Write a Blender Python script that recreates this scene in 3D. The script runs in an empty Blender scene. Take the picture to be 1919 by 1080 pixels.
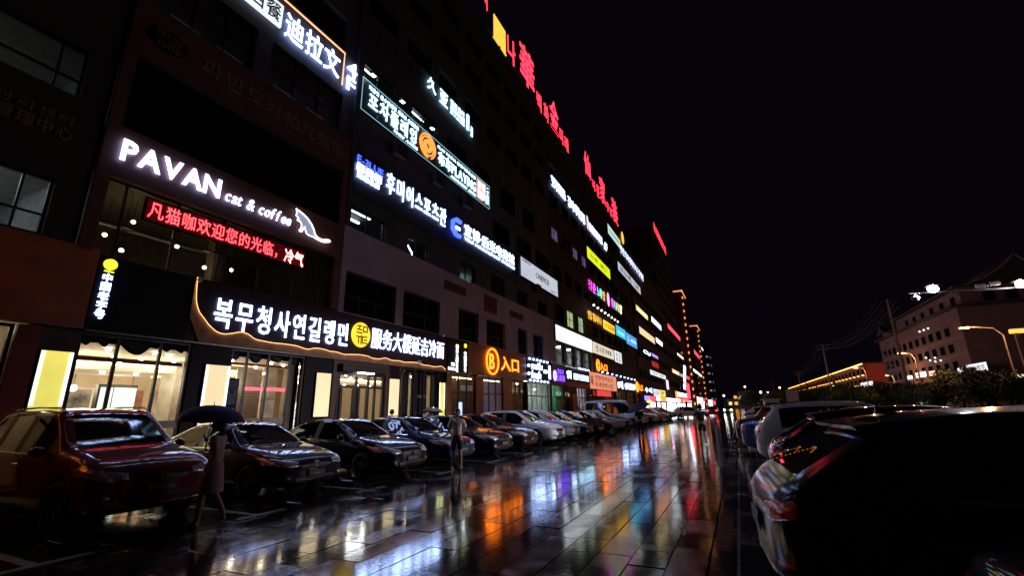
import bpy, bmesh, math, random
import numpy as np
from mathutils import Vector, Matrix
from mathutils.bvhtree import BVHTree
R = math.radians
random.seed(7)
scene = bpy.context.scene
col = scene.collection

# ------------------------------------------------------------------ camera
FPX, PW, PH = 850.0, 1919.0, 1080.0
PITCH, ROLL, YAW, CAM_H = R(15.0), R(-1.0), R(25.598), 1.66
_fw = Vector((-math.sin(YAW) * math.cos(PITCH), math.cos(YAW) * math.cos(PITCH), math.sin(PITCH)))
_r0 = Vector((math.cos(YAW), math.sin(YAW), 0)); _u0 = _r0.cross(_fw)
_r = _r0 * math.cos(ROLL) + _u0 * math.sin(ROLL)
_u = _u0 * math.cos(ROLL) - _r0 * math.sin(ROLL)
cam_d = bpy.data.cameras.new('camera'); cam = bpy.data.objects.new('camera', cam_d); col.objects.link(cam)
cam_d.sensor_width = 36.0; cam_d.lens = FPX / PW * 36.0; cam_d.clip_start = 0.05; cam_d.clip_end = 3000
M = Matrix((_r, _u, -_fw)).transposed().to_4x4(); M.translation = Vector((0, 0, CAM_H))
cam.matrix_world = M
scene.camera = cam

# ------------------------------------------------------------------ world, exposure
world = bpy.data.worlds.new('World'); scene.world = world; world.use_nodes = True
_wn = world.node_tree.nodes; _wl = world.node_tree.links
_bg = _wn['Background']
_sky = _wn.new('ShaderNodeTexSky'); _sky.sky_type = 'NISHITA'; _sky.sun_disc = False
_sky.sun_elevation = R(-4); _sky.sun_rotation = R(200); _sky.air_density = 2.0; _sky.dust_density = 3.0
_mx = _wn.new('ShaderNodeMix'); _mx.data_type = 'RGBA'; _mx.inputs['Factor'].default_value = 0.92
_mx.inputs[7].default_value = (0.030, 0.020, 0.048, 1)       # town glow on low cloud
_wl.new(_sky.outputs['Color'], _mx.inputs[6]); _wl.new(_mx.outputs[2], _bg.inputs['Color'])
_bg.inputs['Strength'].default_value = 0.04
scene.view_settings.view_transform = 'Standard'; scene.view_settings.look = 'None'
scene.view_settings.exposure = 0.68; scene.view_settings.gamma = 1.0
scene.render.engine = 'CYCLES'
cy = scene.cycles
cy.use_denoising = True
try: cy.denoiser = 'OPENIMAGEDENOISE'
except Exception: pass
cy.max_bounces = 7; cy.diffuse_bounces = 3; cy.glossy_bounces = 4; cy.transmission_bounces = 4; cy.transparent_max_bounces = 10
cy.sample_clamp_indirect = 4.0; cy.sample_clamp_direct = 0.0; cy.caustics_reflective = False; cy.caustics_refractive = False
cy.use_light_tree = True

# ------------------------------------------------------------------ pixel -> direction helpers
def ray(px, py):
    return (_fw + _r * ((px - 959.5) / FPX) - _u * ((py - 540.0) / FPX))
def at_x(px, py, X):
    d = ray(px, py); return Vector((0, 0, CAM_H)) + d * (X / d.x)
def at_y(px, py, Y):
    d = ray(px, py); return Vector((0, 0, CAM_H)) + d * (Y / d.y)
def at_z(px, py, Z=0.0):
    d = ray(px, py); return Vector((0, 0, CAM_H)) + d * ((Z - CAM_H) / d.z)
FX = -14.0                                  # plane of the shop fronts

# ------------------------------------------------------------------ materials
MATS = {}
def mat(name, base=(0.5, 0.5, 0.5), rough=0.6, metal=0.0, var=0.25, scale=6.0, bump=0.0, bscale=40.0, coat=0.0,
        spec=0.5, emit=None, estr=0.0, obj_var=0.0, rvar=0.0, coord='Object'):
    if name in MATS: return MATS[name]
    m = bpy.data.materials.new(name); m.use_nodes = True
    n, l = m.node_tree.nodes, m.node_tree.links
    b = n['Principled BSDF']
    b.inputs['Roughness'].default_value = rough; b.inputs['Metallic'].default_value = metal
    b.inputs['Coat Weight'].default_value = coat; b.inputs['Coat Roughness'].default_value = 0.03
    b.inputs['Specular IOR Level'].default_value = spec
    tc = n.new('ShaderNodeTexCoord')
    nz = n.new('ShaderNodeTexNoise'); nz.inputs['Scale'].default_value = scale; nz.inputs['Detail'].default_value = 5
    l.new(tc.outputs[coord], nz.inputs['Vector'])
    mr = n.new('ShaderNodeMapRange'); mr.inputs[1].default_value = 0.3; mr.inputs[2].default_value = 0.7
    mr.inputs[3].default_value = 1 - var; mr.inputs[4].default_value = 1 + var
    l.new(nz.outputs['Fac'], mr.inputs[0])
    vm = n.new('ShaderNodeVectorMath'); vm.operation = 'SCALE'; vm.inputs[0].default_value = base[:3]
    l.new(mr.outputs[0], vm.inputs['Scale'])
    src = vm.outputs[0]
    if obj_var:
        oi = n.new('ShaderNodeObjectInfo'); m2 = n.new('ShaderNodeMapRange')
        m2.inputs[3].default_value = 1 - obj_var; m2.inputs[4].default_value = 1 + obj_var
        l.new(oi.outputs['Random'], m2.inputs[0])
        v2 = n.new('ShaderNodeVectorMath'); v2.operation = 'SCALE'; l.new(src, v2.inputs[0]); l.new(m2.outputs[0], v2.inputs['Scale'])
        src = v2.outputs[0]
    l.new(src, b.inputs['Base Color'])
    if rvar:
        m3 = n.new('ShaderNodeMapRange'); m3.inputs[1].default_value = 0.3; m3.inputs[2].default_value = 0.7
        m3.inputs[3].default_value = max(0.02, rough - rvar); m3.inputs[4].default_value = min(1, rough + rvar)
        l.new(nz.outputs['Fac'], m3.inputs[0]); l.new(m3.outputs[0], b.inputs['Roughness'])
    if bump:
        nb = n.new('ShaderNodeTexNoise'); nb.inputs['Scale'].default_value = bscale; nb.inputs['Detail'].default_value = 3
        l.new(tc.outputs[coord], nb.inputs['Vector'])
        bp = n.new('ShaderNodeBump'); bp.inputs['Strength'].default_value = bump; bp.inputs['Distance'].default_value = 0.02
        l.new(nb.outputs['Fac'], bp.inputs['Height']); l.new(bp.outputs[0], b.inputs['Normal'])
        if coat: l.new(bp.outputs[0], b.inputs['Coat Normal'])
    if emit:
        b.inputs['Emission Color'].default_value = (*emit[:3], 1)
        me = n.new('ShaderNodeMapRange'); me.inputs[1].default_value = 0.25; me.inputs[2].default_value = 0.75
        me.inputs[3].default_value = estr * (1 - min(var, 0.15)); me.inputs[4].default_value = estr * (1 + min(var, 0.15))
        l.new(nz.outputs['Fac'], me.inputs[0]); l.new(me.outputs[0], b.inputs['Emission Strength'])
    MATS[name] = m
    return m
def glow(name, c, s, var=0.08, scale=3.0):
    return mat(name, base=tuple(min(0.8, x * 0.8) for x in c), rough=0.5, var=var, scale=scale, emit=c, estr=s)

def glass_mat(name, tint=(0.95, 0.97, 0.97), refl=0.045):
    if name in MATS: return MATS[name]
    m = bpy.data.materials.new(name); m.use_nodes = True
    n, l = m.node_tree.nodes, m.node_tree.links
    n.remove(n['Principled BSDF']); out = n['Material Output']
    tr = n.new('ShaderNodeBsdfTransparent'); tr.inputs[0].default_value = (*tint, 1)
    gl = n.new('ShaderNodeBsdfGlossy'); gl.inputs['Roughness'].default_value = 0.02
    ge = n.new('ShaderNodeNewGeometry'); dt = n.new('ShaderNodeVectorMath'); dt.operation = 'DOT_PRODUCT'
    l.new(ge.outputs['Incoming'], dt.inputs[0]); l.new(ge.outputs['Normal'], dt.inputs[1])
    ab = n.new('ShaderNodeMath'); ab.operation = 'ABSOLUTE'; l.new(dt.outputs['Value'], ab.inputs[0])
    om = n.new('ShaderNodeMath'); om.operation = 'SUBTRACT'; om.inputs[0].default_value = 1.0; l.new(ab.outputs[0], om.inputs[1])
    pw = n.new('ShaderNodeMath'); pw.operation = 'POWER'; pw.inputs[1].default_value = 5.0; l.new(om.outputs[0], pw.inputs[0])
    lw = n.new('ShaderNodeMath'); lw.operation = 'MULTIPLY'; lw.inputs[1].default_value = 0.9; l.new(pw.outputs[0], lw.inputs[0])
    nz = n.new('ShaderNodeTexNoise'); nz.inputs['Scale'].default_value = 2.0
    mm = n.new('ShaderNodeMath'); mm.operation = 'MULTIPLY_ADD'; mm.inputs[1].default_value = 0.03; mm.inputs[2].default_value = refl - 0.03
    ad = n.new('ShaderNodeMath'); ad.operation = 'ADD'; ad.use_clamp = True
    tc = n.new('ShaderNodeTexCoord'); l.new(tc.outputs['Object'], nz.inputs['Vector'])
    l.new(nz.outputs['Fac'], mm.inputs[0]); l.new(mm.outputs[0], ad.inputs[0]); l.new(lw.outputs[0], ad.inputs[1])
    mx = n.new('ShaderNodeMixShader'); l.new(ad.outputs[0], mx.inputs[0]); l.new(tr.outputs[0], mx.inputs[1]); l.new(gl.outputs[0], mx.inputs[2])
    l.new(mx.outputs[0], out.inputs['Surface'])
    MATS[name] = m
    return m

# ------------------------------------------------------------------ object helpers
def link(o, parent=None):
    col.objects.link(o)
    if parent is not None: o.parent = parent
    return o
def tag(o, label=None, cat=None, group=None, kind=None):
    if label: o['label'] = label
    if cat: o['category'] = cat
    if group: o['group'] = group
    if kind: o['kind'] = kind
    return o
def empty(name, loc=(0, 0, 0), rot=(0, 0, 0), parent=None):
    o = bpy.data.objects.new(name, None); o.location = loc; o.rotation_euler = rot; o.empty_display_size = 0.1
    return link(o, parent)
def thing(name, label, cat, loc=(0, 0, 0), rot=(0, 0, 0), group=None):
    return tag(empty(name, loc, rot), label, cat, group)
def obj(name, me, material=None, parent=None, loc=(0, 0, 0), rot=(0, 0, 0), scl=(1, 1, 1)):
    if material is not None and len(me.materials) == 0: me.materials.append(material)
    o = bpy.data.objects.new(name, me); o.location = loc; o.rotation_euler = rot; o.scale = scl
    return link(o, parent)
def copy_tree(o, parent=None):
    c = o.copy(); link(c)
    if parent is not None:
        c.parent = parent; c.matrix_parent_inverse = o.matrix_parent_inverse.copy()
    for ch in list(o.children): copy_tree(ch, c)
    return c

class MB:
    """collects simple shapes for ONE mesh"""
    def __init__(s): s.v = []; s.f = []; s.smooth = False
    def box(s, x0, x1, y0, y1, z0, z1):
        b = len(s.v)
        s.v += [(x0, y0, z0), (x1, y0, z0), (x1, y1, z0), (x0, y1, z0), (x0, y0, z1), (x1, y0, z1), (x1, y1, z1), (x0, y1, z1)]
        s.f += [tuple(b + i for i in q) for q in ((3, 2, 1, 0), (4, 5, 6, 7), (0, 1, 5, 4), (1, 2, 6, 5), (2, 3, 7, 6), (3, 0, 4, 7))]
        return s
    def quad(s, a, b, c, d):
        i = len(s.v); s.v += [tuple(a), tuple(b), tuple(c), tuple(d)]; s.f.append((i, i + 1, i + 2, i + 3)); return s
    def tube(s, pts, r, n=8, cap=True, closed=False):
        pts = [Vector(p) for p in pts]; rs = r if isinstance(r, (list, tuple)) else [r] * len(pts)
        base = len(s.v); N = len(pts)
        for i, p in enumerate(pts):
            a = pts[(i - 1) % N] if closed or i > 0 else p
            c = pts[(i + 1) % N] if closed or i < N - 1 else p
            t = (c - a).normalized()
            ref = Vector((0, 0, 1)) if abs(t.z) < 0.95 else Vector((1, 0, 0))
            u = t.cross(ref).normalized(); w = t.cross(u)
            for k in range(n):
                an = 2 * math.pi * k / n
                s.v.append(tuple(p + (u * math.cos(an) + w * math.sin(an)) * rs[i]))
        for i in range(N if closed else N - 1):
            j = (i + 1) % N
            for k in range(n):
                k2 = (k + 1) % n
                s.f.append((base + i * n + k, base + j * n + k, base + j * n + k2, base + i * n + k2))
        if cap and not closed:
            s.f.append(tuple(base + k for k in range(n))); s.f.append(tuple(base + (N - 1) * n + k for k in reversed(range(n))))
        return s
    def lathe(s, prof, n=16, axis='z', center=(0, 0, 0)):
        base = len(s.v)
        for (r, h) in prof:
            for k in range(n):
                a = 2 * math.pi * k / n; p = (r * math.cos(a), r * math.sin(a), h)
                if axis == 'y': p = (p[0], p[2], p[1])
                if axis == 'x': p = (p[2], p[0], p[1])
                s.v.append(tuple(p[i] + center[i] for i in range(3)))
        for i in range(len(prof) - 1):
            for k in range(n):
                k2 = (k + 1) % n
                s.f.append((base + i * n + k, base + i * n + k2, base + (i + 1) * n + k2, base + (i + 1) * n + k))
        return s
    def ball(s, c, r, n=8, m=6):
        rr = r if isinstance(r, (list, tuple)) else (r, r, r); base = len(s.v)
        for i in range(m + 1):
            t = math.pi * i / m
            for k in range(n):
                a = 2 * math.pi * k / n
                s.v.append((c[0] + rr[0] * math.sin(t) * math.cos(a), c[1] + rr[1] * math.sin(t) * math.sin(a), c[2] + rr[2] * math.cos(t)))
        for i in range(m):
            for k in range(n):
                k2 = (k + 1) % n
                s.f.append((base + i * n + k, base + (i + 1) * n + k, base + (i + 1) * n + k2, base + i * n + k2))
        return s
    def mesh(s, name='m', smooth=False, angle=None):
        me = bpy.data.meshes.new(name); me.from_pydata(s.v, [], s.f); me.validate(); me.update()
        if smooth:
            me.polygons.foreach_set('use_smooth', [True] * len(me.polygons))
            me.set_sharp_from_angle(angle=R(angle or 45))
        return me
    def build(s, name, material, parent=None, smooth=False, loc=(0, 0, 0), rot=(0, 0, 0), bevel=0.0):
        me = s.mesh(name, smooth)
        if bevel:
            bm = bmesh.new(); bm.from_mesh(me)
            bmesh.ops.bevel(bm, geom=list(bm.edges), offset=bevel, segments=1, affect='EDGES'); bm.to_mesh(me); bm.free()
        return obj(name, me, material, parent, loc, rot)
def box(name, material, parent, x0, x1, y0, y1, z0, z1, bevel=0.0):
    """a box whose own origin sits at its base centre"""
    cx, cy_, = (x0 + x1) / 2, (y0 + y1) / 2
    return MB().box(x0 - cx, x1 - cx, y0 - cy_, y1 - cy_, 0, z1 - z0).build(name, material, parent, loc=(cx, cy_, z0), bevel=bevel)

TMP = bpy.data.scenes.new('workbench')
def tmp_link(o): TMP.collection.objects.link(o); return o
def evaluated(o):
    vl = TMP.view_layers[0]; vl.update(); dg = vl.depsgraph
    return bpy.data.meshes.new_from_object(o.evaluated_get(dg), preserve_all_data_layers=False, depsgraph=dg)
# ------------------------------------------------------------------ lettering
GLYPH = {}
def glyph(ch, bold, shear=0.0, ext=0.04):
    k = (ch, bold, shear, ext)
    if k in GLYPH: return GLYPH[k]
    c = bpy.data.curves.new('glyph', 'FONT'); c.body = ch; c.extrude = ext; c.offset = bold; c.resolution_u = 2; c.shear = shear
    o = bpy.data.objects.new('glyph', c); m = bpy.data.meshes.new_from_object(o); m.materials.clear()
    bpy.data.objects.remove(o); bpy.data.curves.remove(c)
    if len(m.vertices):
        co = np.empty(len(m.vertices) * 3); m.vertices.foreach_get('co', co); co = co.reshape(-1, 3)
        bb = (co[:, 0].min(), co[:, 0].max(), co[:, 1].min(), co[:, 1].max())
    else: bb = (0, 0.25, 0, 0)
    GLYPH[k] = (m, bb); return GLYPH[k]
GMAT = {}
def glyph_mesh(ch, bold, shear, ext, material):
    k = (ch, bold, shear, ext, material.name)
    if k not in GMAT:
        m = glyph(ch, bold, shear, ext)[0].copy(); m.materials.append(material); GMAT[k] = m
    return GMAT[k]
def put_text(root, s, u0, v0, u1, v1, material, w=0.05, bold=0.012, shear=0.0, each=True, name='letter', depth=0.05, gap=0.07, cell=True):
    """letters filling the box (u0,v0)-(u1,v1) of a sign's own plane, standing w off it"""
    depth = min(depth, 0.025); bold = bold * 0.45
    lay = []; x = 0.0; lo, hi = 9, -9
    for ch in s:
        if ch == ' ': x += 0.33; continue
        m, bb = glyph(ch, bold, shear, 0.04)
        wide = ord(ch) > 0x2E80
        if wide and cell: lay.append((ch, x)); x += 1.04
        else: lay.append((ch, x - bb[0])); x += bb[1] - bb[0] + gap
        lo = min(lo, bb[2]); hi = max(hi, bb[3])
    su = (u1 - u0) / max(x - gap * 0.5, 0.1); sv = (v1 - v0) / max(hi - lo, 0.1)
    if each:
        for ch, x0 in lay:
            o = bpy.data.objects.new(name, glyph_mesh(ch, bold, shear, 0.04, material)); link(o, root)
            o.location = (u0 + x0 * su, v0 - lo * sv, w + depth / 2); o.scale = (su, sv, depth / 0.08)
        return None
    V = []; F = []
    for ch, x0 in lay:
        m, _ = glyph(ch, bold, shear, 0.04); b = len(V)
        V += [(u0 + (x0 + v.co.x) * su, v0 + (v.co.y - lo) * sv, w + (v.co.z / 0.08 + 0.5) * depth) for v in m.vertices]
        F += [tuple(b + i for i in p.vertices) for p in m.polygons]
    me = bpy.data.meshes.new('lettering'); me.from_pydata(V, [], F); me.update()
    return obj('lettering', me, material, root)
FR = (R(90), 0, R(90))                       # sign plane facing +X (the street)
def sign(name, label, cat, y, z, X=FX, group=None, rot=FR):
    return thing(name, label, cat, (X, y, z), rot, group)
def px_rect(x0, y0, x1, y1, X=FX):
    """left-edge pixel and right-edge pixel of a sign on the front plane -> y range and mean z of the two"""
    a, b = at_x(x0, y0, X), at_x(x1, y1, X); return a.y, a.z, b.y, b.z
def slab(root, name, material, u0, u1, v0, v1, w0, w1, bevel=0.0):
    return MB().box(u0, u1, v0, v1, w0, w1).build(name, material, root, bevel=bevel)
def frame(root, name, material, u0, u1, v0, v1, t, w0, w1):
    m = MB(); m.box(u0, u1, v0, v0 + t, w0, w1).box(u0, u1, v1 - t, v1, w0, w1)
    m.box(u0, u0 + t, v0 + t, v1 - t, w0, w1).box(u1 - t, u1, v0 + t, v1 - t, w0, w1)
    return m.build(name, material, root)
# ------------------------------------------------------------------ cars
M_TYRE = mat('tyre', (0.012, 0.012, 0.013), 0.75, var=0.3, scale=20)
M_RIM = mat('alloy', (0.28, 0.28, 0.30), 0.28, 0.9, var=0.1)
M_TRIM = mat('black_trim', (0.012, 0.012, 0.014), 0.4, var=0.2)
M_CHROME = mat('chrome', (0.62, 0.62, 0.65), 0.12, 1.0, var=0.08)
M_CGLASS = mat('car_glass', (0.006, 0.007, 0.010), 0.03, var=0.2, spec=0.7, coat=0.6)
M_LENS = mat('head_lens', (0.75, 0.75, 0.82), 0.15, 0.35, var=0.6, scale=18, coat=1.0, bump=0.5, bscale=16)
M_TAIL = mat('tail_lens', (0.70, 0.015, 0.02), 0.15, var=0.4, scale=14, coat=1.0, bump=0.4, bscale=20)
M_TAILON = glow('tail_lit', (1.0, 0.06, 0.05), 4.0)
M_PLATE = mat('plate_blue', (0.03, 0.06, 0.28), 0.4, var=0.1)
M_PLATEW = mat('plate_white', (0.55, 0.55, 0.57), 0.45, var=0.1)
M_UNDER = mat('underbody', (0.010, 0.010, 0.010), 0.8, var=0.3)
def paint(name, c, metal=0.35, rough=0.45):
    return mat('paint_' + name, c, rough, 0.0, var=0.10, scale=3, coat=1.0, spec=0.08)

def lerp(a, b, t): return a + (b - a) * t
def interp(tbl, x):
    for (x0, v0), (x1, v1) in zip(tbl, tbl[1:]):
        if x0 <= x <= x1: return lerp(v0, v1, (x - x0) / (x1 - x0) if x1 > x0 else 0)
    return tbl[0][1] if x < tbl[0][0] else tbl[-1][1]

# per type: L, W, roof, stations from rear to front: (x as share of L from rear, top z, belt z, width share, bottom z, key)
TYPES = {
 'sedan': dict(L=4.75, W=1.84, wr=0.60, wheel=0.325, base=(0.205, 0.795), st=[
   (0.000, 0.90, 0.80, 0.80, 0.42, ''), (0.012, 1.02, 0.90, 0.88, 0.32, ''), (0.05, 1.08, 0.96, 0.95, 0.24, ''), (0.135, 1.105, 0.97, 0.99, 0.20, 'd'),
   (0.225, 1.30, 0.965, 1.0, 0.19, 'q'), (0.30, 1.425, 0.955, 1.0, 0.19, 'r'), (0.43, 1.475, 0.945, 1.0, 0.18, 'b1'), (0.45, 1.475, 0.944, 1.0, 0.18, 'b2'),
   (0.555, 1.45, 0.935, 1.0, 0.18, 'a'), (0.64, 1.235, 0.925, 1.0, 0.18, 'm'), (0.725, 0.995, 0.905, 0.995, 0.18, 'c'), (0.82, 0.93, 0.84, 0.985, 0.18, ''), (0.92, 0.82, 0.74, 0.95, 0.19, ''),
   (0.968, 0.74, 0.66, 0.90, 0.20, ''), (0.99, 0.67, 0.60, 0.82, 0.23, ''), (1.0, 0.58, 0.54, 0.72, 0.30, '')]),
 'suv': dict(L=4.58, W=1.86, wr=0.665, wheel=0.36, base=(0.20, 0.80), st=[
   (0.000, 0.92, 0.86, 0.82, 0.46, ''), (0.014, 1.08, 0.98, 0.90, 0.36, ''), (0.04, 1.20, 1.06, 0.95, 0.30, 'd'), (0.085, 1.45, 1.06, 0.98, 0.27, 'q'), (0.125, 1.66, 1.07, 0.99, 0.25, 'r'),
   (0.25, 1.70, 1.06, 1.0, 0.24, 'p1'), (0.268, 1.702, 1.058, 1.0, 0.24, 'p2'), (0.43, 1.71, 1.045, 1.0, 0.23, 'b1'), (0.452, 1.71, 1.044, 1.0, 0.23, 'b2'), (0.575, 1.675, 1.03, 1.0, 0.23, 'a'),
   (0.65, 1.41, 1.01, 1.0, 0.23, 'm'), (0.735, 1.125, 1.0, 0.995, 0.23, 'c'), (0.82, 1.085, 0.965, 0.985, 0.23, ''), (0.92, 0.99, 0.88, 0.955, 0.24, ''),
   (0.965, 0.90, 0.79, 0.90, 0.26, ''), (0.988, 0.81, 0.72, 0.83, 0.30, ''), (1.0, 0.70, 0.64, 0.74, 0.36, '')]),
 'coupe_suv': dict(L=4.65, W=1.90, wr=0.64, wheel=0.36, base=(0.205, 0.80), st=[
   (0.000, 0.86, 0.78, 0.70, 0.44, ''), (0.018, 1.02, 0.92, 0.84, 0.33, ''), (0.05, 1.12, 1.02, 0.93, 0.27, 'd'), (0.12, 1.33, 1.04, 0.975, 0.25, 'q'), (0.19, 1.52, 1.035, 0.99, 0.24, 'r'),
   (0.28, 1.575, 1.02, 1.0, 0.23, 'p1'), (0.295, 1.58, 1.018, 1.0, 0.23, 'p2'), (0.44, 1.605, 1.0, 1.0, 0.22, 'b1'), (0.46, 1.605, 0.998, 1.0, 0.22, 'b2'), (0.575, 1.575, 0.985, 1.0, 0.22, 'a'),
   (0.66, 1.34, 0.975, 1.0, 0.22, 'm'), (0.745, 1.075, 0.96, 0.995, 0.22, 'c'), (0.83, 1.02, 0.91, 0.985, 0.22, ''), (0.925, 0.92, 0.82, 0.95, 0.23, ''),
   (0.968, 0.83, 0.73, 0.90, 0.25, ''), (0.989, 0.74, 0.66, 0.83, 0.29, ''), (1.0, 0.64, 0.60, 0.73, 0.35, '')]),
 'van': dict(L=5.3, W=1.98, wr=0.80, wheel=0.36, base=(0.20, 0.82), st=[
   (0.000, 1.30, 1.0, 0.90, 0.46, ''), (0.008, 2.02, 1.12, 0.95, 0.38, 'd'), (0.03, 2.24, 1.16, 0.97, 0.32, 'r'),
   (0.22, 2.30, 1.16, 1.0, 0.30, 'p1'), (0.24, 2.30, 1.16, 1.0, 0.30, 'p2'), (0.50, 2.30, 1.15, 1.0, 0.28, 'b1'), (0.52, 2.30, 1.15, 1.0, 0.28, 'b2'), (0.70, 2.24, 1.14, 1.0, 0.27, 'a'),
   (0.78, 1.86, 1.13, 1.0, 0.27, 'm'), (0.875, 1.36, 1.12, 0.99, 0.27, 'c'), (0.93, 1.20, 1.06, 0.97, 0.27, ''), (0.97, 1.05, 0.92, 0.93, 0.28, ''),
   (0.99, 0.90, 0.80, 0.87, 0.32, ''), (1.0, 0.74, 0.68, 0.78, 0.38, '')]),
}
def ring(st, T):
    x = (st[0] - 0.5) * T['L']; zt, zs, ws, zb = st[1], st[2], st[3], st[4]
    w = T['W'] / 2 * ws; h = max(zt - zs, 0.01); t = min(1, max(0, (h - 0.16) / 0.30))
    wr = lerp(0.80 * w, T['wr'] * ws, t)
    p5 = (0.955 * w, zs)
    p6 = (lerp(0.925 * w, wr + (p5[0] - wr) * 0.16, t), zs + h * lerp(0.40, 0.90, t))
    p7 = (lerp(0.875 * w, wr, t), zs + h * lerp(0.72, 0.975, t))
    p8 = (lerp(0.74 * w, wr * 0.86, t), zt)
    zm = lerp(zb, zs, 0.45)
    P = [(0, zb), (0.80 * w, zb), (0.965 * w, zb + 0.09 * (zs - zb) / 0.7), (w, zm), (0.985 * w, zs - 0.09 * (zs - zb)), p5, p6, p7, p8, (0, zt + 0.025)]
    return x, P
BODY_CACHE = {}
def car_shell(kind):
    if kind in BODY_CACHE: return BODY_CACHE[kind]
    T = TYPES[kind]; V = []; F = []; MI = []
    S = T['st']; n = len(S); rp = 18
    for st in S:
        x, P = ring(st, T)
        for (y, z) in P: V.append((x, -y, z))               # -y side first (right side when facing +X)
        for (y, z) in reversed(P[1:-1]): V.append((x, y, z))
    keys = [s[5] for s in S]
    # material slots: 0 paint 1 windscreen 2 front side 3 rear side 4 rear glass 5 underside 6 quarter
    for i in range(n - 1):
        k0, k1 = keys[i], keys[i + 1]
        for j in range(rp):
            a, b = i * rp + j, i * rp + (j + 1) % rp
            F.append((a, b, b + rp, a + rp)); jj = j if j < 9 else 17 - j; m = 0
            if jj == 0: m = 5
            if jj == 8:
                if (k0, k1) in (('a', 'm'), ('m', 'c')): m = 1
                if (k0, k1) in (('d', 'q'), ('q', 'r')) or (kind == 'van' and (k0, k1) == ('d', 'r')): m = 4
            if jj == 5:
                if (k0, k1) == ('b1', 'b2'): m = 7
                if (k0, k1) == ('p1', 'p2'): m = 8
                if (k0, k1) in (('b2', 'a'), ('a', 'm')): m = 2
                if (k0, k1) in (('r', 'b1'), ('p2', 'b1')): m = 3
                if kind == 'sedan' and (k0, k1) == ('q', 'r'): m = 3
                if (k0, k1) == ('r', 'p1') and kind != 'coupe_suv': m = 6
                if kind == 'coupe_suv' and (k0, k1) in (('r', 'p1'),): m = 6
            MI.append(m)
    for e, base in ((0, 0), (1, (n - 1) * rp)):
        for j in range(9):
            a, b = base + j, base + j + 1
            c_, d_ = base + (rp - j - 1) % rp, base + (rp - j) % rp
            q = []
            for v in (a, b, c_, d_):
                if v not in q: q.append(v)
            if len(q) >= 3: F.append(tuple(q) if e == 1 else tuple(reversed(q))); MI.append(0)
    me = bpy.data.meshes.new('shell'); me.from_pydata(V, [], F); me.validate()
    for k in range(9): me.materials.append(None)
    me.polygons.foreach_set('material_index', MI)
    bm = bmesh.new(); bm.from_mesh(me); bmesh.ops.recalc_face_normals(bm, faces=bm.faces)
    cl = bm.edges.layers.float.get('crease_edge') or bm.edges.layers.float.new('crease_edge')
    bm.verts.ensure_lookup_table()
    for e in bm.edges:
        a, b = e.verts[0].index, e.verts[1].index
        if a // rp != b // rp:
            j = a % rp; jj = j if j <= 9 else 18 - j
            if jj == 5: e[cl] = 0.55
            if jj in (1, 2): e[cl] = 0.3
            if jj in (6, 8): e[cl] = 0.35
        else:
            k = keys[a // rp]
            if k in ('c', 'd'): e[cl] = 0.5
            if k in ('b1', 'b2', 'p1', 'p2', 'r', 'a'): e[cl] = 0.3
    bm.to_mesh(me); bm.free()
    o = bpy.data.objects.new('shell', me); tmp_link(o)
    ss = o.modifiers.new('s', 'SUBSURF'); ss.levels = ss.render_levels = 2
    cut = []
    for bx in T['base']:
        c = MB(); x = (bx - 0.5) * T['L']; rr = T['wheel'] + 0.055
        c.lathe([(0.001, -1.3), (rr, -1.3), (rr, 1.3), (0.001, 1.3)], 28, 'y', (x, 0, T['wheel']))
        cm = c.mesh('cut'); bmm = bmesh.new(); bmm.from_mesh(cm); bmesh.ops.remove_doubles(bmm, verts=bmm.verts, dist=0.003)
        bmesh.ops.recalc_face_normals(bmm, faces=bmm.faces); bmm.to_mesh(cm); bmm.free()
        for k in range(9): cm.materials.append(None)
        cm.polygons.foreach_set('material_index', [5] * len(cm.polygons))
        co = bpy.data.objects.new('cut', cm); tmp_link(co); cut.append(co)
        # keep a spine between the two arches: two cutters per axle
        md = o.modifiers.new('b', 'BOOLEAN'); md.operation = 'DIFFERENCE'; md.object = co; md.solver = 'EXACT'; md.material_mode = 'INDEX'
    full = evaluated(o)
    for c in cut + [o]: bpy.data.objects.remove(c)
    full.polygons.foreach_set('use_smooth', [True] * len(full.polygons)); full.set_sharp_from_angle(angle=R(38))
    nv = len(full.vertices); co = np.empty(nv * 3); full.vertices.foreach_get('co', co); co = co.reshape(-1, 3)
    polys = [tuple(p.vertices) for p in full.polygons]; mi = [p.material_index for p in full.polygons]
    bvh = BVHTree.FromPolygons([tuple(v) for v in co], polys)
    def sub(sel, side=0):
        fs = [p for p, m in zip(polys, mi) if m in sel and (side == 0 or co[p[0]][1] * side > 0)]
        if not fs: return None
        used = sorted({i for f in fs for i in f}); mp = {v: i for i, v in enumerate(used)}
        m2 = bpy.data.meshes.new('panel'); m2.from_pydata([tuple(co[i]) for i in used], [], [tuple(mp[i] for i in f) for f in fs]); m2.update()
        m2.polygons.foreach_set('use_smooth', [True] * len(m2.polygons)); m2.set_sharp_from_angle(angle=R(38))
        return m2
    parts = dict(body=sub((0,)), windscreen=sub((1,)), rear=sub((4,)), under=sub((5,)))
    for sd in (-1, 1): parts.update({('front', sd): sub((2,), sd), ('rearside', sd): sub((3,), sd), ('quarter', sd): sub((6,), sd), ('pillar', sd): sub((7,), sd), ('pillar2', sd): sub((8,), sd)})
    bpy.data.meshes.remove(full)
    BODY_CACHE[kind] = (T, parts, bvh)
    return BODY_CACHE[kind]

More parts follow.
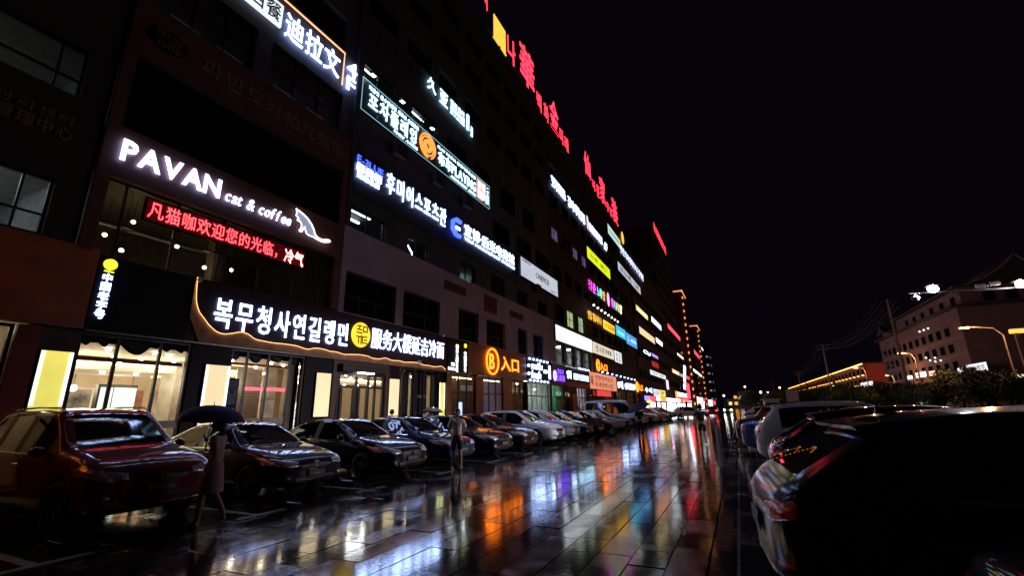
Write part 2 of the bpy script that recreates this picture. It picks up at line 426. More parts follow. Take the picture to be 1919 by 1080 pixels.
def patch(bvh, lower, upper, axis, n=10, m=4, off=0.006, thick=0.03):
    """a shell laid on the body; lower/upper are polylines in the view along axis ('+x','-x','+y','-y','z')"""
    def along(pl, t):
        d = [0]
        for a, b in zip(pl, pl[1:]): d.append(d[-1] + math.dist(a, b))
        s = t * d[-1]
        for i in range(len(pl) - 1):
            if s <= d[i + 1] + 1e-9:
                k = (s - d[i]) / max(d[i + 1] - d[i], 1e-9); return tuple(lerp(p, q, k) for p, q in zip(pl[i], pl[i + 1]))
        return pl[-1]
    dirs = {'+x': Vector((-1, 0, 0)), '-x': Vector((1, 0, 0)), '+y': Vector((0, -1, 0)), '-y': Vector((0, 1, 0)), 'z': Vector((0, 0, -1))}
    d = dirs[axis]; front = []; back = []
    last = None; ln = -d
    for i in range(n + 1):
        a, b = along(lower, i / n), along(upper, i / n)
        for j in range(m + 1):
            u, v = lerp(a[0], b[0], j / m), lerp(a[1], b[1], j / m)
            o = {'x': lambda: Vector((0, u, v)), 'y': lambda: Vector((u, 0, v)), 'z': lambda: Vector((u, v, 0))}[axis[-1]]() - d * 6
            h = bvh.ray_cast(o, d)
            p = h[0] if h[0] is not None else (last if last is not None else o + d * 6)
            if h[0] is not None: last = p; ln = h[1] if h[1].dot(d) < 0 else -h[1]
            edge = i in (0, n) or j in (0, m)
            front.append(p + ln * (off * (0.25 if edge else 1.0))); back.append(p - ln * thick)
    N = len(front); V = front + back; F = []
    for i in range(n):
        for j in range(m):
            a = i * (m + 1) + j; F.append((a, a + 1, a + m + 2, a + m + 1)); F.append((N + a, N + a + m + 1, N + a + m + 2, N + a + 1))
    loop = [i * (m + 1) for i in range(n + 1)] + [n * (m + 1) + j for j in range(1, m + 1)] + [i * (m + 1) + m for i in reversed(range(n))] + [j for j in reversed(range(1, m))]
    for a, b in zip(loop, loop[1:] + loop[:1]): F.append((a, b, N + b, N + a))
    me = bpy.data.meshes.new('patch'); me.from_pydata([tuple(v) for v in V], [], F); me.update()
    bm = bmesh.new(); bm.from_mesh(me); bmesh.ops.recalc_face_normals(bm, faces=bm.faces); bm.to_mesh(me); bm.free()
    me.polygons.foreach_set('use_smooth', [True] * len(me.polygons)); me.set_sharp_from_angle(angle=R(50))
    return me

def wheel_meshes(r, w=0.22):
    t = MB().lathe([(r * 0.66, -w / 2), (r * 0.80, -w / 2 - 0.004), (r * 0.93, -w / 2 + 0.006), (r * 0.99, -w / 2 + 0.035), (r, -w / 4), (r, w / 4), (r * 0.99, w / 2 - 0.035), (r * 0.93, w / 2 - 0.006), (r * 0.80, w / 2 + 0.004), (r * 0.66, w / 2)], 30, 'y')
    # outer face looks to -y
    k = MB().lathe([(r * 0.68, -w / 2 + 0.01), (r * 0.64, -w / 2 + 0.012), (r * 0.61, -w / 2 + 0.05), (r * 0.60, w / 2 - 0.02)], 30, 'y')
    k.lathe([(0.002, -w / 2 + 0.02), (r * 0.14, -w / 2 + 0.02), (r * 0.17, -w / 2 + 0.04), (r * 0.17, 0.0)], 14, 'y')
    for s in range(10):
        a = 2 * math.pi * (s // 2) / 5 + (0.16 if s % 2 else -0.16)
        ca, sa = math.cos(a), math.sin(a); wd0, wd1 = r * 0.05, r * 0.035
        p0 = (r * 0.10, r * 0.62); y0, y1 = -w / 2 + 0.025, -w / 2 + 0.055
        pts = []
        for rad, hw in ((p0[0], wd0), (p0[1], wd1)):
            for yy in (y0, y1):
                for sg in (-1, 1): pts.append((ca * rad - sa * hw * sg, yy + (0.012 if rad > r * 0.3 else 0) * 0, sa * rad + ca * hw * sg))
        b = len(k.v); k.v += pts
        k.f += [tuple(b + i for i in q) for q in ((0, 1, 5, 4), (2, 6, 7, 3), (0, 4, 6, 2), (1, 3, 7, 5))]
    d = MB().lathe([(0.002, -0.01), (r * 0.60, -0.01), (r * 0.60, 0.0), (0.002, 0.0)], 20, 'y')
    return t.mesh('tyre', True), k.mesh('rim', True, 30), d.mesh('disc', True)
WHEELS = {}
CARP = {}
def car_proto(kind, paintmat, style=0, front='full', plate='front', platetext=None):
    """builds the parts of one car type in one paint, as (name, mesh, material, parent index) lists"""
    T, P, bvh = car_shell(kind); L, W = T['L'], T['W']; hl = L / 2; hw = W / 2
    st = T['st']; top = lambda x: interp([((s[0] - .5) * L, s[1]) for s in st], x)
    belt = lambda x: interp([((s[0] - .5) * L, s[2]) for s in st], x)
    key = {s[5]: (s[0] - .5) * L for s in st if s[5]}
    out = []
    def add(name, me, m, loc=(0, 0, 0), rot=(0, 0, 0), par=-1):
        me2 = me.copy(); me2.materials.clear(); me2.materials.append(m)
        out.append((name, me2, loc, rot, par)); return len(out) - 1
    add('body', P['body'], paintmat)
    add('windscreen', P['windscreen'], M_CGLASS); add('rear_window', P['rear'], M_CGLASS)
    for sd in (-1, 1):
        add('side_window', P[('front', sd)], M_CGLASS); add('side_window', P[('rearside', sd)], M_CGLASS)
        if P[('quarter', sd)]: add('quarter_window', P[('quarter', sd)], M_CGLASS)
        add('door_pillar', P[('pillar', sd)], M_TRIM)
        if P[('pillar2', sd)]: add('door_pillar', P[('pillar2', sd)], M_TRIM)
    add('underbody', P['under'], M_UNDER)
    r = T['wheel']
    if r not in WHEELS: WHEELS[r] = wheel_meshes(r)
    tm, rm, dm = WHEELS[r]
    for bx in T['base']:
        x = (bx - .5) * L
        for s in (-1, 1):
            w = add('wheel', tm, M_TYRE, (x, s * (hw - 0.125), r), (0, 0, 0 if s < 0 else math.pi))
            add('rim', rm, M_RIM, par=w); add('brake_disc', dm, M_TRIM, par=w)
    zn = 0.62 if kind == 'sedan' else (0.74 if kind == 'suv' else (0.69 if kind == 'coupe_suv' else 0.86))
    # lamps, grille, intakes on the nose
    for s in (-1, 1):
        lo = [(s * hw * 0.48, zn - 0.03), (s * hw * 0.72, zn - 0.06), (s * hw * 0.95, zn + 0.03)]
        up = [(s * hw * 0.48, zn + 0.06), (s * hw * 0.72, zn + 0.10), (s * hw * 0.95, zn + 0.165)]
        if style == 1: lo = [(s * hw * 0.46, zn + 0.03), (s * hw * 0.70, zn + 0.01), (s * hw * 0.975, zn + 0.07)]; up = [(s * hw * 0.46, zn + 0.075), (s * hw * 0.70, zn + 0.095), (s * hw * 0.975, zn + 0.14)]
        h = add('headlight', patch(bvh, lo, up, '+x', 26, 5, 0.010, 0.03), M_LENS)
        a, b = (lo[0], lo[-1]); mid = [tuple(lerp(p, q, 0.18) for p, q in zip(l, u)) for l, u in zip(lo, up)]
        add('lamp_strip', patch(bvh, [tuple(p) for p in lo], mid, '+x', 12, 2, 0.012, 0.02), M_CHROME, par=h)
        fo = [(s * hw * 0.60, zn - 0.29), (s * hw * 0.84, zn - 0.27)]; fu = [(s * hw * 0.63, zn - 0.20), (s * hw * 0.86, zn - 0.17)]
        f = add('fog_light_recess', patch(bvh, fo, fu, '+x', 5, 3, 0.004, 0.03), M_TRIM)
        add('fog_lamp', patch(bvh, [(s * hw * .68, zn - .265), (s * hw * .76, zn - .26)], [(s * hw * .69, zn - .215), (s * hw * .77, zn - .21)], '+x', 4, 3, 0.012, 0.02), M_LENS, par=f)
    g0, g1 = zn - 0.075, zn + 0.055
    if style == 2: g0, g1 = zn - 0.24, zn + 0.06
    gr = add('grille', patch(bvh, [(-hw * 0.40, g0), (0, g0 - 0.01), (hw * 0.40, g0)], [(-hw * 0.46, g1), (0, g1 + 0.012), (hw * 0.46, g1)], '+x', 12, 4, 0.005, 0.03), M_TRIM)
    for k in range(4 if style != 2 else 7):
        z = lerp(g0 + 0.012, g1 - 0.012, (k + .5) / (4 if style != 2 else 7))
        add('grille_bar', patch(bvh, [(-hw * 0.43, z - 0.005), (hw * 0.43, z - 0.005)], [(-hw * 0.43, z + 0.005), (hw * 0.43, z + 0.005)], '+x', 8, 1, 0.014, 0.015), M_CHROME if k in (0, 3) else M_TRIM, par=gr)
    em = MB().lathe([(0.045, 0.0), (0.058, 0.0), (0.058, 0.016), (0.045, 0.016)], 20, 'x'); em.box(0, 0.014, -0.012, 0.012, -0.045, 0.045)
    hx = bvh.ray_cast(Vector((6, 0, (g0 + g1) / 2 + 0.01)), Vector((-1, 0, 0)))[0]
    add('emblem', em.mesh('emblem', True), M_CHROME, (hx.x + 0.008, 0, (g0 + g1) / 2 + 0.01), par=gr)
    add('lower_intake', patch(bvh, [(-hw * 0.52, zn - 0.34), (hw * 0.52, zn - 0.34)], [(-hw * 0.56, zn - 0.24), (hw * 0.56, zn - 0.24)], '+x', 10, 3, 0.004, 0.03), M_TRIM)
    add('front_skid', patch(bvh, [(-hw * 0.70, zn - 0.40), (hw * 0.70, zn - 0.40)], [(-hw * 0.70, zn - 0.375), (hw * 0.70, zn - 0.375)], '+x', 10, 2, 0.008, 0.03), M_CHROME if kind != 'sedan' else M_TRIM)
    # tail
    zr = belt(-hl + 0.03 * L) - (0.10 if kind != 'van' else 0.15)
    for s in (-1, 1):
        if kind == 'van': lo, up = [(s * hw * .80, 0.75), (s * hw * .93, 0.75)], [(s * hw * .80, 1.25), (s * hw * .92, 1.25)]
        else: lo, up = [(s * hw * .44, zr - 0.02), (s * hw * .70, zr - 0.07), (s * hw * .88, zr - 0.02)], [(s * hw * .44, zr + 0.045), (s * hw * .70, zr + 0.085), (s * hw * .88, zr + 0.09)]
        t = add('tail_light', patch(bvh, lo, up, '-x', 30, 5, 0.010, 0.03), M_TAIL)
        add('reverse_lamp', patch(bvh, [tuple(p) for p in lo], [tuple(lerp(p, q, 0.2) for p, q in zip(a, b)) for a, b in zip(lo, up)], '-x', 30, 2, 0.016, 0.02), M_CHROME, par=t)
        add('reflector', patch(bvh, [(s * hw * .66, 0.50), (s * hw * .84, 0.51)], [(s * hw * .66, 0.53), (s * hw * .84, 0.54)], '-x', 5, 2, 0.006, 0.02), M_TAIL)
    pr = add('plate_recess', patch(bvh, [(-0.33, zr - 0.24), (0.33, zr - 0.24)], [(-0.36, zr - 0.06), (0.36, zr - 0.06)], '-x', 8, 4, 0.002, 0.02), M_TRIM)
    add('rear_bumper_trim', patch(bvh, [(-hw * .78, 0.40), (hw * .78, 0.40)], [(-hw * .80, 0.435), (hw * .80, 0.435)], '-x', 14, 2, 0.012, 0.03), M_CHROME)
    add('rear_diffuser', patch(bvh, [(-hw * .70, 0.30), (hw * .70, 0.30)], [(-hw * .72, 0.39), (hw * .72, 0.39)], '-x', 12, 3, 0.006, 0.03), M_TRIM)
    # plates
    for ax, z in (('+x', zn - 0.17), ('-x', zr - 0.15)):
        s = 1 if ax == '+x' else -1
        hx = bvh.ray_cast(Vector((6 * s, 0, z)), Vector((-s, 0, 0)))[0].x
        pl = add('license_plate', MB().box(-0.006, 0.006, -0.22, 0.22, -0.07, 0.07).mesh('plate'), M_PLATE if ax == '-x' or platetext is None else M_TRIM, (hx + s * 0.022, 0, z))
        if platetext:
            V, F = [], []; x = 0
            for ch in platetext:
                m_, bb = glyph(ch, 0.0, 0, 0.04); b0 = len(V); sc = 0.085
                V += [(s * (v.co.z * 0.05 + 0.009), s * (x + (v.co.x - bb[0]) * sc), v.co.y * sc - 0.03) for v in m_.vertices]
                F += [tuple(b0 + i for i in p.vertices) for p in m_.polygons]; x += (bb[1] - bb[0]) * sc + 0.012
            V = [(a, b_ - s * x / 2, c_) for a, b_, c_ in V]
            pm = bpy.data.meshes.new('plate_text'); pm.from_pydata(V, [], F); pm.update()
            add('plate_number', pm, M_PLATEW, par=pl)
    # doors: seams, handles, mirrors, sills
    seams = [key['b1'] + 0.03]
    xa = key['c'] - 0.02; xr = key.get('p1', key.get('q', -1.0)) + (0.05 if kind != 'sedan' else 0.28)
    for s in (-1, 1):
        ax = '+y' if s > 0 else '-y'
        for x, xb in ((xa, xa - 0.03), (key['b1'] + 0.05, key['b1'] + 0.04), (xr, xr - 0.02)):
            zb_ = 0.36 if x != xr else 0.72
            add('door_seam', patch(bvh, [(x - 0.004, zb_), (xb - 0.004, belt(x) - 0.02)], [(x + 0.004, zb_), (xb + 0.004, belt(x) - 0.02)], ax, 8, 1, 0.0015, 0.006), M_TRIM)
        for x in (key['b1'] + 0.19, xr + 0.17):
            add('door_handle', patch(bvh, [(x - 0.09, belt(x) - 0.155), (x + 0.09, belt(x) - 0.155)], [(x - 0.09, belt(x) - 0.130), (x + 0.09, belt(x) - 0.130)], ax, 6, 2, 0.030, 0.01), paintmat)
        add('window_trim', patch(bvh, [(key['c'] - 0.12, belt(key['c']) + 0.0), (0, belt(0) + 0.0), (xr - 0.25, belt(xr) + 0.0)], [(key['c'] - 0.12, belt(key['c']) + 0.018), (0, belt(0) + 0.018), (xr - 0.25, belt(xr) + 0.018)], ax, 20, 1, 0.007, 0.01), M_CHROME)
        add('sill', patch(bvh, [((T['base'][0] - .5) * L + r + .08, 0.30), ((T['base'][1] - .5) * L - r - .08, 0.30)], [((T['base'][0] - .5) * L + r + .08, 0.36), ((T['base'][1] - .5) * L - r - .08, 0.36)], ax, 10, 2, 0.012, 0.01), M_TRIM if kind != 'sedan' else paintmat)
        mm = MB().ball((0, 0, 0), (0.085, 0.11, 0.075), 12, 8); mm.box(-0.03, 0.03, -0.14, -0.05, -0.05, -0.02)
        mx, mz = key['m'] + 0.10, belt(key['m']) + 0.085
        add('door_mirror', mm.mesh('mirror', True), paintmat, (mx, s * (hw + 0.075), mz), (0, 0, 0 if s > 0 else math.pi))
    if kind in ('suv',):
        for s in (-1, 1):
            x0, x1 = key['r'] + 0.15, key['a'] - 0.05; yy = s * (T['wr'] * 0.93)
            tb = MB().tube([(x0, yy, top(x0) - 0.02), (x0 + 0.12, yy, top(x0 + .12) + 0.035), (lerp(x0, x1, .5), yy, top(0) + 0.045), (x1 - 0.12, yy, top(x1 - .12) + 0.035), (x1, yy, top(x1) - 0.02)], 0.016, 8)
            add('roof_rail', tb.mesh('rail', True), M_CHROME if style != 1 else M_TRIM)
    if kind in ('suv', 'coupe_suv'):
        xr_ = key['r']
        sp = MB(); wv = T['wr'] * 0.95; zt_ = top(xr_)
        sp.v = [(xr_ + 0.10, -wv, zt_ + 0.015), (xr_ + 0.10, wv, zt_ + 0.015), (xr_ - 0.20, wv * 0.97, zt_ - 0.03), (xr_ - 0.20, -wv * 0.97, zt_ - 0.03),
                (xr_ + 0.10, -wv, zt_ - 0.02), (xr_ + 0.10, wv, zt_ - 0.02), (xr_ - 0.18, wv * 0.97, zt_ - 0.06), (xr_ - 0.18, -wv * 0.97, zt_ - 0.06)]
        sp.f = [(0, 1, 2, 3), (7, 6, 5, 4), (0, 4, 5, 1), (1, 5, 6, 2), (2, 6, 7, 3), (3, 7, 4, 0)]
        add('spoiler', sp.mesh('spoiler'), paintmat)
    fin = MB(); x = key['r'] + 0.22; z = top(x) + 0.02
    fin.v = [(x + .10, -.02, z), (x + .10, .02, z), (x - .08, .03, z), (x - .08, -.03, z), (x - .07, 0, z + .07)]; fin.f = [(0, 1, 4), (1, 2, 4), (2, 3, 4), (3, 0, 4)]
    add('antenna', fin.mesh('fin'), M_TRIM)
    for s in (0.1, 0.55):
        b = bvh.ray_cast(Vector((key['c'] - 0.02, -s * hw + 0.1, 4)), Vector((0, 0, -1)))[0]; e = bvh.ray_cast(Vector((key['c'] - 0.05, s * 0 + (0.40 if s < .3 else -0.05) * hw, 4)), Vector((0, 0, -1)))[0]
        add('wiper', MB().tube([b + Vector((0, 0, .012)), e + Vector((0.0, 0, .016))], 0.006, 6).mesh('wiper'), M_TRIM)
    return out
def car(name, label, kind, paintkey, x, y, heading, style=0, group='cars parked in the row by the shops', platetext=None, cat='car'):
    """heading 0: nose towards +X"""
    k = (kind, paintkey, style, platetext)
    if k not in CARP: CARP[k] = car_proto(kind, MATS['paint_' + paintkey], style, platetext=platetext)
    root = thing(name, label, cat, (x, y, 0), (0, 0, heading), group)
    made = []
    for (n_, me, loc, rot, par) in CARP[k]:
        o = bpy.data.objects.new(n_, me); o.location = loc; o.rotation_euler = rot
        link(o, root if par < 0 else made[par]); made.append(o)
    return root
paint('wine', (0.17, 0.006, 0.014), 0.45); paint('navy', (0.010, 0.018, 0.060), 0.4); paint('black', (0.006, 0.006, 0.008), 0.2)
paint('dkblue', (0.012, 0.025, 0.095), 0.5); paint('white', (0.78, 0.78, 0.82), 0.0); paint('brown', (0.035, 0.012, 0.010), 0.4)
paint('grey', (0.10, 0.10, 0.115), 0.6); paint('silver', (0.40, 0.40, 0.43), 0.7); paint('blue', (0.05, 0.11, 0.26), 0.5)

paint('soot', (0.007, 0.007, 0.010)); MATS['paint_soot'].node_tree.nodes['Principled BSDF'].inputs['Coat Roughness'].default_value = 0.14
# ------------------------------------------------------------------ wet ground
def wet_mat(name, base, obj_var=0.3, film=0.64, grain=90.0, rmin=0.052, rmax=0.28, bmp=0.30):
    m = bpy.data.materials.new(name); m.use_nodes = True; n, l = m.node_tree.nodes, m.node_tree.links; b = n['Principled BSDF']
    ge = n.new('ShaderNodeNewGeometry')
    big = n.new('ShaderNodeTexNoise'); big.inputs['Scale'].default_value = 0.9; big.inputs['Detail'].default_value = 6; big.inputs['Roughness'].default_value = 0.62
    fin = n.new('ShaderNodeTexNoise'); fin.inputs['Scale'].default_value = grain; fin.inputs['Detail'].default_value = 4
    mid = n.new('ShaderNodeTexNoise'); mid.inputs['Scale'].default_value = 7.0; mid.inputs['Detail'].default_value = 4
    rip = n.new('ShaderNodeTexNoise'); rip.inputs['Scale'].default_value = 14.0; rip.inputs['Detail'].default_value = 2
    for t in (big, fin, mid, rip): l.new(ge.outputs['Position'], t.inputs['Vector'])
    oi = n.new('ShaderNodeObjectInfo')
    ad = n.new('ShaderNodeMath'); ad.operation = 'MULTIPLY_ADD'; ad.inputs[1].default_value = 0.22; l.new(oi.outputs['Random'], ad.inputs[0]); l.new(big.outputs['Fac'], ad.inputs[2])
    wet = n.new('ShaderNodeMapRange'); wet.inputs[1].default_value = film - 0.05; wet.inputs[2].default_value = film + 0.16; wet.interpolation_type = 'SMOOTHSTEP'
    l.new(ad.outputs[0], wet.inputs[0])                      # 0 = standing water, 1 = only damp
    r = n.new('ShaderNodeMapRange'); r.inputs[3].default_value = rmin; r.inputs[4].default_value = rmax; l.new(wet.outputs[0], r.inputs[0])
    r2 = n.new('ShaderNodeMath'); r2.operation = 'MULTIPLY_ADD'; r2.inputs[1].default_value = 0.10; l.new(mid.outputs['Fac'], r2.inputs[0]); l.new(r.outputs[0], r2.inputs[2])
    r3 = n.new('ShaderNodeMath'); r3.operation = 'SUBTRACT'; r3.use_clamp = True; r3.inputs[1].default_value = 0.035; l.new(r2.outputs[0], r3.inputs[0])
    l.new(r3.outputs[0], b.inputs['Roughness'])
    c1 = n.new('ShaderNodeMapRange'); c1.inputs[1].default_value = 0.3; c1.inputs[2].default_value = 0.7; c1.inputs[3].default_value = 0.6; c1.inputs[4].default_value = 1.4; l.new(mid.outputs['Fac'], c1.inputs[0])
    c2 = n.new('ShaderNodeMapRange'); c2.inputs[3].default_value = 1 - obj_var; c2.inputs[4].default_value = 1 + obj_var; l.new(oi.outputs['Random'], c2.inputs[0])
    cm = n.new('ShaderNodeMath'); cm.operation = 'MULTIPLY'; l.new(c1.outputs[0], cm.inputs[0]); l.new(c2.outputs[0], cm.inputs[1])
    vs = n.new('ShaderNodeVectorMath'); vs.operation = 'SCALE'; vs.inputs[0].default_value = base; l.new(cm.outputs[0], vs.inputs['Scale']); l.new(vs.outputs[0], b.inputs['Base Color'])
    b.inputs['Specular IOR Level'].default_value = 0.8; b.inputs['Coat Weight'].default_value = 0.9; b.inputs['Coat Roughness'].default_value = 0.10; b.inputs['Coat IOR'].default_value = 1.4
    bs = n.new('ShaderNodeMath'); bs.operation = 'MULTIPLY_ADD'; bs.inputs[1].default_value = bmp; bs.inputs[2].default_value = 0.03; l.new(wet.outputs[0], bs.inputs[0])
    b1 = n.new('ShaderNodeBump'); b1.inputs['Distance'].default_value = 0.004; l.new(bs.outputs[0], b1.inputs['Strength']); l.new(fin.outputs['Fac'], b1.inputs['Height'])
    b2 = n.new('ShaderNodeBump'); b2.inputs['Distance'].default_value = 0.02; b2.inputs['Strength'].default_value = 0.06; l.new(rip.outputs['Fac'], b2.inputs['Height']); l.new(b1.outputs[0], b2.inputs['Normal'])
    l.new(b2.outputs[0], b.inputs['Normal'])
    MATS[name] = m; return m
M_SLAB = wet_mat('wet_granite', (0.034, 0.030, 0.031))
M_ASPH = wet_mat('wet_asphalt', (0.020, 0.020, 0.022), 0.0, 0.52, 140, 0.06, 0.38, 0.5)
M_GRND = wet_mat('wet_ground', (0.030, 0.028, 0.028), 0.0, 0.55, 60, 0.05, 0.30)
M_LINE = wet_mat('road_paint', (0.22, 0.22, 0.22), 0.1, 0.45, 90, 0.08, 0.4)
M_LINEW = wet_mat('lot_paint', (0.33, 0.33, 0.33), 0.1, 0.45, 90, 0.12, 0.45)
g = MB().quad((-400, -120, -0.035), (900, -120, -0.035), (900, 1500, -0.035), (-400, 1500, -0.035)).build('ground', M_GRND); tag(g, kind='structure')
lot = MB().box(-0.30, 16.0, -6, 320, -0.03, 0.0).build('parking_lot_asphalt', M_ASPH); tag(lot, kind='structure')
road = MB().box(18.6, 36.0, -40, 900, -0.03, 0.0).build('road', M_ASPH); tag(road, kind='structure')
kerb = MB().box(16.0, 16.3, -6, 320, -0.03, 0.13).build('kerb', mat('kerb_stone', (0.25, 0.24, 0.23), 0.35, var=0.3, rvar=0.15)); tag(kerb, kind='structure')
verge = MB().box(16.3, 18.6, -6, 320, -0.03, 0.12).build('verge', mat('verge_soil', (0.03, 0.028, 0.02), 0.8, var=0.4)); tag(verge, kind='structure')
walk = MB().box(-14.6, -13.15, -8, 320, -0.03, 0.14).build('pavement', M_SLAB); tag(walk, kind='structure')
# paving slabs: rows run along the street, joints staggered
pav = empty('paved_lane'); tag(pav, kind='structure')
slabs = []
rowx = -0.52
ri = 0
rng = random.Random(3)
while rowx > -13.1:
    y = 1.2 - rng.random() * 0.8
    while y < 62:
        ln = rng.choice((0.6, 0.8, 0.8, 0.8, 1.0)); slabs.append((rowx - 0.2, y + ln / 2, ln)); y += ln
    rowx -= 0.4; ri += 1
def shows(s):                                   # size in view and inside the frame, from the camera
    d = Vector((s[0], s[1], -CAM_H)); z = d.dot(_fw)
    if z < 0.3: return 0
    u, v = 959.5 + FPX * d.dot(_r) / z, 540 - FPX * d.dot(_u) / z
    if not (-60 < u < 1960 and v < 1130): return 0
    hid = 1 if s[0] > -7.9 else 0.12
    return hid * 0.4 * s[2] / d.length ** 2 * (CAM_H / d.length)
order = sorted(slabs, key=shows, reverse=True)
SLABM = {}
def slab_mesh(ln):
    if ln not in SLABM:
        m = MB(); a, b_, t = 0.1972, ln / 2 - 0.0028, 0.004
        m.v = [(-a, -b_, -0.03), (a, -b_, -0.03), (a, b_, -0.03), (-a, b_, -0.03), (-a, -b_, -t), (a, -b_, -t), (a, b_, -t), (-a, b_, -t),
               (-a + t, -b_ + t, 0), (a - t, -b_ + t, 0), (a - t, b_ - t, 0), (-a + t, b_ - t, 0)]
        m.f = [(0, 1, 5, 4), (1, 2, 6, 5), (2, 3, 7, 6), (3, 0, 4, 7), (4, 5, 9, 8), (5, 6, 10, 9), (6, 7, 11, 10), (7, 4, 8, 11), (8, 9, 10, 11)]
        SLABM[ln] = m.mesh('slab'); SLABM[ln].materials.append(M_SLAB)
    return SLABM[ln]
rest = MB()
for i, (x, y, ln) in enumerate(order):
    dz, ta, tb = rng.uniform(-0.004, 0.004), rng.gauss(0, 0.0020), rng.gauss(0, 0.0020)
    if i < 300:
        o = bpy.data.objects.new('paving_slab', slab_mesh(ln)); link(o, pav); o.location = (x, y, dz); o.rotation_euler = (ta, tb, rng.gauss(0, 0.002))
    else:
        m = slab_mesh(ln); b0 = len(rest.v)
        rest.v += [(x + v.co.x, y + v.co.y, dz + v.co.z + v.co.y * ta - v.co.x * tb) for v in m.vertices]
        rest.f += [tuple(b0 + k for k in p.vertices) for p in m.polygons]
ro = rest.build('paving_slabs_beyond', M_SLAB, pav); tag(ro, kind='stuff')
far = MB().box(-13.1, -0.52, 62.2, 320, -0.03, 0.0).build('paving_far', M_SLAB, pav)
# stall lines of the parking row by the shops
stalls = empty('parking_bay_lines'); tag(stalls, kind='structure')
ys = [0.1, 2.88, 5.66, 8.29, 11.25] + [11.25 + 2.78 * k for k in range(1, 30)]
m = MB().box(-7.62, -7.50, -5, 92, 0.0045, 0.0085)
for a, b_ in zip(ys, ys[1:]):
    pass
for y in ys:
    MB().box(-12.9, -7.62, y - 0.06, y + 0.06, 0.0045, 0.0085).build('bay_line', M_LINE, stalls)
for a, b_ in zip(ys, ys[1:]):
    MB().box(-7.62, -7.50, a - 0.35, a + 0.55, 0.0045, 0.0085).build('bay_end_mark', M_LINE, stalls)
MB().box(-0.235, -0.205, -4, 140, 0.0, 0.004).build('lot_edge_line', M_LINEW, stalls)
for k in range(60):
    y = -20 + k * 12
    MB().box(27.2, 27.35, y, y + 5, 0.0005, 0.0045).build('lane_dash', M_LINEW, stalls)
# ------------------------------------------------------------------ the shopping block on the left
M_RED = mat('red_cladding', (0.30, 0.048, 0.026), 0.38, var=0.2, scale=2, rvar=0.1)
M_BRN = mat('brown_cladding', (0.15, 0.055, 0.042), 0.6, var=0.25, scale=1.5)
M_BRW = mat('brown_wall', (0.045, 0.030, 0.029), 0.75, var=0.3, scale=1.2, bump=0.1)
M_LAV = mat('pale_render', (0.54, 0.42, 0.52), 0.8, var=0.14, scale=0.8, bump=0.08)
M_UPW = mat('grey_brown_wall', (0.078, 0.076, 0.098), 0.8, var=0.3, scale=0.9, bump=0.1)
M_NVY = mat('navy_panel', (0.020, 0.026, 0.050), 0.5, var=0.25, scale=1.0)
M_BLK = mat('black_panel', (0.006, 0.005, 0.009), 0.5, var=0.3, scale=2, spec=0.15)
M_PUR = mat('plum_panel', (0.030, 0.014, 0.024), 0.5, var=0.15, scale=2, spec=0.2)
M_ALU = mat('dark_frame', (0.025, 0.022, 0.024), 0.4, 0.3, var=0.2)
M_LTF = mat('pale_frame', (0.45, 0.44, 0.43), 0.5, var=0.15)
M_DGL = mat('dark_window', (0.010, 0.012, 0.018), 0.05, var=0.5, scale=0.7, spec=0.6, rvar=0.03)
M_GLS = glass_mat('clear_glass')
M_CREAM = mat('cream_wall', (0.52, 0.42, 0.29), 0.7, var=0.12, scale=1.5)
M_CEIL = mat('ceiling_white', (0.68, 0.60, 0.50), 0.8, var=0.06)
M_FLR = mat('tile_floor', (0.30, 0.25, 0.20), 0.25, var=0.2, scale=3)
M_WOOD = mat('timber', (0.28, 0.11, 0.04), 0.45, var=0.35, scale=5)
M_DWOOD = mat('dark_timber', (0.07, 0.03, 0.018), 0.5, var=0.3, scale=5)
M_CURT = mat('teal_curtain', (0.07, 0.10, 0.10), 0.85, var=0.3, scale=8)
M_DCUR = mat('dark_curtain', (0.05, 0.045, 0.05), 0.9, var=0.3, scale=6)
M_ORTR = mat('orange_trim', (0.55, 0.13, 0.04), 0.6, var=0.2)
M_BEI = mat('beige_cloth', (0.35, 0.30, 0.24), 0.9, var=0.2)
G_DOWN = glow('downlight', (1.0, 0.86, 0.62), 20.0)
G_TUBE = glow('tube_lamp', (0.92, 0.97, 1.0), 2.5)
G_COVE = glow('cove_light', (1.0, 0.80, 0.50), 4.5)
G_BOX = glow('light_panel', (1.0, 0.80, 0.46), 0.561, var=0.1, scale=0.6)
G_YEL = glow('yellow_panel', (0.95, 0.85, 0.16), 0.561, var=0.5, scale=0.8)
G_WHT = glow('white_panel', (0.90, 1.0, 0.98), 0.55)
G_TV = glow('screen', (0.75, 1.0, 0.85), 0.5, var=0.5, scale=2.0)

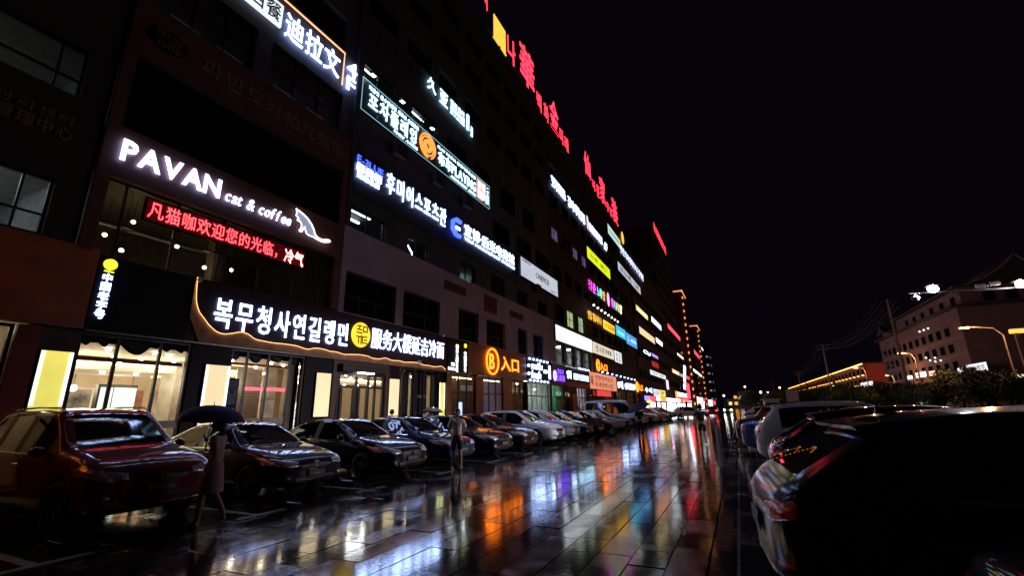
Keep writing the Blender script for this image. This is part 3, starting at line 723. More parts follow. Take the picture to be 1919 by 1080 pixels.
mall = thing('mall_building', 'long dark shopping block with stacked sign bands along the left side', 'building', (FX, 30, 0))
def mpart(name, mb, m, smooth=False):
    o = mb.build(name, m, mall, smooth); o.matrix_parent_inverse = Matrix.Translation((-FX, -30, 0)); return o
def holes(name, m, y0, y1, z0, z1, ops, X=FX, depth=0.22):
    """wall sheet with real openings and reveals"""
    Y = sorted({y0, y1, *[v for o in ops for v in o[:2]]}); Z = sorted({z0, z1, *[v for o in ops for v in o[2:]]})
    mb = MB()
    for a, b in zip(Y, Y[1:]):
        for c, d in zip(Z, Z[1:]):
            ym, zm = (a + b) / 2, (c + d) / 2
            if any(o[0] < ym < o[1] and o[2] < zm < o[3] for o in ops): continue
            mb.quad((X, a, c), (X, b, c), (X, b, d), (X, a, d))
    for a, b, c, d in ops:
        x1 = X - depth
        mb.quad((X, a, c), (x1, a, c), (x1, b, c), (X, b, c)); mb.quad((X, a, d), (X, b, d), (x1, b, d), (x1, a, d))
        mb.quad((X, a, c), (X, a, d), (x1, a, d), (x1, a, c)); mb.quad((X, b, c), (x1, b, c), (x1, b, d), (X, b, d))
    return mpart(name, mb, m)
def window(y0, y1, z0, z1, cols=2, rows=2, glass=None, X=FX - 0.20, fm=None, t=0.045, vs=None, hs=None):
    glass = glass or M_DGL; fm = fm or M_ALU
    vs = vs if vs is not None else [y0 + (y1 - y0) * k / cols for k in range(1, cols)]; hs = hs if hs is not None else [z0 + (z1 - z0) * k / rows for k in range(1, rows)]
    f = MB().box(X - 0.05, X + 0.03, y0, y1, z0, z0 + t).box(X - 0.05, X + 0.03, y0, y1, z1 - t, z1).box(X - 0.05, X + 0.03, y0, y0 + t, z0 + t, z1 - t).box(X - 0.05, X + 0.03, y1 - t, y1, z0 + t, z1 - t)
    for v in vs: f.box(X - 0.045, X + 0.027, v - t / 2, v + t / 2, z0 + t, z1 - t)
    for h in hs: f.box(X - 0.043, X + 0.024, y0 + t, y1 - t, h - t / 2, h + t / 2)
    w = mpart('window', f, fm)
    ye, ze = [y0] + vs + [y1], [z0] + hs + [z1]
    for a, b in zip(ye, ye[1:]):
        for c, d in zip(ze, ze[1:]):
            p = MB().box(X - 0.02, X - 0.012, a + 0.01, b - 0.01, c + 0.01, d - 0.01).build('pane', glass, w); p.matrix_parent_inverse = w.matrix_parent_inverse @ Matrix.Identity(4)
            p.matrix_parent_inverse = Matrix.Identity(4)
    return w
def room(y0, y1, z0, z1, depth, wm, cm, fm, X=FX - 0.28):
    xb = X - depth
    mpart('room_back_wall', MB().quad((xb, y0, z0), (xb, y1, z0), (xb, y1, z1), (xb, y0, z1)), wm)
    mpart('room_ceiling', MB().quad((xb, y0, z1), (xb, y1, z1), (X, y1, z1), (X, y0, z1)), cm)
    mpart('room_floor', MB().quad((xb, y0, z0), (X, y0, z0), (X, y1, z0), (xb, y1, z0)), fm)
    mpart('room_side_wall', MB().quad((xb, y0, z0), (xb, y0, z1), (X, y0, z1), (X, y0, z0)), wm)
    mpart('room_side_wall', MB().quad((xb, y1, z0), (X, y1, z0), (X, y1, z1), (xb, y1, z1)), wm)
    return xb
def lamp_disc(x, y, z, r=0.07, m=None):
    mpart('ceiling_downlight', MB().ball((x, y, z - 0.02), (r * 0.8, r * 0.8, 0.05), 10, 6), m or G_DOWN, True)

TOP = 29.0
mpart('core', MB().box(-60, -23.2, -12, 76, 0, TOP - 0.3), M_UPW)
mpart('roof', MB().box(-23.2, FX - 0.02, -12, 76, TOP - 0.3, TOP), M_UPW)
mpart('parapet', MB().box(FX - 0.3, FX + 0.12, -12, 76, TOP + 0.002, TOP + 0.9), M_UPW)
mpart('gable_end', MB().box(-23.2, FX - 0.3, 75.7, 76, 0, TOP - 0.3), M_UPW)

# --- bay beside the frame edge
holes('wall', M_BRW, -12, 4.72, 5.72, 13.2, [(0.4, 4.12, 5.78, 7.18), (0.4, 4.14, 9.46, 10.84)])
window(0.4, 4.12, 5.78, 7.18, glass=M_GLS, vs=[2.3, 3.62], hs=[6.28]); window(0.4, 4.14, 9.46, 10.84, glass=M_GLS, vs=[2.2, 3.66], hs=[9.98])
xb = room(-1.5, 4.6, 5.5, 7.7, 5.0, mat('office_wall', (0.30, 0.31, 0.31), 0.8), mat('office_ceiling', (0.45, 0.47, 0.47), 0.8), M_FLR)
for y in (0.6, 3.0): mpart('ceiling_tube', MB().box(xb + 1.2, xb + 3.6, y, y + 0.10, 7.60, 7.66), glow('tube_soft', (0.9, 0.97, 1.0), 5.0))
xb = room(-1.5, 4.6, 9.2, 11.2, 5.0, MATS['office_wall'], MATS['office_ceiling'], M_FLR)
mpart('ceiling_tube', MB().box(xb + 1.0, xb + 3.2, 1.3, 1.4, 11.08, 11.14), MATS['tube_soft'])
# --- cafe frame in red-brown cladding (y 4.72 to 12.9)
CX = FX + 0.12
mpart('cafe_pilaster', MB().box(FX - 0.25, CX, 4.74, 5.04, 5.62, 13.22), M_BRN)
mpart('cafe_pilaster', MB().box(FX - 0.25, CX, 12.58, 12.88, 5.62, 13.22), M_BRN)
mpart('cafe_beam', MB().box(FX - 0.25, CX - 0.003, 5.04, 12.58, 7.72, 9.17), M_BRN)
mpart('cafe_beam', MB().box(FX - 0.25, CX - 0.003, 5.04, 12.58, 11.60, 13.22), M_BRN)
mpart('cafe_recess', MB().box(FX - 0.5, FX - 0.30, 5.04, 12.58, 9.17, 11.60), M_BLK)
window(5.04, 12.58, 5.60, 7.72, glass=M_GLS, X=FX - 0.16, vs=[5.55, 6.85, 8.2, 9.55, 10.9, 12.1], hs=[6.55])
cafe_w = mat('cafe_wall', (0.16, 0.13, 0.11), 0.7)
xb = room(5.0, 12.6, 5.58, 7.9, 4.5, cafe_w, mat('cafe_ceiling', (0.20, 0.17, 0.15), 0.7), M_FLR)
for (x, y, z) in ((-15.4, 6.35, 7.2), (-15.9, 5.95, 6.75), (-15.0, 6.05, 6.15), (-15.6, 7.7, 6.9), (-15.1, 8.35, 6.3), (-16.2, 9.9, 6.8)):
    mpart('pendant_lamp', MB().ball((x, y, z), 0.055, 10, 8), glow('warm_bulb', (1.0, 0.72, 0.36), 14.0), True)
    mpart('pendant_cord', MB().tube([(x, y, z + 0.05), (x, y, 7.88)], 0.008, 6), M_ALU)
mpart('ceiling_beam', MB().box(-16.5, -16.42, 5.2, 9.5, 7.2, 7.26), M_LTF)
mpart('column', MB().box(-15.6, -15.2, 8.65, 9.05, 5.58, 7.9), cafe_w)
# --- floors above the cafe
ops = [(5.3, 8.25, 13.4, 15.2), (8.85, 12.3, 13.4, 15.2)]
for z in (18.9, 22.8, 26.2): ops += [(0.6, 4.1, z - 1.4, z + 0.3), (5.4, 8.2, z - 1.4, z + 0.3), (8.9, 12.2, z - 1.4, z + 0.3)]
holes('wall', M_UPW, -12, 12.9, 13.2, TOP, ops)
M_CUR2 = mat('curtained_window', (0.06, 0.055, 0.07), 0.35, var=0.5, scale=0.8)
for k, o in enumerate(ops): window(*o, cols=3 if o[0] > 5 else 2, rows=2, glass=M_CUR2 if k < 2 else M_DGL)
for k, o in enumerate(ops[:2]):
    for j in range(2):
        y = o[0] + 0.35 + j * 1.45; mpart('window_blind', MB().box(FX - 0.185, FX - 0.18, y, y + 0.9, 13.46, 13.62), M_LTF)
# --- pale rendered stretch (y 12.9 to 37.4)
w2 = [(13.2, 16.35, 5.6, 7.36), (16.9, 19.95, 5.6, 7.36), (21.85, 24.15, 5.6, 7.45), (25.15, 27.9, 5.6, 7.4), (29.85, 31.55, 5.6, 7.5), (32.7, 35.0, 5.6, 7.45)]
holes('pale_wall', M_LAV, 12.92, 37.4, 5.56, 9.28, w2, X=FX + 0.10, depth=0.30)
mpart('pale_wall_top', MB().quad((FX - 0.4, 12.92, 9.28), (FX + 0.10, 12.92, 9.28), (FX + 0.10, 37.4, 9.28), (FX - 0.4, 37.4, 9.28)), M_LAV)
mpart('pale_wall_side', MB().quad((FX - 0.4, 12.92, 5.56), (FX + 0.10, 12.92, 5.56), (FX + 0.10, 12.92, 9.28), (FX - 0.4, 12.92, 9.28)), M_LAV)
for k, o in enumerate(w2):
    window(*o, cols=3 if k < 2 else 3, rows=2, X=FX - 0.16, hs=[o[2] + 0.75])
w3 = [(13.3, 15.5, 9.32, 10.35), (17.15, 18.95, 9.32, 10.3), (22.05, 23.9, 9.32, 10.45), (25.95, 28.0, 9.32, 10.7), (30.1, 32.0, 9.32, 10.5), (34.2, 36.2, 9.32, 10.5)]
w5 = [(13.4, 15.6, 17.05, 18.1), (17.0, 19.4, 17.05, 18.1), (20.4, 22.6, 17.05, 18.1), (23.6, 25.8, 17.05, 18.1), (27.5, 30.0, 16.2, 18.1), (31.5, 34.0, 16.2, 18.1)]
w4 = [(26.3, 29.0, 13.4, 15.0), (30.2, 33.0, 13.5, 15.0), (34.0, 36.6, 13.5, 15.0)]
ops = w3 + w4 + w5
for z in (21.8, 24.9, 27.6): ops += [(13.4 + 3.0 * k, 15.6 + 3.0 * k, z - 0.9, z + 0.4) for k in range(8)]
holes('wall', M_UPW, 12.9, 37.4, 9.28, TOP, ops)
for o in ops: window(*o, cols=2, rows=1 if o in w3 or o[2] > 19 else 2, glass=M_GLS if o in w3[:4] + w5[:3] else M_DGL)
M_DIMW = mat('dim_room', (0.05, 0.055, 0.07), 0.8)
for (a, b, z0, z1) in ((12.95, 21.0, 9.3, 10.9), (21.2, 29.5, 9.3, 11.0), (13.0, 23.2, 16.95, 18.6)):
    room(a, b, z0, z1, 3.2, M_DIMW, mat('dim_ceiling', (0.10, 0.11, 0.12), 0.7), M_DIMW)
mpart('ceiling_tube', MB().box(-14.9, -14.8, 13.4, 15.3, 10.6, 10.68), G_TUBE); mpart('ceiling_tube', MB().box(-15.9, -15.8, 13.6, 15.6, 10.7, 10.78), G_TUBE)
mpart('ceiling_light_ring', MB().tube([(-15.2, 17.6, 10.4), (-14.9, 18.2, 10.3), (-14.8, 18.5, 9.9), (-14.8, 18.5, 9.6)], 0.04, 6), G_TUBE)
mpart('exit_sign', MB().box(-15.0, -14.96, 20.4 - 1.6, 20.62 - 1.6, 9.55, 9.66), glow('exit_green', (0.05, 1.0, 0.45), 3.0))
for y in (23.0, 27.0): mpart('ceiling_tube', MB().box(-16.8, -16.7, y - 0.8, y + 0.8, 10.75, 10.82), glow('tube_green', (0.6, 1.0, 0.9), 2.2))
mpart('ceiling_tube', MB().box(-14.75, -14.68, 13.6, 14.6, 18.2, 18.27), MATS['tube_soft']); mpart('ceiling_tube', MB().box(-14.75, -14.68, 17.1, 18.9, 18.2, 18.27), MATS['tube_soft'])
# sign backing panels of the upper storeys
mpart('sign_backing', MB().box(FX, FX + 0.06, 12.95, 30.0, 10.95, 13.15), M_NVY)
mpart('pier', MB().box(FX, FX + 0.14, 12.92, 13.12, 9.3, TOP), M_UPW)
# --- further stretch (y 37.4 to 75.7)
w6 = [(37.8 + 2.85 * k, 40.0 + 2.85 * k, 5.62, 7.4) for k in range(4)]
ops = list(w6) + [(50.5 + 3.2 * k, 52.6 + 3.2 * k, 9.6, 10.9) for k in range(6)] + [(38.2, 40.6, 9.5, 11.1), (41.6, 44.0, 9.4, 11.1), (45.2, 47.4, 9.4, 11.1)]
for z in (14.2, 18.1, 21.6, 24.9): ops += [(38.2 + 3.2 * k, 40.4 + 3.2 * k, z - 0.7, z + 0.7) for k in range(11)]
holes('wall', M_BRW, 37.4, 75.7, 5.56, TOP, ops)
lit = {(38.2, 40.6, 9.5, 11.1), (41.6, 44.0, 9.4, 11.1)}
G_GRW = glow('lit_room_window', (0.62, 0.85, 0.45), 0.35, var=0.9, scale=1.2)
G_VIW = glow('lit_violet_window', (0.5, 0.35, 0.75), 0.10, var=0.9, scale=1.2)
for k, o in enumerate(ops):
    gl = M_GLS if o in w6 else (G_GRW if o in ((41.6, 44.0, 9.4, 11.1), (45.2, 47.4, 9.4, 11.1)) else (G_VIW if k in (24, 26, 27) else M_DGL))
    window(*o, cols=2, rows=1 if o[2] > 12 else 2, glass=gl, fm=M_LTF if o in w6 else M_ALU)
xb = room(37.5, 49.3, 5.4, 7.9, 4.0, mat('white_shop_wall', (0.6, 0.62, 0.64), 0.7), MATS['ceiling_white'], M_FLR)
for y in (39, 41.8, 44.6, 47.4): mpart('ceiling_panel_lamp', MB().box(-16.6, -15.6, y - 0.3, y + 0.5, 7.80, 7.86), glow('white_ceiling_lamp', (0.92, 0.97, 1.0), 7.0))
for y in (37.55, 40.35, 43.2, 46.05, 48.9): mpart('white_pier', MB().box(FX - 0.02, FX + 0.14, y - 0.17, y + 0.17, 5.58, 7.46), M_LTF)
for z in (8.95, 13.0, 16.7, 20.4, 23.6): mpart('string_course', MB().box(FX - 0.02, FX + 0.13, 37.42, 75.7, z, z + 0.22), M_BRW)
for y in (50.0, 62.5, 75.5): mpart('downpipe', MB().tube([(FX + 0.16, y, 5.7), (FX + 0.16, y, TOP)], 0.06, 8), M_ALU)
for (y, z) in [(15.9, 14.3), (19.2, 14.3), (22.4, 14.25), (33.6, 11.3), (36.4, 14.2), (46, 13.5), (55, 13.4), (64, 17.2), (58.5, 10.2), (52.0, 17.3), (41.3, 17.4)]:
    mpart('air_conditioner', MB().box(FX + 0.08, FX + 0.42, y - 0.42, y + 0.42, z - 0.3, z + 0.3), M_BRW)

# --- ground floor: shop fronts
FZ = 3.66                                       # underside of the fascia boards
def shopfront(y0, y1, vs, hs=None, z0=0.14, fm=None, gl=None, X=FX - 0.1):
    return window(y0, y1, z0, FZ, glass=gl or M_GLS, X=X, vs=vs, hs=hs or [], fm=fm, t=0.07)
# left neighbour
shopfront(2.3, 4.10, [3.4], [2.3])
mpart('front_pier', MB().box(FX - 0.3, FX + 0.02, -12, 2.3, 0.14, FZ), M_RED)  # unseen solid wall, added to keep bright shop reflections off the SUV
xb = room(2.2, 4.4, 0.14, 4.3, 5.5, M_CREAM, M_CEIL, M_FLR)
mpart('ceiling_cove', MB().box(-17.5, -16.9, 2.6, 4.2, 3.95, 4.0), G_COVE)
mpart('red_pier', MB().box(FX - 0.3, FX + 0.06, 4.12, 4.52, 0.14, FZ), M_RED)
# noodle restaurant
RZ1 = 3.45
xb = room(4.5, 20.8, 0.14, RZ1, 8.5, M_CREAM, M_CEIL, M_FLR)
shopfront(5.22, 7.80, [6.04, 7.02]); shopfront(8.98, 11.75, [9.55, 10.31, 11.15]); shopfront(16.98, 19.95, [17.3, 18.2, 18.95, 19.62])
mpart('front_pier', MB().box(FX - 0.3, FX - 0.02, 7.80, 8.98, 0.14, FZ), M_BLK)
mpart('front_pier', MB().box(FX - 0.3, FX - 0.02, 4.52, 5.22, 0.14, FZ), M_DWOOD)
mpart('front_pier', MB().box(FX - 0.3, FX - 0.02, 11.75, 13.0, 0.14, FZ), M_BLK)
mpart('front_pier', MB().box(FX - 0.3, FX - 0.02, 16.25, 16.98, 0.14, FZ), M_BLK)
mpart('front_pier', MB().box(FX - 0.3, FX - 0.02, 19.95, 20.75, 0.14, FZ), M_BLK)
# backlit panels on the piers
for k, (a, b, z0, z1, m_) in enumerate(((4.57, 5.18, 1.25, 3.15, G_YEL), (8.2, 8.97, 1.2, 3.11, G_BOX), (12.22, 12.93, 1.5, 3.12, G_BOX), (16.25, 16.95, 1.45, 3.1, G_BOX), (20.13, 20.66, 1.0, 3.1, G_YEL))):
    p = mpart('backlit_panel', MB().box(FX - 0.01, FX + 0.05, a, b, z0, z1), M_ALU)
    q = MB().box(FX + 0.05, FX + 0.056, a + 0.02, b - 0.02, z0 + 0.02, z1 - 0.02).build('lit_face', m_, p)
    if m_ is G_YEL or k == 1:
        for yy in ((a + 0.02, a + 0.09), (b - 0.09, b - 0.02)):
            MB().box(FX + 0.057, FX + 0.063, yy[0], yy[1], lerp(z0, z1, 0.35), z1 - 0.03).build('edge_tube', glow('panel_edge_white', (0.85, 1.0, 0.9) if k != 1 else (0.80, 1.0, 0.35), 1.0), p)
# entrance
mpart('door_surround', MB().box(FX - 0.25, FX + 0.02, 13.02, 13.25, 0.14, 3.2).box(FX - 0.25, FX + 0.02, 16.05, 16.25, 0.14, 3.2).box(FX - 0.25, FX + 0.02, 13.02, 16.25, 3.2, FZ), M_DWOOD)
d = window(13.25, 16.05, 0.14, 3.2, glass=M_GLS, X=FX - 0.1, vs=[13.45, 14.4, 15.1, 15.5], hs=[2.66], t=0.10)
mpart('door_leaf_frame', MB().box(FX - 0.13, FX - 0.03, 13.5, 13.62, 0.2, 2.6).box(FX - 0.13, FX - 0.03, 14.2, 14.34, 0.2, 2.6).box(FX - 0.13, FX - 0.03, 14.46, 14.58, 0.2, 2.6).box(FX - 0.13, FX - 0.03, 14.98, 15.07, 0.2, 2.6), M_ALU)
for y in (14.28, 14.52): mpart('door_handle', MB().tube([(FX + 0.0, y, 0.9), (FX + 0.04, y, 0.95), (FX + 0.04, y, 1.5), (FX + 0.0, y, 1.55)], 0.015, 8), M_CHROME)
mpart('air_curtain', MB().box(FX - 0.05, FX + 0.25, 13.3, 16.0, 3.24, 3.52), M_ALU)
mpart('entrance_lamp', MB().box(FX + 0.02, FX + 0.2, 14.3, 15.1, 3.20, 3.238), glow('entrance_lamp', (0.9, 0.95, 1.0), 9.0))
mpart('door_sticker_bar', MB().box(FX - 0.08, FX - 0.075, 15.45, 15.52, 1.0, 2.0), M_LTF)
# restaurant interior: the ceiling lamps' light
for y in (6.4, 8.6, 10.8, 14.6, 18.4):
    for x in (-16.6, -20.0):
        ld = bpy.data.lights.new('ceiling_light', 'POINT'); ld.energy = (58 if x < -18 else 38) * (1 if y < 16 else 0.35); ld.color = (1.0, 0.84, 0.60); ld.shadow_soft_size = 0.35
        lo = bpy.data.objects.new('ceiling_light', ld); link(lo, mall); lo.matrix_parent_inverse = Matrix.Translation((-FX, -30, 0)); lo.location = (x, y, 2.72)
rnd = random.Random(11)
for y in np.arange(5.2, 20.4, 0.95):
    for x in (-15.2, -16.9, -18.8, -20.8):
        lamp_disc(x + rnd.uniform(-.25, .25), y + rnd.uniform(-.25, .25), RZ1 - 0.02, 0.075)
for (y0, y1, x0, x1) in ((5.2, 9.2, -19.5, -17.2), (9.8, 12.4, -20, -17), (13.5, 19.8, -19.5, -17.4)):
    mpart('dropped_ceiling', MB().box(x0, x1, y0, y1, RZ1 - 0.42, RZ1 - 0.30), M_CEIL)
    for yy in np.arange(y0 + 0.4, y1, 0.9): lamp_disc((x0 + x1) / 2 + 0.5, yy, RZ1 - 0.425, 0.08)
    mpart('cove_strip', MB().box(x1, x1 + 0.05, y0, y1, RZ1 - 0.27, RZ1 - 0.20), G_COVE)
    mpart('cove_strip', MB().box(x0, x1, y0 - 0.05, y0, RZ1 - 0.27, RZ1 - 0.20), G_COVE)
for (y0, y1) in ((9.55, 10.25), (10.45, 11.0)):
    f = mpart('framed_picture', MB().box(-22.69, -22.64, y0 - 1.2, y1 - 1.0, 1.1, 2.75), M_CEIL)
    MB().box(-22.64, -22.63, y0 - 1.13, y1 - 1.07, 1.17, 2.68).build('picture', mat('ink_picture', (0.20, 0.19, 0.18), 0.6, var=0.9, scale=1.6), f)
for k in range(14): mpart('wall_panel', MB().box(-22.76, -22.70, 6.2 + k * 1.02, 6.9 + k * 1.02, 0.3, 2.7), M_WOOD if k % 3 == 1 else mat('stone_panel', (0.40, 0.33, 0.25), 0.5, var=0.4, scale=2.5))
for k in range(5): mpart('pendant_lamp', MB().ball((-19.0, 7.2 + k * 1.6, 2.55), 0.11, 12, 8), glow('warm_globe', (1.0, 0.82, 0.55), 4.0), True); mpart('pendant_cord', MB().tube([(-19.0, 7.2 + k * 1.6, 2.66), (-19.0, 7.2 + k * 1.6, 3.03)], 0.01, 6), M_ALU)
mpart('shelf_unit', MB().box(-16.1, -15.7, 5.35, 5.4, 0.14, 2.9).box(-16.1, -15.7, 5.75, 5.8, 0.14, 2.9).box(-16.1, -15.7, 5.4, 5.75, 1.2, 1.24).box(-16.1, -15.7, 5.4, 5.75, 1.75, 1.79).box(-16.1, -15.7, 5.4, 5.75, 2.3, 2.34).box(-16.1, -15.7, 5.4, 5.75, 2.86, 2.9), M_DWOOD)
mpart('menu_screen', MB().box(-18.0, -17.93, 7.5, 7.80, 0.9, 2.55), G_WHT); mpart('menu_screen', MB().box(-18.0, -17.93, 7.86, 8.45, 0.9, 2.55), G_TV)
mpart('screen_stand', MB().box(-18.2, -18.0, 7.44, 8.5, 0.14, 2.65), M_ALU)
mpart('column', MB().box(-17.9, -17.1, 9.1, 9.75, 0.14, RZ1), mat('marble', (0.42, 0.36, 0.29), 0.3, var=0.25, scale=3))
mpart('column', MB().box(-17.6, -17.0, 12.3, 12.9, 0.14, RZ1), MATS['marble'])
mpart('counter', MB().box(-19.2, -18.4, 10.2, 12.2, 0.14, 1.25), M_WOOD)
mpart('timber_screen', MB().box(-15.9, -15.84, 9.75, 10.15, 0.14, 2.75), M_WOOD)
mpart('blind', MB().box(-16.6, -16.55, 10.9, 11.9, 1.0, 3.3), M_LTF)
for k in range(22): mpart('blind_slat', MB().box(-16.545, -16.535, 10.9, 11.9, 1.02 + k * 0.104, 1.05 + k * 0.104), M_BEI)
mpart('stair_wall', MB().box(-20.5, -17.0, 13.2, 13.4, 0.14, RZ1), M_CREAM)
mpart('drinks_fridge', MB().box(-18.6, -17.9, 14.2, 15.0, 0.14, 2.2), M_LTF); mpart('fridge_window', MB().box(-17.9, -17.89, 14.26, 14.94, 0.4, 2.1), G_WHT)
mpart('drinks_fridge', MB().box(-18.6, -17.9, 15.1, 15.9, 0.14, 2.2), M_LTF); mpart('fridge_window', MB().box(-17.9, -17.89, 15.16, 15.84, 0.4, 2.1), G_WHT)
for k in range(4):
    for y0 in (14.26, 15.16): mpart('fridge_shelf', MB().box(-17.888, -17.87, y0, y0 + 0.68, 0.75 + 0.34 * k, 0.78 + 0.34 * k), M_BEI)
mpart('led_ticker', MB().box(-14.6, -14.55, 9.9, 11.9, 2.42, 2.52), glow('red_led', (1.0, 0.07, 0.10), 2.2))
ps = mpart('poster', MB().box(FX - 0.20, FX - 0.19, 9.05, 9.45, 1.2, 2.75), M_BLK)
MB().box(FX - 0.19, FX - 0.186, 9.09, 9.41, 1.25, 1.85).build('poster_face', mat('poster_cream', (0.5, 0.42, 0.25), 0.6, var=0.6, scale=6), ps)
MB().box(FX - 0.19, FX - 0.186, 9.09, 9.41, 1.95, 2.7).build('poster_face', mat('poster_blue', (0.10, 0.14, 0.24), 0.6, var=0.8, scale=6), ps)
# swag curtains and the frosted band with small lettering
def drape(y0, y1, z0, z1, m_, x=-14.36):
    mb = MB(); n = int((y1 - y0) * 16) + 2
    for i in range(n + 1):
        y = lerp(y0, y1, i / n); dx = 0.04 * math.sin(i * 1.9) + 0.015 * math.sin(i * 0.7); mb.v += [(x + dx, y, z0), (x + dx * 0.8, y, z1)]
    for i in range(n): mb.f.append((2 * i, 2 * i + 2, 2 * i + 3, 2 * i + 1))
    mpart('drape', mb, m_, True)
def swag(y0, y1, ztop, drop, n=1, x=-14.32):
    mb = MB(); seg, rows = 12, 7
    for k in range(n):
        a, b = y0 + (y1 - y0) * k / n, y0 + (y1 - y0) * (k + 1) / n; base = len(mb.v)
        for j in range(rows + 1):
            for i in range(seg + 1):
                u = i / seg; s = 1 - (2 * u - 1) ** 2; t = j / rows
                mb.v.append((x + 0.05 * s + 0.05 * math.sin(j * 2.6 + i * 0.4) * s, lerp(a, b, u), ztop - t * (0.10 + drop * s)))
        for j in range(rows):
            for i in range(seg):
                q = base + j * (seg + 1) + i; mb.f.append((q, q + 1, q + seg + 2, q + seg + 1))
    mpart('swag_curtain', mb, M_CURT, True)
swag(5.25, 6.0, 3.72, 0.26, 2); swag(6.08, 6.98, 3.74, 0.42); swag(7.06, 7.8, 3.72, 0.24, 2); swag(9.0, 9.5, 3.7, 0.28); swag(9.6, 10.3, 3.72, 0.34); swag(10.35, 11.1, 3.72, 0.26); swag(11.2, 11.7, 3.7, 0.25)
mpart('pelmet_trim', MB().box(-14.42, -14.40, 5.25, 7.8, 3.02, 3.12), M_ORTR); mpart('pelmet_trim', MB().box(-14.42, -14.40, 9.0, 11.7, 3.2, 3.28), M_ORTR)
drape(11.35, 11.75, 0.3, 3.6, M_BEI); drape(17.05, 18.1, 0.2, 3.6, M_DCUR); drape(18.3, 19.6, 0.2, 3.6, M_DCUR)
for a, b in ((7.08, 7.75), (9.6, 10.26), (10.36, 11.1), (18.98, 19.6)):
    bd = mpart('frosted_band', MB().box(FX - 0.085, FX - 0.080, a, b, 1.32, 1.52), mat('frosted', (0.55, 0.45, 0.33), 0.7))
# tables and chairs inside
for (x, y) in ((-16.0, 6.6), (-16.2, 7.4), (-15.7, 10.0), (-16.0, 11.2), (-15.8, 17.8), (-16.0, 19.2)):
    mpart('dining_table', MB().box(x - 0.4, x + 0.4, y - 0.3, y + 0.3, 0.86, 0.90).box(x - 0.05, x + 0.05, y - 0.05, y + 0.05, 0.14, 0.86), M_WOOD)
# shops further along: rooms and fronts
FRONTS = [  # y0, y1, wall colour, lamp colour, strength, frame, mullions, transom
 (21.3, 24.0, (0.10, 0.05, 0.03), (1.0, 0.80, 0.5), 2.0, 'dk', 2), (24.9, 27.6, (0.14, 0.10, 0.14), (1.0, 0.75, 0.85), 2.0, 'dk', 2), (28.9, 31.3, (0.30, 0.22, 0.12), (1.0, 0.8, 0.5), 1.2, 'dk', 2),
 (31.6, 36.3, (0.45, 0.50, 0.48), (0.9, 1.0, 0.97), 5.0, 'lt', 4), (36.6, 39.6, (0.10, 0.40, 0.20), (0.7, 1.0, 0.8), 5.0, 'lt', 2), (39.9, 43.2, (0.35, 0.12, 0.10), (1.0, 0.8, 0.85), 4.0, 'dk', 3),
 (43.4, 47.2, (0.5, 0.45, 0.48), (1.0, 0.9, 1.0), 5.0, 'dk', 3), (47.5, 53.5, (0.45, 0.06, 0.03), (1.0, 0.55, 0.35), 3.5, 'dk', 3), (53.7, 59.4, (0.2, 0.15, 0.12), (1.0, 0.85, 0.7), 1.5, 'dk', 3),
 (59.8, 66.0, (0.25, 0.2, 0.16), (1.0, 0.85, 0.65), 1.5, 'dk', 3), (66.3, 71.8, (0.18, 0.12, 0.08), (1.0, 0.75, 0.5), 1.5, 'dk', 3), (72.2, 75.5, (0.3, 0.2, 0.1), (1.0, 0.8, 0.5), 2.0, 'dk', 2)]
for i, (a, b, wc, lc, ls, fk, n) in enumerate(FRONTS):
    shopfront(a, b, [lerp(a, b, (k + 1) / (n + 1)) for k in range(n)], [2.62], fm=M_LTF if fk == 'lt' else M_ALU)
    xb = room(a - 0.1, b + 0.1, 0.14, 3.9, 4.5, mat('shop_wall_%s' % 'abcdefghijklm'[i], wc, 0.7), M_CEIL, M_FLR)
    for y in np.arange(a + 0.6, b, 1.4):
        mpart('ceiling_panel_lamp', MB().box(-16.3, -15.6, y - 0.2, y + 0.2, 3.82, 3.88), glow('shop_lamp_%s' % 'abcdefghijklm'[i], lc, ls * 3.6))
    mpart('shop_counter', MB().box(-17.6, -17.0, lerp(a, b, .25), lerp(a, b, .75), 0.14, 1.1), M_WOOD)
    mpart('shop_shelf', MB().box(xb + 0.05, xb + 0.4, lerp(a, b, .1), lerp(a, b, .9), 1.2, 1.26).box(xb + 0.05, xb + 0.4, lerp(a, b, .1), lerp(a, b, .9), 1.8, 1.86).box(xb + 0.05, xb + 0.4, lerp(a, b, .1), lerp(a, b, .9), 2.4, 2.46), M_BEI)
edges = [20.75] + [v for f in FRONTS for v in f[:2]] + [75.7]
for k in range(0, len(edges), 2):
    a, b = edges[k], edges[k + 1]
    if b - a > 0.05: mpart('front_pier', MB().box(FX - 0.3, FX + 0.02, a, b, 0.14, FZ), M_RED if a < 30 else M_BLK)
mpart('timber_post', MB().box(FX + 0.02, FX + 0.12, 20.72, 21.22, 0.14, FZ), M_WOOD)
for y in (21.5, 25.1): mpart('cove_strip', MB().box(FX - 0.16, FX - 0.12, y, y + 2.2, 3.42, 3.47), G_COVE)
mpart('doorway_glow', MB().box(-16.0, -15.95, 25.6, 26.7, 0.5, 2.5), glow('cold_doorway', (0.75, 0.85, 1.0), 2.2, var=0.6, scale=1.5))
mpart('notice_board', MB().box(FX - 0.02, FX + 0.03, 29.1, 30.3, 0.9, 2.55), mat('kraft', (0.42, 0.28, 0.12), 0.6, var=0.4, scale=3))
mpart('screen_lit', MB().box(FX - 0.2, FX - 0.17, 22.3, 22.75, 0.9, 2.1), glow('blue_screen', (0.35, 0.45, 1.0), 1.5, var=0.6, scale=2.5))
mpart('red_door_curtain', MB().box(FX + 0.0, FX + 0.05, 51.0, 55.2, 0.2, 2.55), mat('red_cloth', (0.55, 0.05, 0.02), 0.8))
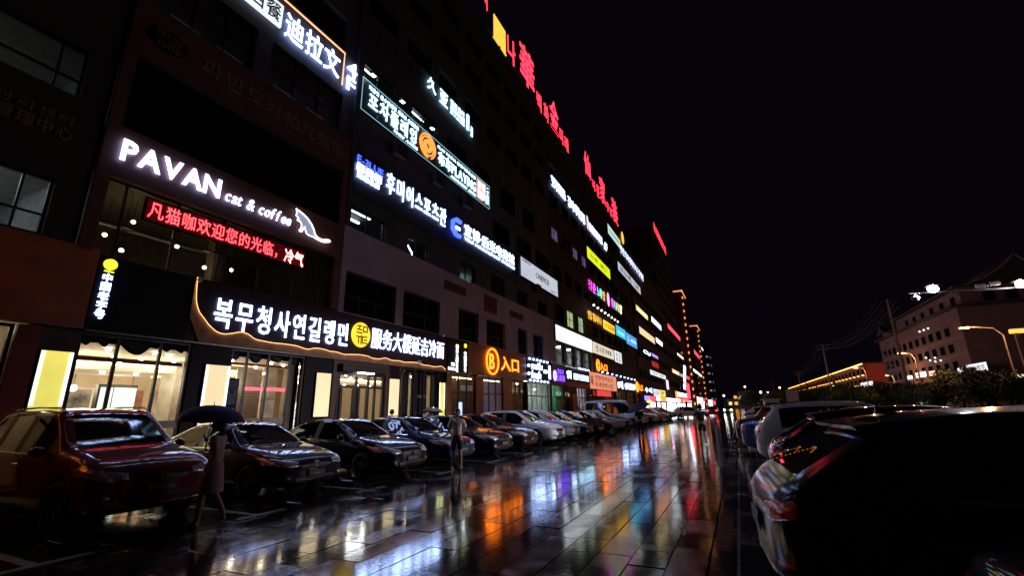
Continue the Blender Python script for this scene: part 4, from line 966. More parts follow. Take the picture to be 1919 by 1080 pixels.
mpart('orange_panel', MB().box(FX + 0.0, FX + 0.05, 42.0, 43.3, 0.3, 3.0), mat('orange_panel', (0.60, 0.10, 0.03), 0.6))
mpart('green_panel', MB().box(FX + 0.0, FX + 0.05, 37.6, 39.4, 0.3, 2.7), mat('green_panel', (0.06, 0.30, 0.14), 0.6))
mpart('stacked_boxes', MB().box(FX + 0.06, FX + 0.4, 37.6, 38.6, 0.14, 2.4), mat('cardboard', (0.40, 0.28, 0.14), 0.8, var=0.4, scale=4))
# ------------------------------------------------------------------ signs (each a thing of its own)
W1 = glow('sign_white', (0.40, 0.54, 1.0), 5.4); W2 = glow('sign_cool', (0.45, 0.80, 1.0), 2.6); W3 = glow('sign_white_soft', (0.88, 0.95, 1.0), 1.8)
OR1 = glow('sign_orange', (1.0, 0.21, 0.012), 2.4); OR2 = glow('sign_amber', (1.0, 0.50, 0.06), 0.858); YE1 = glow('sign_yellow', (1.0, 0.74, 0.03), 0.726)
RD1 = glow('sign_red', (1.0, 0.022, 0.045), 2.8); RD2 = glow('led_red', (1.0, 0.10, 0.12), 1.452); RDP = glow('led_pink_core', (1.0, 0.5, 0.46), 2.2)
BL1 = glow('sign_blue', (0.06, 0.12, 1.0), 1.452); VI1 = glow('sign_violet', (0.16, 0.05, 1.0), 1.584)
BX_W = glow('box_white', (0.86, 0.93, 1.0), 0.693, 0.1, 0.5); BX_D = glow('box_white_dim', (0.78, 0.86, 1.0), 0.409, 0.12, 0.5); BX_Y = glow('box_yellow', (0.80, 0.92, 0.01), 0.66); BX_C = glow('box_cyan', (0.05, 0.55, 0.85), 0.66, 0.15)
BX_B = glow('box_blue', (0.10, 0.35, 0.90), 0.627, 0.15); BX_CR = glow('box_cream', (0.95, 0.88, 0.68), 0.495, 0.1); BX_OR = glow('box_salmon', (1.0, 0.36, 0.20), 0.495, 0.1); BX_G = glow('box_green', (0.60, 0.85, 0.75), 0.594, 0.1)
INK = mat('ink', (0.02, 0.02, 0.05), 0.5); INKR = mat('ink_red', (0.45, 0.03, 0.03), 0.5); INKG = mat('ink_grey', (0.30, 0.30, 0.34), 0.5); INKB = mat('ink_brown', (0.10, 0.05, 0.03), 0.5)
DIM = mat('dim_letters', (0.32, 0.19, 0.19), 0.6, var=0.2); DIM2 = mat('dim_grey_letters', (0.25, 0.23, 0.27), 0.6, var=0.2)

def letters_sign(name, label, cat, y0, z0, y1, z1, text, m_, X=FX + 0.03, bold=0.012, **kw):
    r = sign(name, label, cat, y0, z0, X); put_text(r, text, 0, 0, y1 - y0, z1 - z0, m_, bold=bold, **kw); return r
def lightbox(name, label, y0, z0, y1, z1, face, texts=(), X=FX + 0.02, depth=0.22, case=None, group=None, cat='sign'):
    r = sign(name, label, cat, y0, z0, X, group); w, h = y1 - y0, z1 - z0
    slab(r, 'case', case or M_ALU, 0, w, 0, h, 0, depth); slab(r, 'lit_face', face, 0.04, w - 0.04, 0.04, h - 0.04, depth, depth + 0.012)
    for (s, u0, v0, u1, v1, m_) in texts: put_text(r, s, u0 * w, v0 * h, u1 * w, v1 * h, m_, w=depth + 0.012, depth=0.012, each=False, bold=0.008)
    return r

# dim letters beside the frame edge
r = sign('management_sign', 'unlit double line of Korean and Chinese letters at the upper left edge', 'sign', 2.2, 8.0)
put_text(r, '관리센터', 0.55, 0.58, 1.98, 0.82, DIM, bold=0.005); put_text(r, '味管理中心', 0.25, 0.18, 1.98, 0.52, DIM, bold=0.01)
# cafe: unlit upper band
r = sign('oval_cafe_logo', 'unlit dark oval cafe logo on the upper brown band', 'sign', 5.1, 12.02, CX)
mb = MB(); mb.lathe([(0.001, 0.05), (0.96, 0.05), (1.0, 0.02), (1.0, 0.0)], 36, 'z'); o = mb.build('plate', M_BLK, r, True); o.scale = (0.54, 0.36, 1); o.location = (0.54, 0.36, 0)
put_text(r, 'PAVAN', 0.2, 0.40, 0.85, 0.62, DIM, w=0.05, depth=0.02, bold=0.0, each=False); put_text(r, 'coffè', 0.25, 0.08, 0.85, 0.34, DIM, w=0.05, depth=0.02, bold=0.0, each=False)
MB().tube([(0.15, 0.42, 0.06), (0.4, 0.36, 0.06), (0.65, 0.38, 0.06), (0.9, 0.34, 0.06)], 0.012, 6).build('logo_line', DIM, r)
letters_sign('cafe_name_letters', 'row of unlit Korean and Chinese letters along the upper brown beam', 'sign', 6.6, 12.1, 12.5, 12.72, '파반모카帕凡猫咖', DIM2, X=CX - 0.003, bold=0.004, depth=0.06, w=0.0)
# cafe: lit name, LED ticker
letters_sign('pavan_sign', 'big white lit PAVAN letters on the lower brown beam', 'sign', 5.12, 8.2, 7.76, 8.82, 'PAVAN', W1, X=CX, bold=0.05, depth=0.08, w=0.05, gap=0.05)
letters_sign('cat_coffee_sign', 'small white lit cat & coffee lettering beside the cat figure', 'sign', 7.92, 8.22, 10.34, 8.62, 'cat & coffee', W1, X=CX, bold=0.004, shear=0.25, depth=0.06, w=0.05, gap=0.10)
r = sign('cat_figure', 'grey cat figure with white neon outline at the end of the cafe sign', 'sign', 10.4, 8.02, CX)
pts = [(0.10, 0.95), (0.22, 0.93), (0.42, 0.86), (0.62, 0.76), (0.80, 0.60), (0.93, 0.42), (0.98, 0.28), (1.10, 0.19), (1.25, 0.16), (1.42, 0.18), (1.55, 0.24), (1.68, 0.26), (1.75, 0.22), (1.70, 0.18), (1.58, 0.14), (1.45, 0.09), (1.30, 0.07),
       (1.05, 0.10), (0.90, 0.13), (0.72, 0.12), (0.60, 0.16), (0.54, 0.28), (0.50, 0.40), (0.46, 0.30), (0.40, 0.16), (0.30, 0.14), (0.28, 0.18), (0.34, 0.26), (0.36, 0.42), (0.30, 0.52), (0.20, 0.52), (0.14, 0.56), (0.22, 0.60), (0.16, 0.66), (0.08, 0.70), (0.10, 0.82), (0.06, 0.98)]
pts = [(u, v * 0.98) for u, v in pts]
bm = bmesh.new(); vs = [bm.verts.new((u, v, 0.05)) for u, v in pts]; f = bm.faces.new(vs); e = bmesh.ops.extrude_face_region(bm, geom=[f]); bmesh.ops.translate(bm, vec=(0, 0, 0.03), verts=[x for x in e['geom'] if isinstance(x, bmesh.types.BMVert)])
bmesh.ops.recalc_face_normals(bm, faces=bm.faces); me = bpy.data.meshes.new('cat'); bm.to_mesh(me); bm.free()
obj('cat_plate', me, glow('cat_grey', (0.55, 0.62, 0.85), 0.251), r)
MB().tube([(u, v, 0.095) for u, v in pts], 0.018, 6, closed=True).build('neon_outline', glow('neon_lilac', (0.92, 0.88, 1.0), 2.0), r, True)
r = sign('led_ticker_board', 'long red scrolling LED ticker board hanging inside the cafe window', 'sign', 6.0, 6.86, FX - 0.05)
slab(r, 'case', M_BLK, -0.05, 5.25, 0.0, 0.68, -0.03, 0.04); slab(r, 'red_glow_face', glow('led_field', (1.0, 0.0, 0.03), 0.012, 0.8, 6.0), 0.0, 5.2, 0.04, 0.64, 0.04, 0.044)
put_text(r, '凡猫咖欢迎您的光临，', 0.04, 0.09, 4.35, 0.60, RD2, w=0.046, depth=0.01, bold=0.008); put_text(r, '冷气', 4.35, 0.05, 5.18, 0.58, RDP, w=0.046, depth=0.01, bold=0.022)
MB().tube([(0.3, 0.68, 0), (0.3, 0.84, 0)], 0.01, 6).tube([(4.9, 0.68, 0), (4.9, 0.84, 0)], 0.01, 6).build('hanger', M_ALU, r)
# restaurant fascia
fx = FX + 0.12
r = sign('noodle_restaurant_sign', 'wide dark restaurant fascia with white Korean and Chinese letters and amber wavy edge', 'sign', 5.24, FZ, FX - 0.12)
slab(r, 'board', M_BLK, 0.0, 2.26, 0.04, 1.92, 0, 0.18); slab(r, 'board', M_PUR, 2.262, 15.56, 0.04, 1.92, 0, 0.176)
slab(r, 'edge_strip', mat('grey_edge', (0.16, 0.15, 0.16), 0.35, 0.5), 0, 15.56, 0.0, 0.038, 0, 0.24)
put_text(r, '복무청사연길랭면', 2.92, 0.55, 8.42, 1.48, W1, w=0.20, bold=0.020, depth=0.07)
put_text(r, '服务大楼延吉冷面', 9.66, 0.66, 15.2, 1.56, W1, w=0.20, bold=0.014, depth=0.07)
put_text(r, '복무청사', 0.13, 0.30, 0.45, 0.31, W1, each=False) if False else None
# calligraphy column with the little yellow bowl mark
mb = MB().lathe([(0.001, 0.05), (0.14, 0.05), (0.145, 0.0)], 20, 'z'); o = mb.build('bowl_mark', glow('mark_yellow', (0.95, 0.90, 0.05), 0.726), r, True); o.location = (0.22, 1.73, 0.19)
slab(r, 'bowl_foot', MATS['mark_yellow'], 0.12, 0.32, 1.53, 1.56, 0.19, 0.23)
for k, ch in enumerate('中国老字号'):
    put_text(r, ch, 0.10, 1.28 - k * 0.235, 0.34, 1.49 - k * 0.235, W1, w=0.19, bold=0.012, depth=0.05, name='calligraphy_letter')
# round yellow emblem
mb = MB().lathe([(0.001, 0.06), (0.52, 0.06), (0.535, 0.03), (0.535, 0.0)], 40, 'z'); o = mb.build('round_emblem', YE1, r, True); o.location = (9.02, 1.13, 0.20); o.scale = (0.98, 0.98, 1)
for k, (a, b, c, d) in enumerate(((-0.30, 0.18, 0.02, 0.23), (-0.28, 0.33, -0.02, 0.38), (-0.17, 0.20, -0.12, 0.36), (-0.30, 0.05, 0.03, 0.10), (0.06, 0.33, 0.33, 0.38), (0.06, 0.12, 0.33, 0.17), (0.06, 0.17, 0.11, 0.33), (0.28, 0.17, 0.33, 0.33),
                                  (-0.30, -0.12, -0.03, -0.07), (-0.18, -0.38, -0.13, -0.12), (0.04, -0.10, 0.33, -0.05), (0.04, -0.10, 0.09, -0.36), (0.04, -0.36, 0.36, -0.31), (0.15, -0.23, 0.33, -0.18), (-0.04, -0.40, 0.01, -0.02))):
    slab(r, 'emblem_stroke', INKB, 9.02 + min(a, c), 9.02 + max(a, c), 1.13 + min(b, d), 1.13 + max(b, d), 0.262, 0.27 + 0.0004 * k)
# wavy edge with hidden amber strip
wave = [(2.30, 1.92), (2.33, 1.55), (2.38, 1.20), (2.50, 0.92), (2.66, 0.75), (2.85, 0.56), (3.1, 0.40), (3.35, 0.37), (3.6, 0.43), (3.85, 0.50), (4.1, 0.46), (4.35, 0.34), (4.7, 0.31)]
u = 5.0; rr = random.Random(5)
while u < 15.3: wave.append((u, 0.27 + rr.uniform(-0.03, 0.06) - (u - 5) * 0.006)); u += rr.uniform(0.25, 0.5)
wave.append((15.35, 0.10))
# smooth the wave
sm = []
for i in range(len(wave) - 1):
    p0, p1, p2, p3 = wave[max(i - 1, 0)], wave[i], wave[i + 1], wave[min(i + 2, len(wave) - 1)]
    for k in range(5):
        t = k / 5; sm.append(tuple(0.5 * (2 * p1[j] + (-p0[j] + p2[j]) * t + (2 * p0[j] - 5 * p1[j] + 4 * p2[j] - p3[j]) * t * t + (-p0[j] + 3 * p1[j] - 3 * p2[j] + p3[j]) * t ** 3) for j in (0, 1)))
sm.append(wave[-1])
mb = MB()
for (a, b) in sm: mb.v += [(a, b, 0.182), (a, b, 0.205), (a, 0.045, 0.225) if a > 2.6 else (max(a - 0.35, 2.27), b * 0.9 + 0.004, 0.225)]
for i in range(len(sm) - 1):
    q = 3 * i; mb.f += [(q, q + 3, q + 4, q + 1), (q + 1, q + 4, q + 5, q + 2)]
mb.build('wavy_edge', mat('amber_relief', (0.50, 0.27, 0.13), 0.6, var=0.3, scale=4, bump=0.3, bscale=10), r, True)
MB().tube([(a, b + 0.012, 0.235) for a, b in sm], 0.011, 6).build('amber_strip', glow('amber_led', (1.0, 0.52, 0.20), 1.452), r, True)
for (a, b) in ((7.6 - 5.24, 1.86), (20.3 - 5.24, 1.90), (13.0, 0.33)):
    o = MB().lathe([(0.001, 0.16), (0.05, 0.16), (0.07, 0.0), (0.001, 0.0)], 12, 'z').build('bracket_lamp', M_LTF, r, True); o.location = (a, b, 0.2)
# entrance panels in red cladding
for (y0, y1, nm, lb) in ((-6.0, 5.20, 'left_red_fascia', 'plain dark red fascia board at the left edge beside the restaurant'), (22.95, 31.25, 'entrance_fascia', 'red fascia with orange ringed B and two Chinese entrance letters')):
    r = sign('red_entrance_fascia', lb, 'sign', y0, FZ + 0.04, FX - 0.1); w = y1 - y0
    slab(r, 'board', M_RED if y0 > 0 else mat('rust_cladding', (0.55, 0.14, 0.045), 0.4, var=0.2, scale=2), 0, w, 0.03, 2.0 if y0 < 0 else 1.86, 0, 0.2); slab(r, 'edge_strip', MATS['grey_edge'], 0, w, 0.0, 0.028, 0, 0.24)  # left board: same red cladding, orange sign glow put into its colour
    c = (w * 0.26, 0.95) if y0 > 0 else (w - 6.0, 1.0)
    o = MB().tube([(0.80 * math.cos(t * 2 * math.pi / 40), 0.80 * math.sin(t * 2 * math.pi / 40), 0) for t in range(40)], 0.055, 8, closed=True).build('ring', OR1, r, True); o.location = (c[0] + (0.7 if y0 > 0 else 0), c[1], 0.28)
    cx_ = c[0] + (0.7 if y0 > 0 else 0)
    put_text(r, 'B' if y0 > 0 else 'A', cx_ - 0.34, c[1] - 0.5, cx_ + 0.38, c[1] + 0.5, OR1, w=0.22, bold=0.05, depth=0.07)
    put_text(r, '入口', cx_ + 1.25, c[1] - 0.48, cx_ + 4.2, c[1] + 0.48, OR1, w=0.22, bold=0.03, depth=0.07)
# vertical name strips between restaurant and B entrance
r = sign('vertical_name_board', 'black board of small white letter columns left of the orange ringed B', 'sign', 20.82, FZ + 0.04, FX - 0.1)
slab(r, 'board', M_BLK, 0, 2.1, 0.0, 1.88, 0, 0.19)
for k, ch in enumerate('福务大楼名吃'): put_text(r, ch, 0.75, 1.32 - k * 0.26, 1.02, 1.56 - k * 0.26, W3, w=0.2, bold=0.015, depth=0.03)
for k, ch in enumerate('中国老字号'): put_text(r, ch, 1.62, 1.02 - k * 0.24, 1.9, 1.25 - k * 0.24, W3, w=0.2, bold=0.015, depth=0.03)
o = MB().lathe([(0.001, 0.04), (0.13, 0.04), (0.13, 0.0)], 16, 'z').build('bowl_mark', MATS['mark_yellow'], r, True); o.location = (1.76, 1.58, 0.2)
slab(r, 'white_bar', BX_W, 0.02, 0.66, 0.08, 0.26, 0.19, 0.21); put_text(r, '名店', 0.3, 0.34, 0.66, 0.52, W3, w=0.2, each=False)
# beauty shop with bulbs
r = sign('bulb_framed_sign', 'black shop sign framed by round bulbs with cursive white letters', 'sign', 31.35, FZ + 0.02, FX - 0.06)
slab(r, 'board', M_BLK, 0, 5.1, 0, 1.78, 0, 0.2)
for k in range(6):
    for v in (0.07, 1.68): MB().ball((0.35 + k * 0.72, v, 0.26), 0.085, 10, 8).build('bulb', W1, r, True)
for v in (0.55, 1.15): MB().ball((0.12, v, 0.26), 0.11, 10, 8).build('bulb', W1, r, True)
put_text(r, 'nails', 0.7, 0.95, 3.0, 1.5, W1, w=0.21, bold=0.01, shear=0.2, depth=0.04); put_text(r, 'lash', 0.7, 0.25, 2.6, 0.85, W1, w=0.21, bold=0.01, shear=0.2, depth=0.04)
put_text(r, '美甲', 3.2, 0.75, 4.0, 1.05, W1, w=0.21, bold=0.01, depth=0.04); slab(r, 'white_tube', W1, 4.35, 4.7, 0.35, 1.45, 0.2, 0.23)
# violet sign
r = sign('violet_shop_sign', 'plum shop board with violet lit two line lettering', 'sign', 36.5, FZ - 0.05, FX - 0.04)
slab(r, 'board', mat('mauve_board', (0.20, 0.15, 0.22), 0.6), 0, 3.3, 0, 1.85, 0, 0.2)
put_text(r, '普拉多', 1.15, 0.98, 2.9, 1.42, VI1, w=0.2, bold=0.02, depth=0.05); put_text(r, '白眼圈', 0.95, 0.35, 3.1, 0.92, VI1, w=0.2, bold=0.03, depth=0.05)
o = MB().tube([(0.26 * math.cos(t * 0.314), 0.40 * math.sin(t * 0.314), 0) for t in range(20)], 0.05, 6, closed=True).build('ring', glow('lilac', (0.55, 0.35, 1.0), 2.0), r, True); o.location = (0.5, 0.78, 0.24)
r = sign('black_eatery_sign', 'black eatery board with white mark and pale blue Chinese letters', 'sign', 39.9, FZ - 0.1, FX - 0.04)
slab(r, 'board', M_BLK, 0, 7.4, 0, 1.8, 0, 0.2); put_text(r, '영희', 0.3, 0.75, 1.6, 1.5, W1, w=0.2, bold=0.03, depth=0.05); put_text(r, '英姬专业烤肉店', 2.2, 0.75, 7.2, 1.35, W2, w=0.2, bold=0.014, depth=0.05)
slab(r, 'red_band', INKR, 0, 7.4, 0.0, 0.5, 0.2, 0.203)
for k in range(7): MB().ball((3.6 + k * 0.55, 1.88, 0.35), 0.07, 8, 6).build('spot_lamp', W1, r, True)
lightbox('salmon_menu_sign', 'big salmon orange sign board with Korean letters and white rim above red awning', 47.35, FZ - 0.05, 59.3, 5.45, BX_OR, [('연변특색료리', .17, .55, .85, .85, INKB), ('특색냉면국밥', .17, .12, .85, .45, INKB), ('味', .02, .2, .12, .8, INKB)], case=M_LTF, X=FX - 0.02)
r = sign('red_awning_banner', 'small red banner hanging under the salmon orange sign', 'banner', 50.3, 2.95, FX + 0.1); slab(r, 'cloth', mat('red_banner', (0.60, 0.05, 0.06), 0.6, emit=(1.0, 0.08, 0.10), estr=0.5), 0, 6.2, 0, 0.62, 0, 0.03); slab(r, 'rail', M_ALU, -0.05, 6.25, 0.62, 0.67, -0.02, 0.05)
def ringletters(lab, y, z, h, ch, span):
    r = sign('entrance_letters', lab, 'sign', y, z, FX + 0.1)
    o = MB().tube([(h * 0.52 * math.cos(t * 2 * math.pi / 32), h * 0.52 * math.sin(t * 2 * math.pi / 32), 0) for t in range(32)], h * 0.05, 8, closed=True).build('ring', OR1, r, True); o.location = (h * 0.52, h * 0.52, 0.06)
    put_text(r, ch, h * 0.28, h * 0.2, h * 0.8, h * 0.84, OR1, w=0.02, bold=0.05, depth=0.06); put_text(r, '入口', h * 1.35, h * 0.14, span, h * 0.86, OR1, w=0.02, bold=0.03, depth=0.06)
ringletters('orange C in a ring with two Chinese letters above the salmon sign', 50.6, 5.72, 1.2, 'C', 5.0)
ringletters('orange D in a ring with two Chinese letters in the far shop row', 72.5, 3.95, 1.45, 'D', 5.7)
r = sign('white_letters_fascia', 'black fascia of white letters right of the salmon sign', 'sign', 59.9, FZ, FX - 0.05); slab(r, 'board', M_BLK, 0, 12.3, 0, 1.75, 0, 0.18)
put_text(r, '11째', 0.5, 0.4, 3.6, 1.4, W1, w=0.2, bold=0.03, depth=0.05); put_text(r, 'Q가 연변순두부', 4.6, 0.4, 11.8, 1.35, W1, w=0.2, bold=0.02, depth=0.05)
for k in range(9): MB().ball((0.4 - 8.5 + k * 2.3, 1.95, 0.5), 0.10, 8, 6).build('spot_lamp', W1, r, True)
# second storey boxes
lightbox('long_white_lightbox', 'long bright white lightbox above the white second floor windows', 37.45, 7.48, 48.95, 8.95, BX_W, [('이화', .30, .42, .44, .72, glow('pale_pink_ink', (1.0, 0.55, 0.55), 1.0)), ('형상디자인', .50, .30, .82, .52, glow('pale_grey_ink', (0.7, 0.75, 0.8), 1.1)), ('梨花', .06, .66, .14, .84, MATS['pale_grey_ink'])])
lightbox('cream_lightbox', 'cream lightbox with red and brown letters right of the long white one', 49.1, 7.55, 58.9, 8.88, BX_CR, [('맛나네', .12, .2, .5, .82, INKR), ('料理铺', .55, .3, .86, .72, INKB)])
lightbox('grey_red_lightbox', 'narrow pale box with red flower and dark lettering beside the cream one', 59.3, 7.4, 63.4, 8.95, BX_W, [('꽃집', .1, .5, .9, .9, INKR), ('花店', .1, .1, .9, .45, INK)])
# red notice plates on the pale wall
for (a, b, c, d, s_, lb) in ((20.3, 22.55, 8.22, 8.72, '연변식당', 'small dark red plate on the pale wall nearest the cafe'), (24.85, 26.5, 7.8, 8.9, '福', 'square dark red plate with emblem on the pale wall'), (28.6, 30.85, 8.08, 8.55, '延边会馆', 'small dark red plate on the pale wall nearest the long white lightbox')):
    r = sign('red_wall_plate', lb, 'sign', a, c, FX + 0.10); slab(r, 'plate', mat('dark_red_plate', (0.14, 0.015, 0.02), 0.5), 0, b - a, 0, d - c, 0, 0.06); put_text(r, s_, (b - a) * .1, (d - c) * .18, (b - a) * .9, (d - c) * .82, mat('plate_letter', (0.06, 0.02, 0.02), 0.5), w=0.06, depth=0.02, each=False)
# e-sports hall
r = sign('esports_hall_sign', 'row of white Korean and Chinese letters with blue hexagon E on navy band', 'sign', 13.25, 11.7, FX + 0.06)
put_text(r, 'E-3LUE', 0.05, 0.78, 1.75, 1.12, BL1, w=0.04, bold=0.006, depth=0.05, gap=0.10)
for k, ch in enumerate('☑☑☑'):
    b = slab(r, 'badge', W1, 0.05 + 0.56 * k, 0.50 + 0.56 * k, 0.36, 0.72, 0.04, 0.09, 0.01)
    MB().tube([(0.15 + 0.56 * k, 0.56, 0.10), (0.24 + 0.56 * k, 0.47, 0.10), (0.40 + 0.56 * k, 0.64, 0.10)], 0.02, 6).build('badge_mark', INKG, b)
put_text(r, '延边总店', 0.08, 0.02, 1.55, 0.30, W1, w=0.04, bold=0.012, depth=0.04)
put_text(r, '후미이스포츠관', 1.95, 0.14, 7.15, 1.25, W1, w=0.04, bold=0.018, depth=0.07)
hexp = [(0.62 * math.cos(R(60 * k)), 0.62 * math.sin(R(60 * k))) for k in (1, 2, 3, 4, 5)]
mb = MB().tube([(0.40, 0.46, 0), (-0.05, 0.50, 0), (-0.42, 0.28, 0), (-0.46, -0.22, 0), (-0.10, -0.48, 0), (0.36, -0.48, 0)], 0.13, 8); o = mb.build('hexagon_mark', BL1, r, True); o.location = (8.15, 0.55, 0.10)
slab(r, 'mark_bar', W1, 8.05, 8.5, 0.47, 0.62, 0.06, 0.14)
put_text(r, '宜博·后米电竞馆', 9.05, 0.42, 16.25, 1.22, W1, w=0.04, bold=0.016, depth=0.06)
put_text(r, 'YIBO HOUMI ESPORT STADIUM', 9.1, 0.12, 16.25, 0.30, W1, w=0.04, bold=0.006, depth=0.03, each=False)
# pocha sign
r = sign('pocha_playing_sign', 'dark teal signboard with pale cyan letters and an orange round mark', 'sign', 13.2, 15.1, FX + 0.0)
slab(r, 'board', M_NVY, 0, 12.3, 0, 1.75, 0, 0.14); frame(r, 'neon_rim', glow('rim_teal', (0.25, 0.55, 0.65), 0.5), 0, 12.3, 0, 1.75, 0.03, 0.14, 0.17)
put_text(r, '지금껏 볼수없었던 새로운 술집문화', 0.4, 1.34, 4.25, 1.58, W2, w=0.15, bold=0.008, depth=0.03, each=False)
put_text(r, '포차플레잉', 0.42, 0.38, 4.2, 1.24, W2, w=0.16, bold=0.03, depth=0.06); put_text(r, 'POCHA PLAYING', 2.3, 0.14, 4.2, 0.30, W2, w=0.15, bold=0.01, depth=0.03, each=False)
for rad in (0.70, 0.55, 0.28):
    o = MB().tube([(rad * math.cos(t * 2 * math.pi / 36), rad * math.sin(t * 2 * math.pi / 36), 0) for t in range(36)], 0.05 if rad > 0.3 else 0.11, 6, closed=True).build('ring', glow('ring_orange', (1.0, 0.30, 0.06), 0.99), r, True); o.location = (5.05, 0.88, 0.2)
slab(r, 'mark_stem', MATS['ring_orange'], 4.85, 4.97, 0.45, 0.9, 0.16, 0.2)
put_text(r, 'PLAY POCHA 분위기좋은술집', 6.05, 1.34, 10.4, 1.56, W2, w=0.15, bold=0.008, depth=0.03, each=False)
put_text(r, '布车PLAYING', 6.08, 0.38, 10.42, 1.24, W2, w=0.16, bold=0.028, depth=0.06); put_text(r, 'POCHA PLAYING KOREAN PUB', 7.4, 0.14, 10.4, 0.30, W2, w=0.15, bold=0.008, depth=0.03, each=False)
slab(r, 'pink_panel', glow('pink_box', (1.0, 0.55, 0.52), 0.528), 10.55, 11.8, 0.18, 1.62, 0.14, 0.17); put_text(r, '술집', 10.65, 0.95, 11.7, 1.5, glow('pink_white', (1.0, 0.85, 0.85), 1.3), w=0.17, depth=0.02, each=False); put_text(r, '酒馆', 10.65, 0.28, 11.7, 0.83, MATS['pink_white'], w=0.17, depth=0.02, each=False)
for k, ch in enumerate('二三四楼'): put_text(r, ch, 11.9, 1.22 - k * 0.32, 12.15, 1.5 - k * 0.32, W2, w=0.15, bold=0.015, depth=0.03)
for k in range(6): o = MB().lathe([(0.001, 0.0), (0.06, 0.0), (0.09, 0.10), (0.001, 0.10)], 12, 'z').build('under_lamp', M_LTF, r, True); o.location = (0.9 + k * 2.05, 0.05, 0.3)
for k, y in enumerate((13.55, 15.7, 18.3)):
    f = thing('flood_lamp', ('first', 'second', 'third')[k] + ' floodlight from the left above the dark teal signboard', 'lamp', (FX + 0.02, y, 17.0), group='floodlights above the teal sign')
    MB().tube([(0, 0, 0), (0.35, 0, 0.12)], 0.02, 6).build('arm', M_ALU, f); MB().box(0.3, 0.5, -0.14, 0.14, 0.06, 0.2).build('housing', M_ALU, f); MB().box(0.32, 0.48, -0.12, 0.12, 0.045, 0.06).build('lens', glow('flood_white', (0.9, 0.95, 1.0), 6), f)
# upper-left restaurant sign
r = sign('western_restaurant_sign', 'white letters and white box with dark letters under an orange neon corner outline', 'sign', 3.4, 15.42, FX + 0.08)
slab(r, 'white_box', BX_W, 2.6, 5.55, 0.42, 1.42, 0.0, 0.10); put_text(r, '咖啡·西餐', 2.7, 0.52, 5.5, 1.32, INK, w=0.10, depth=0.02, bold=0.01)
put_text(r, '迪拉文', 5.72, 0.28, 8.5, 1.5, W1, w=0.02, bold=0.012, depth=0.07)
MB().tube([(-3.0, 1.72, 0.1), (8.62, 1.74, 0.1), (8.62, 0.08, 0.1)], 0.035, 8).build('neon_outline', glow('neon_peach', (1.0, 0.45, 0.20), 0.99), r)
r = sign('fourth_floor_sign', 'white lit 4F stacked beside the orange neon corner', 'sign', 12.25, 15.55, FX + 0.08); put_text(r, '4', 0, 0.80, 0.62, 1.55, W1, bold=0.03, depth=0.07); put_text(r, 'F', 0.04, 0, 0.6, 0.70, W1, bold=0.03, depth=0.07)
# japanese restaurant
r = sign('japanese_restaurant_sign', 'white brush letters with small Japanese restaurant lettering high on the block', 'sign', 17.9, 19.35, FX + 0.05)
put_text(r, '久', 0.2, 0.45, 1.1, 1.35, W2, bold=0.03, depth=0.06); put_text(r, '亚', 1.45, 0.35, 2.35, 1.3, W2, bold=0.03, depth=0.06)
put_text(r, '일본료리', 2.6, 0.95, 4.3, 1.35, W2, bold=0.01, depth=0.04); put_text(r, '日本料理', 2.6, 0.5, 4.3, 0.9, W2, bold=0.01, depth=0.04); put_text(r, 'JIUYA JAPANESE', 2.6, 0.28, 4.3, 0.42, W2, depth=0.03, each=False)
slab(r, 'white_bar', W2, 4.6, 4.85, 0.35, 1.5, 0.03, 0.08); put_text(r, '久亚', 5.1, 0.1, 5.35, 0.9, W2, each=False)
letters_sign('dim_korean_letters', 'unlit grey Korean letters high above the 4F sign', 'sign', 13.6, 19.4, 17.2, 20.6, '이ㅋ아이', mat('very_dim_letters', (0.12, 0.11, 0.13), 0.7), bold=0.0)
letters_sign('dim_brush_letter', 'single unlit Chinese letter left of the white brush letters', 'sign', 16.6, 19.6, 17.5, 20.5, '爱', MATS['very_dim_letters'])
# onepick and others
lightbox('onepick_lightbox', 'big pale lightbox reading ONEPICK at the end of the navy band', 30.15, 11.5, 38.3, 13.1, BX_D, [('ONEPICK', .36, .36, .74, .66, INKR), ('원픽', .78, .1, .92, .2, INK), ('ONEPICK', .03, .82, .25, .93, INK)], depth=0.3)
r = sign('clinic_sign', 'long slanting row of white clinic letters with pink petal ending in 6F', 'sign', 38.4, 22.7, FX + 0.06)
put_text(r, '2750555', 0.1, 0.35, 4.3, 1.05, W1, bold=0.012, depth=0.06); slab(r, 'white_bar', W1, 0.2, 4.1, 1.25, 1.5, 0.0, 0.05)
put_text(r, '정아의학성형', 5.0, 0.2, 11.4, 1.5, W1, bold=0.012, depth=0.06); put_text(r, '静雅医学美容', 13.0, 0.25, 19.2, 1.35, W1, bold=0.01, depth=0.06); put_text(r, '6F', 20.2, 0.1, 21.9, 1.25, W1, bold=0.03, depth=0.06)
o = MB().ball((0, 0, 0), (0.5, 0.95, 0.08), 14, 8).build('petal', glow('petal_pink', (0.95, 0.65, 0.80), 0.66), r, True); o.location = (12.2, 0.95, 0.1)
lightbox('yellow_lightbox', 'acid yellow lightbox with dark letters high on the middle of the block', 49.3, 18.7, 60.2, 20.2, BX_Y, [('신나는노래방', .12, .3, .42, .7, INK), ('K歌之王', .52, .3, .85, .7, INK)])
r = sign('magenta_bar_sign', 'mixed magenta cyan and orange letters below the yellow lightbox', 'sign', 49.2, 14.75, FX + 0.05)
G_MAG = glow('sign_magenta', (1.0, 0.08, 0.80), 1.32); G_CYA = glow('sign_cyan', (0.25, 0.95, 0.90), 1.056)
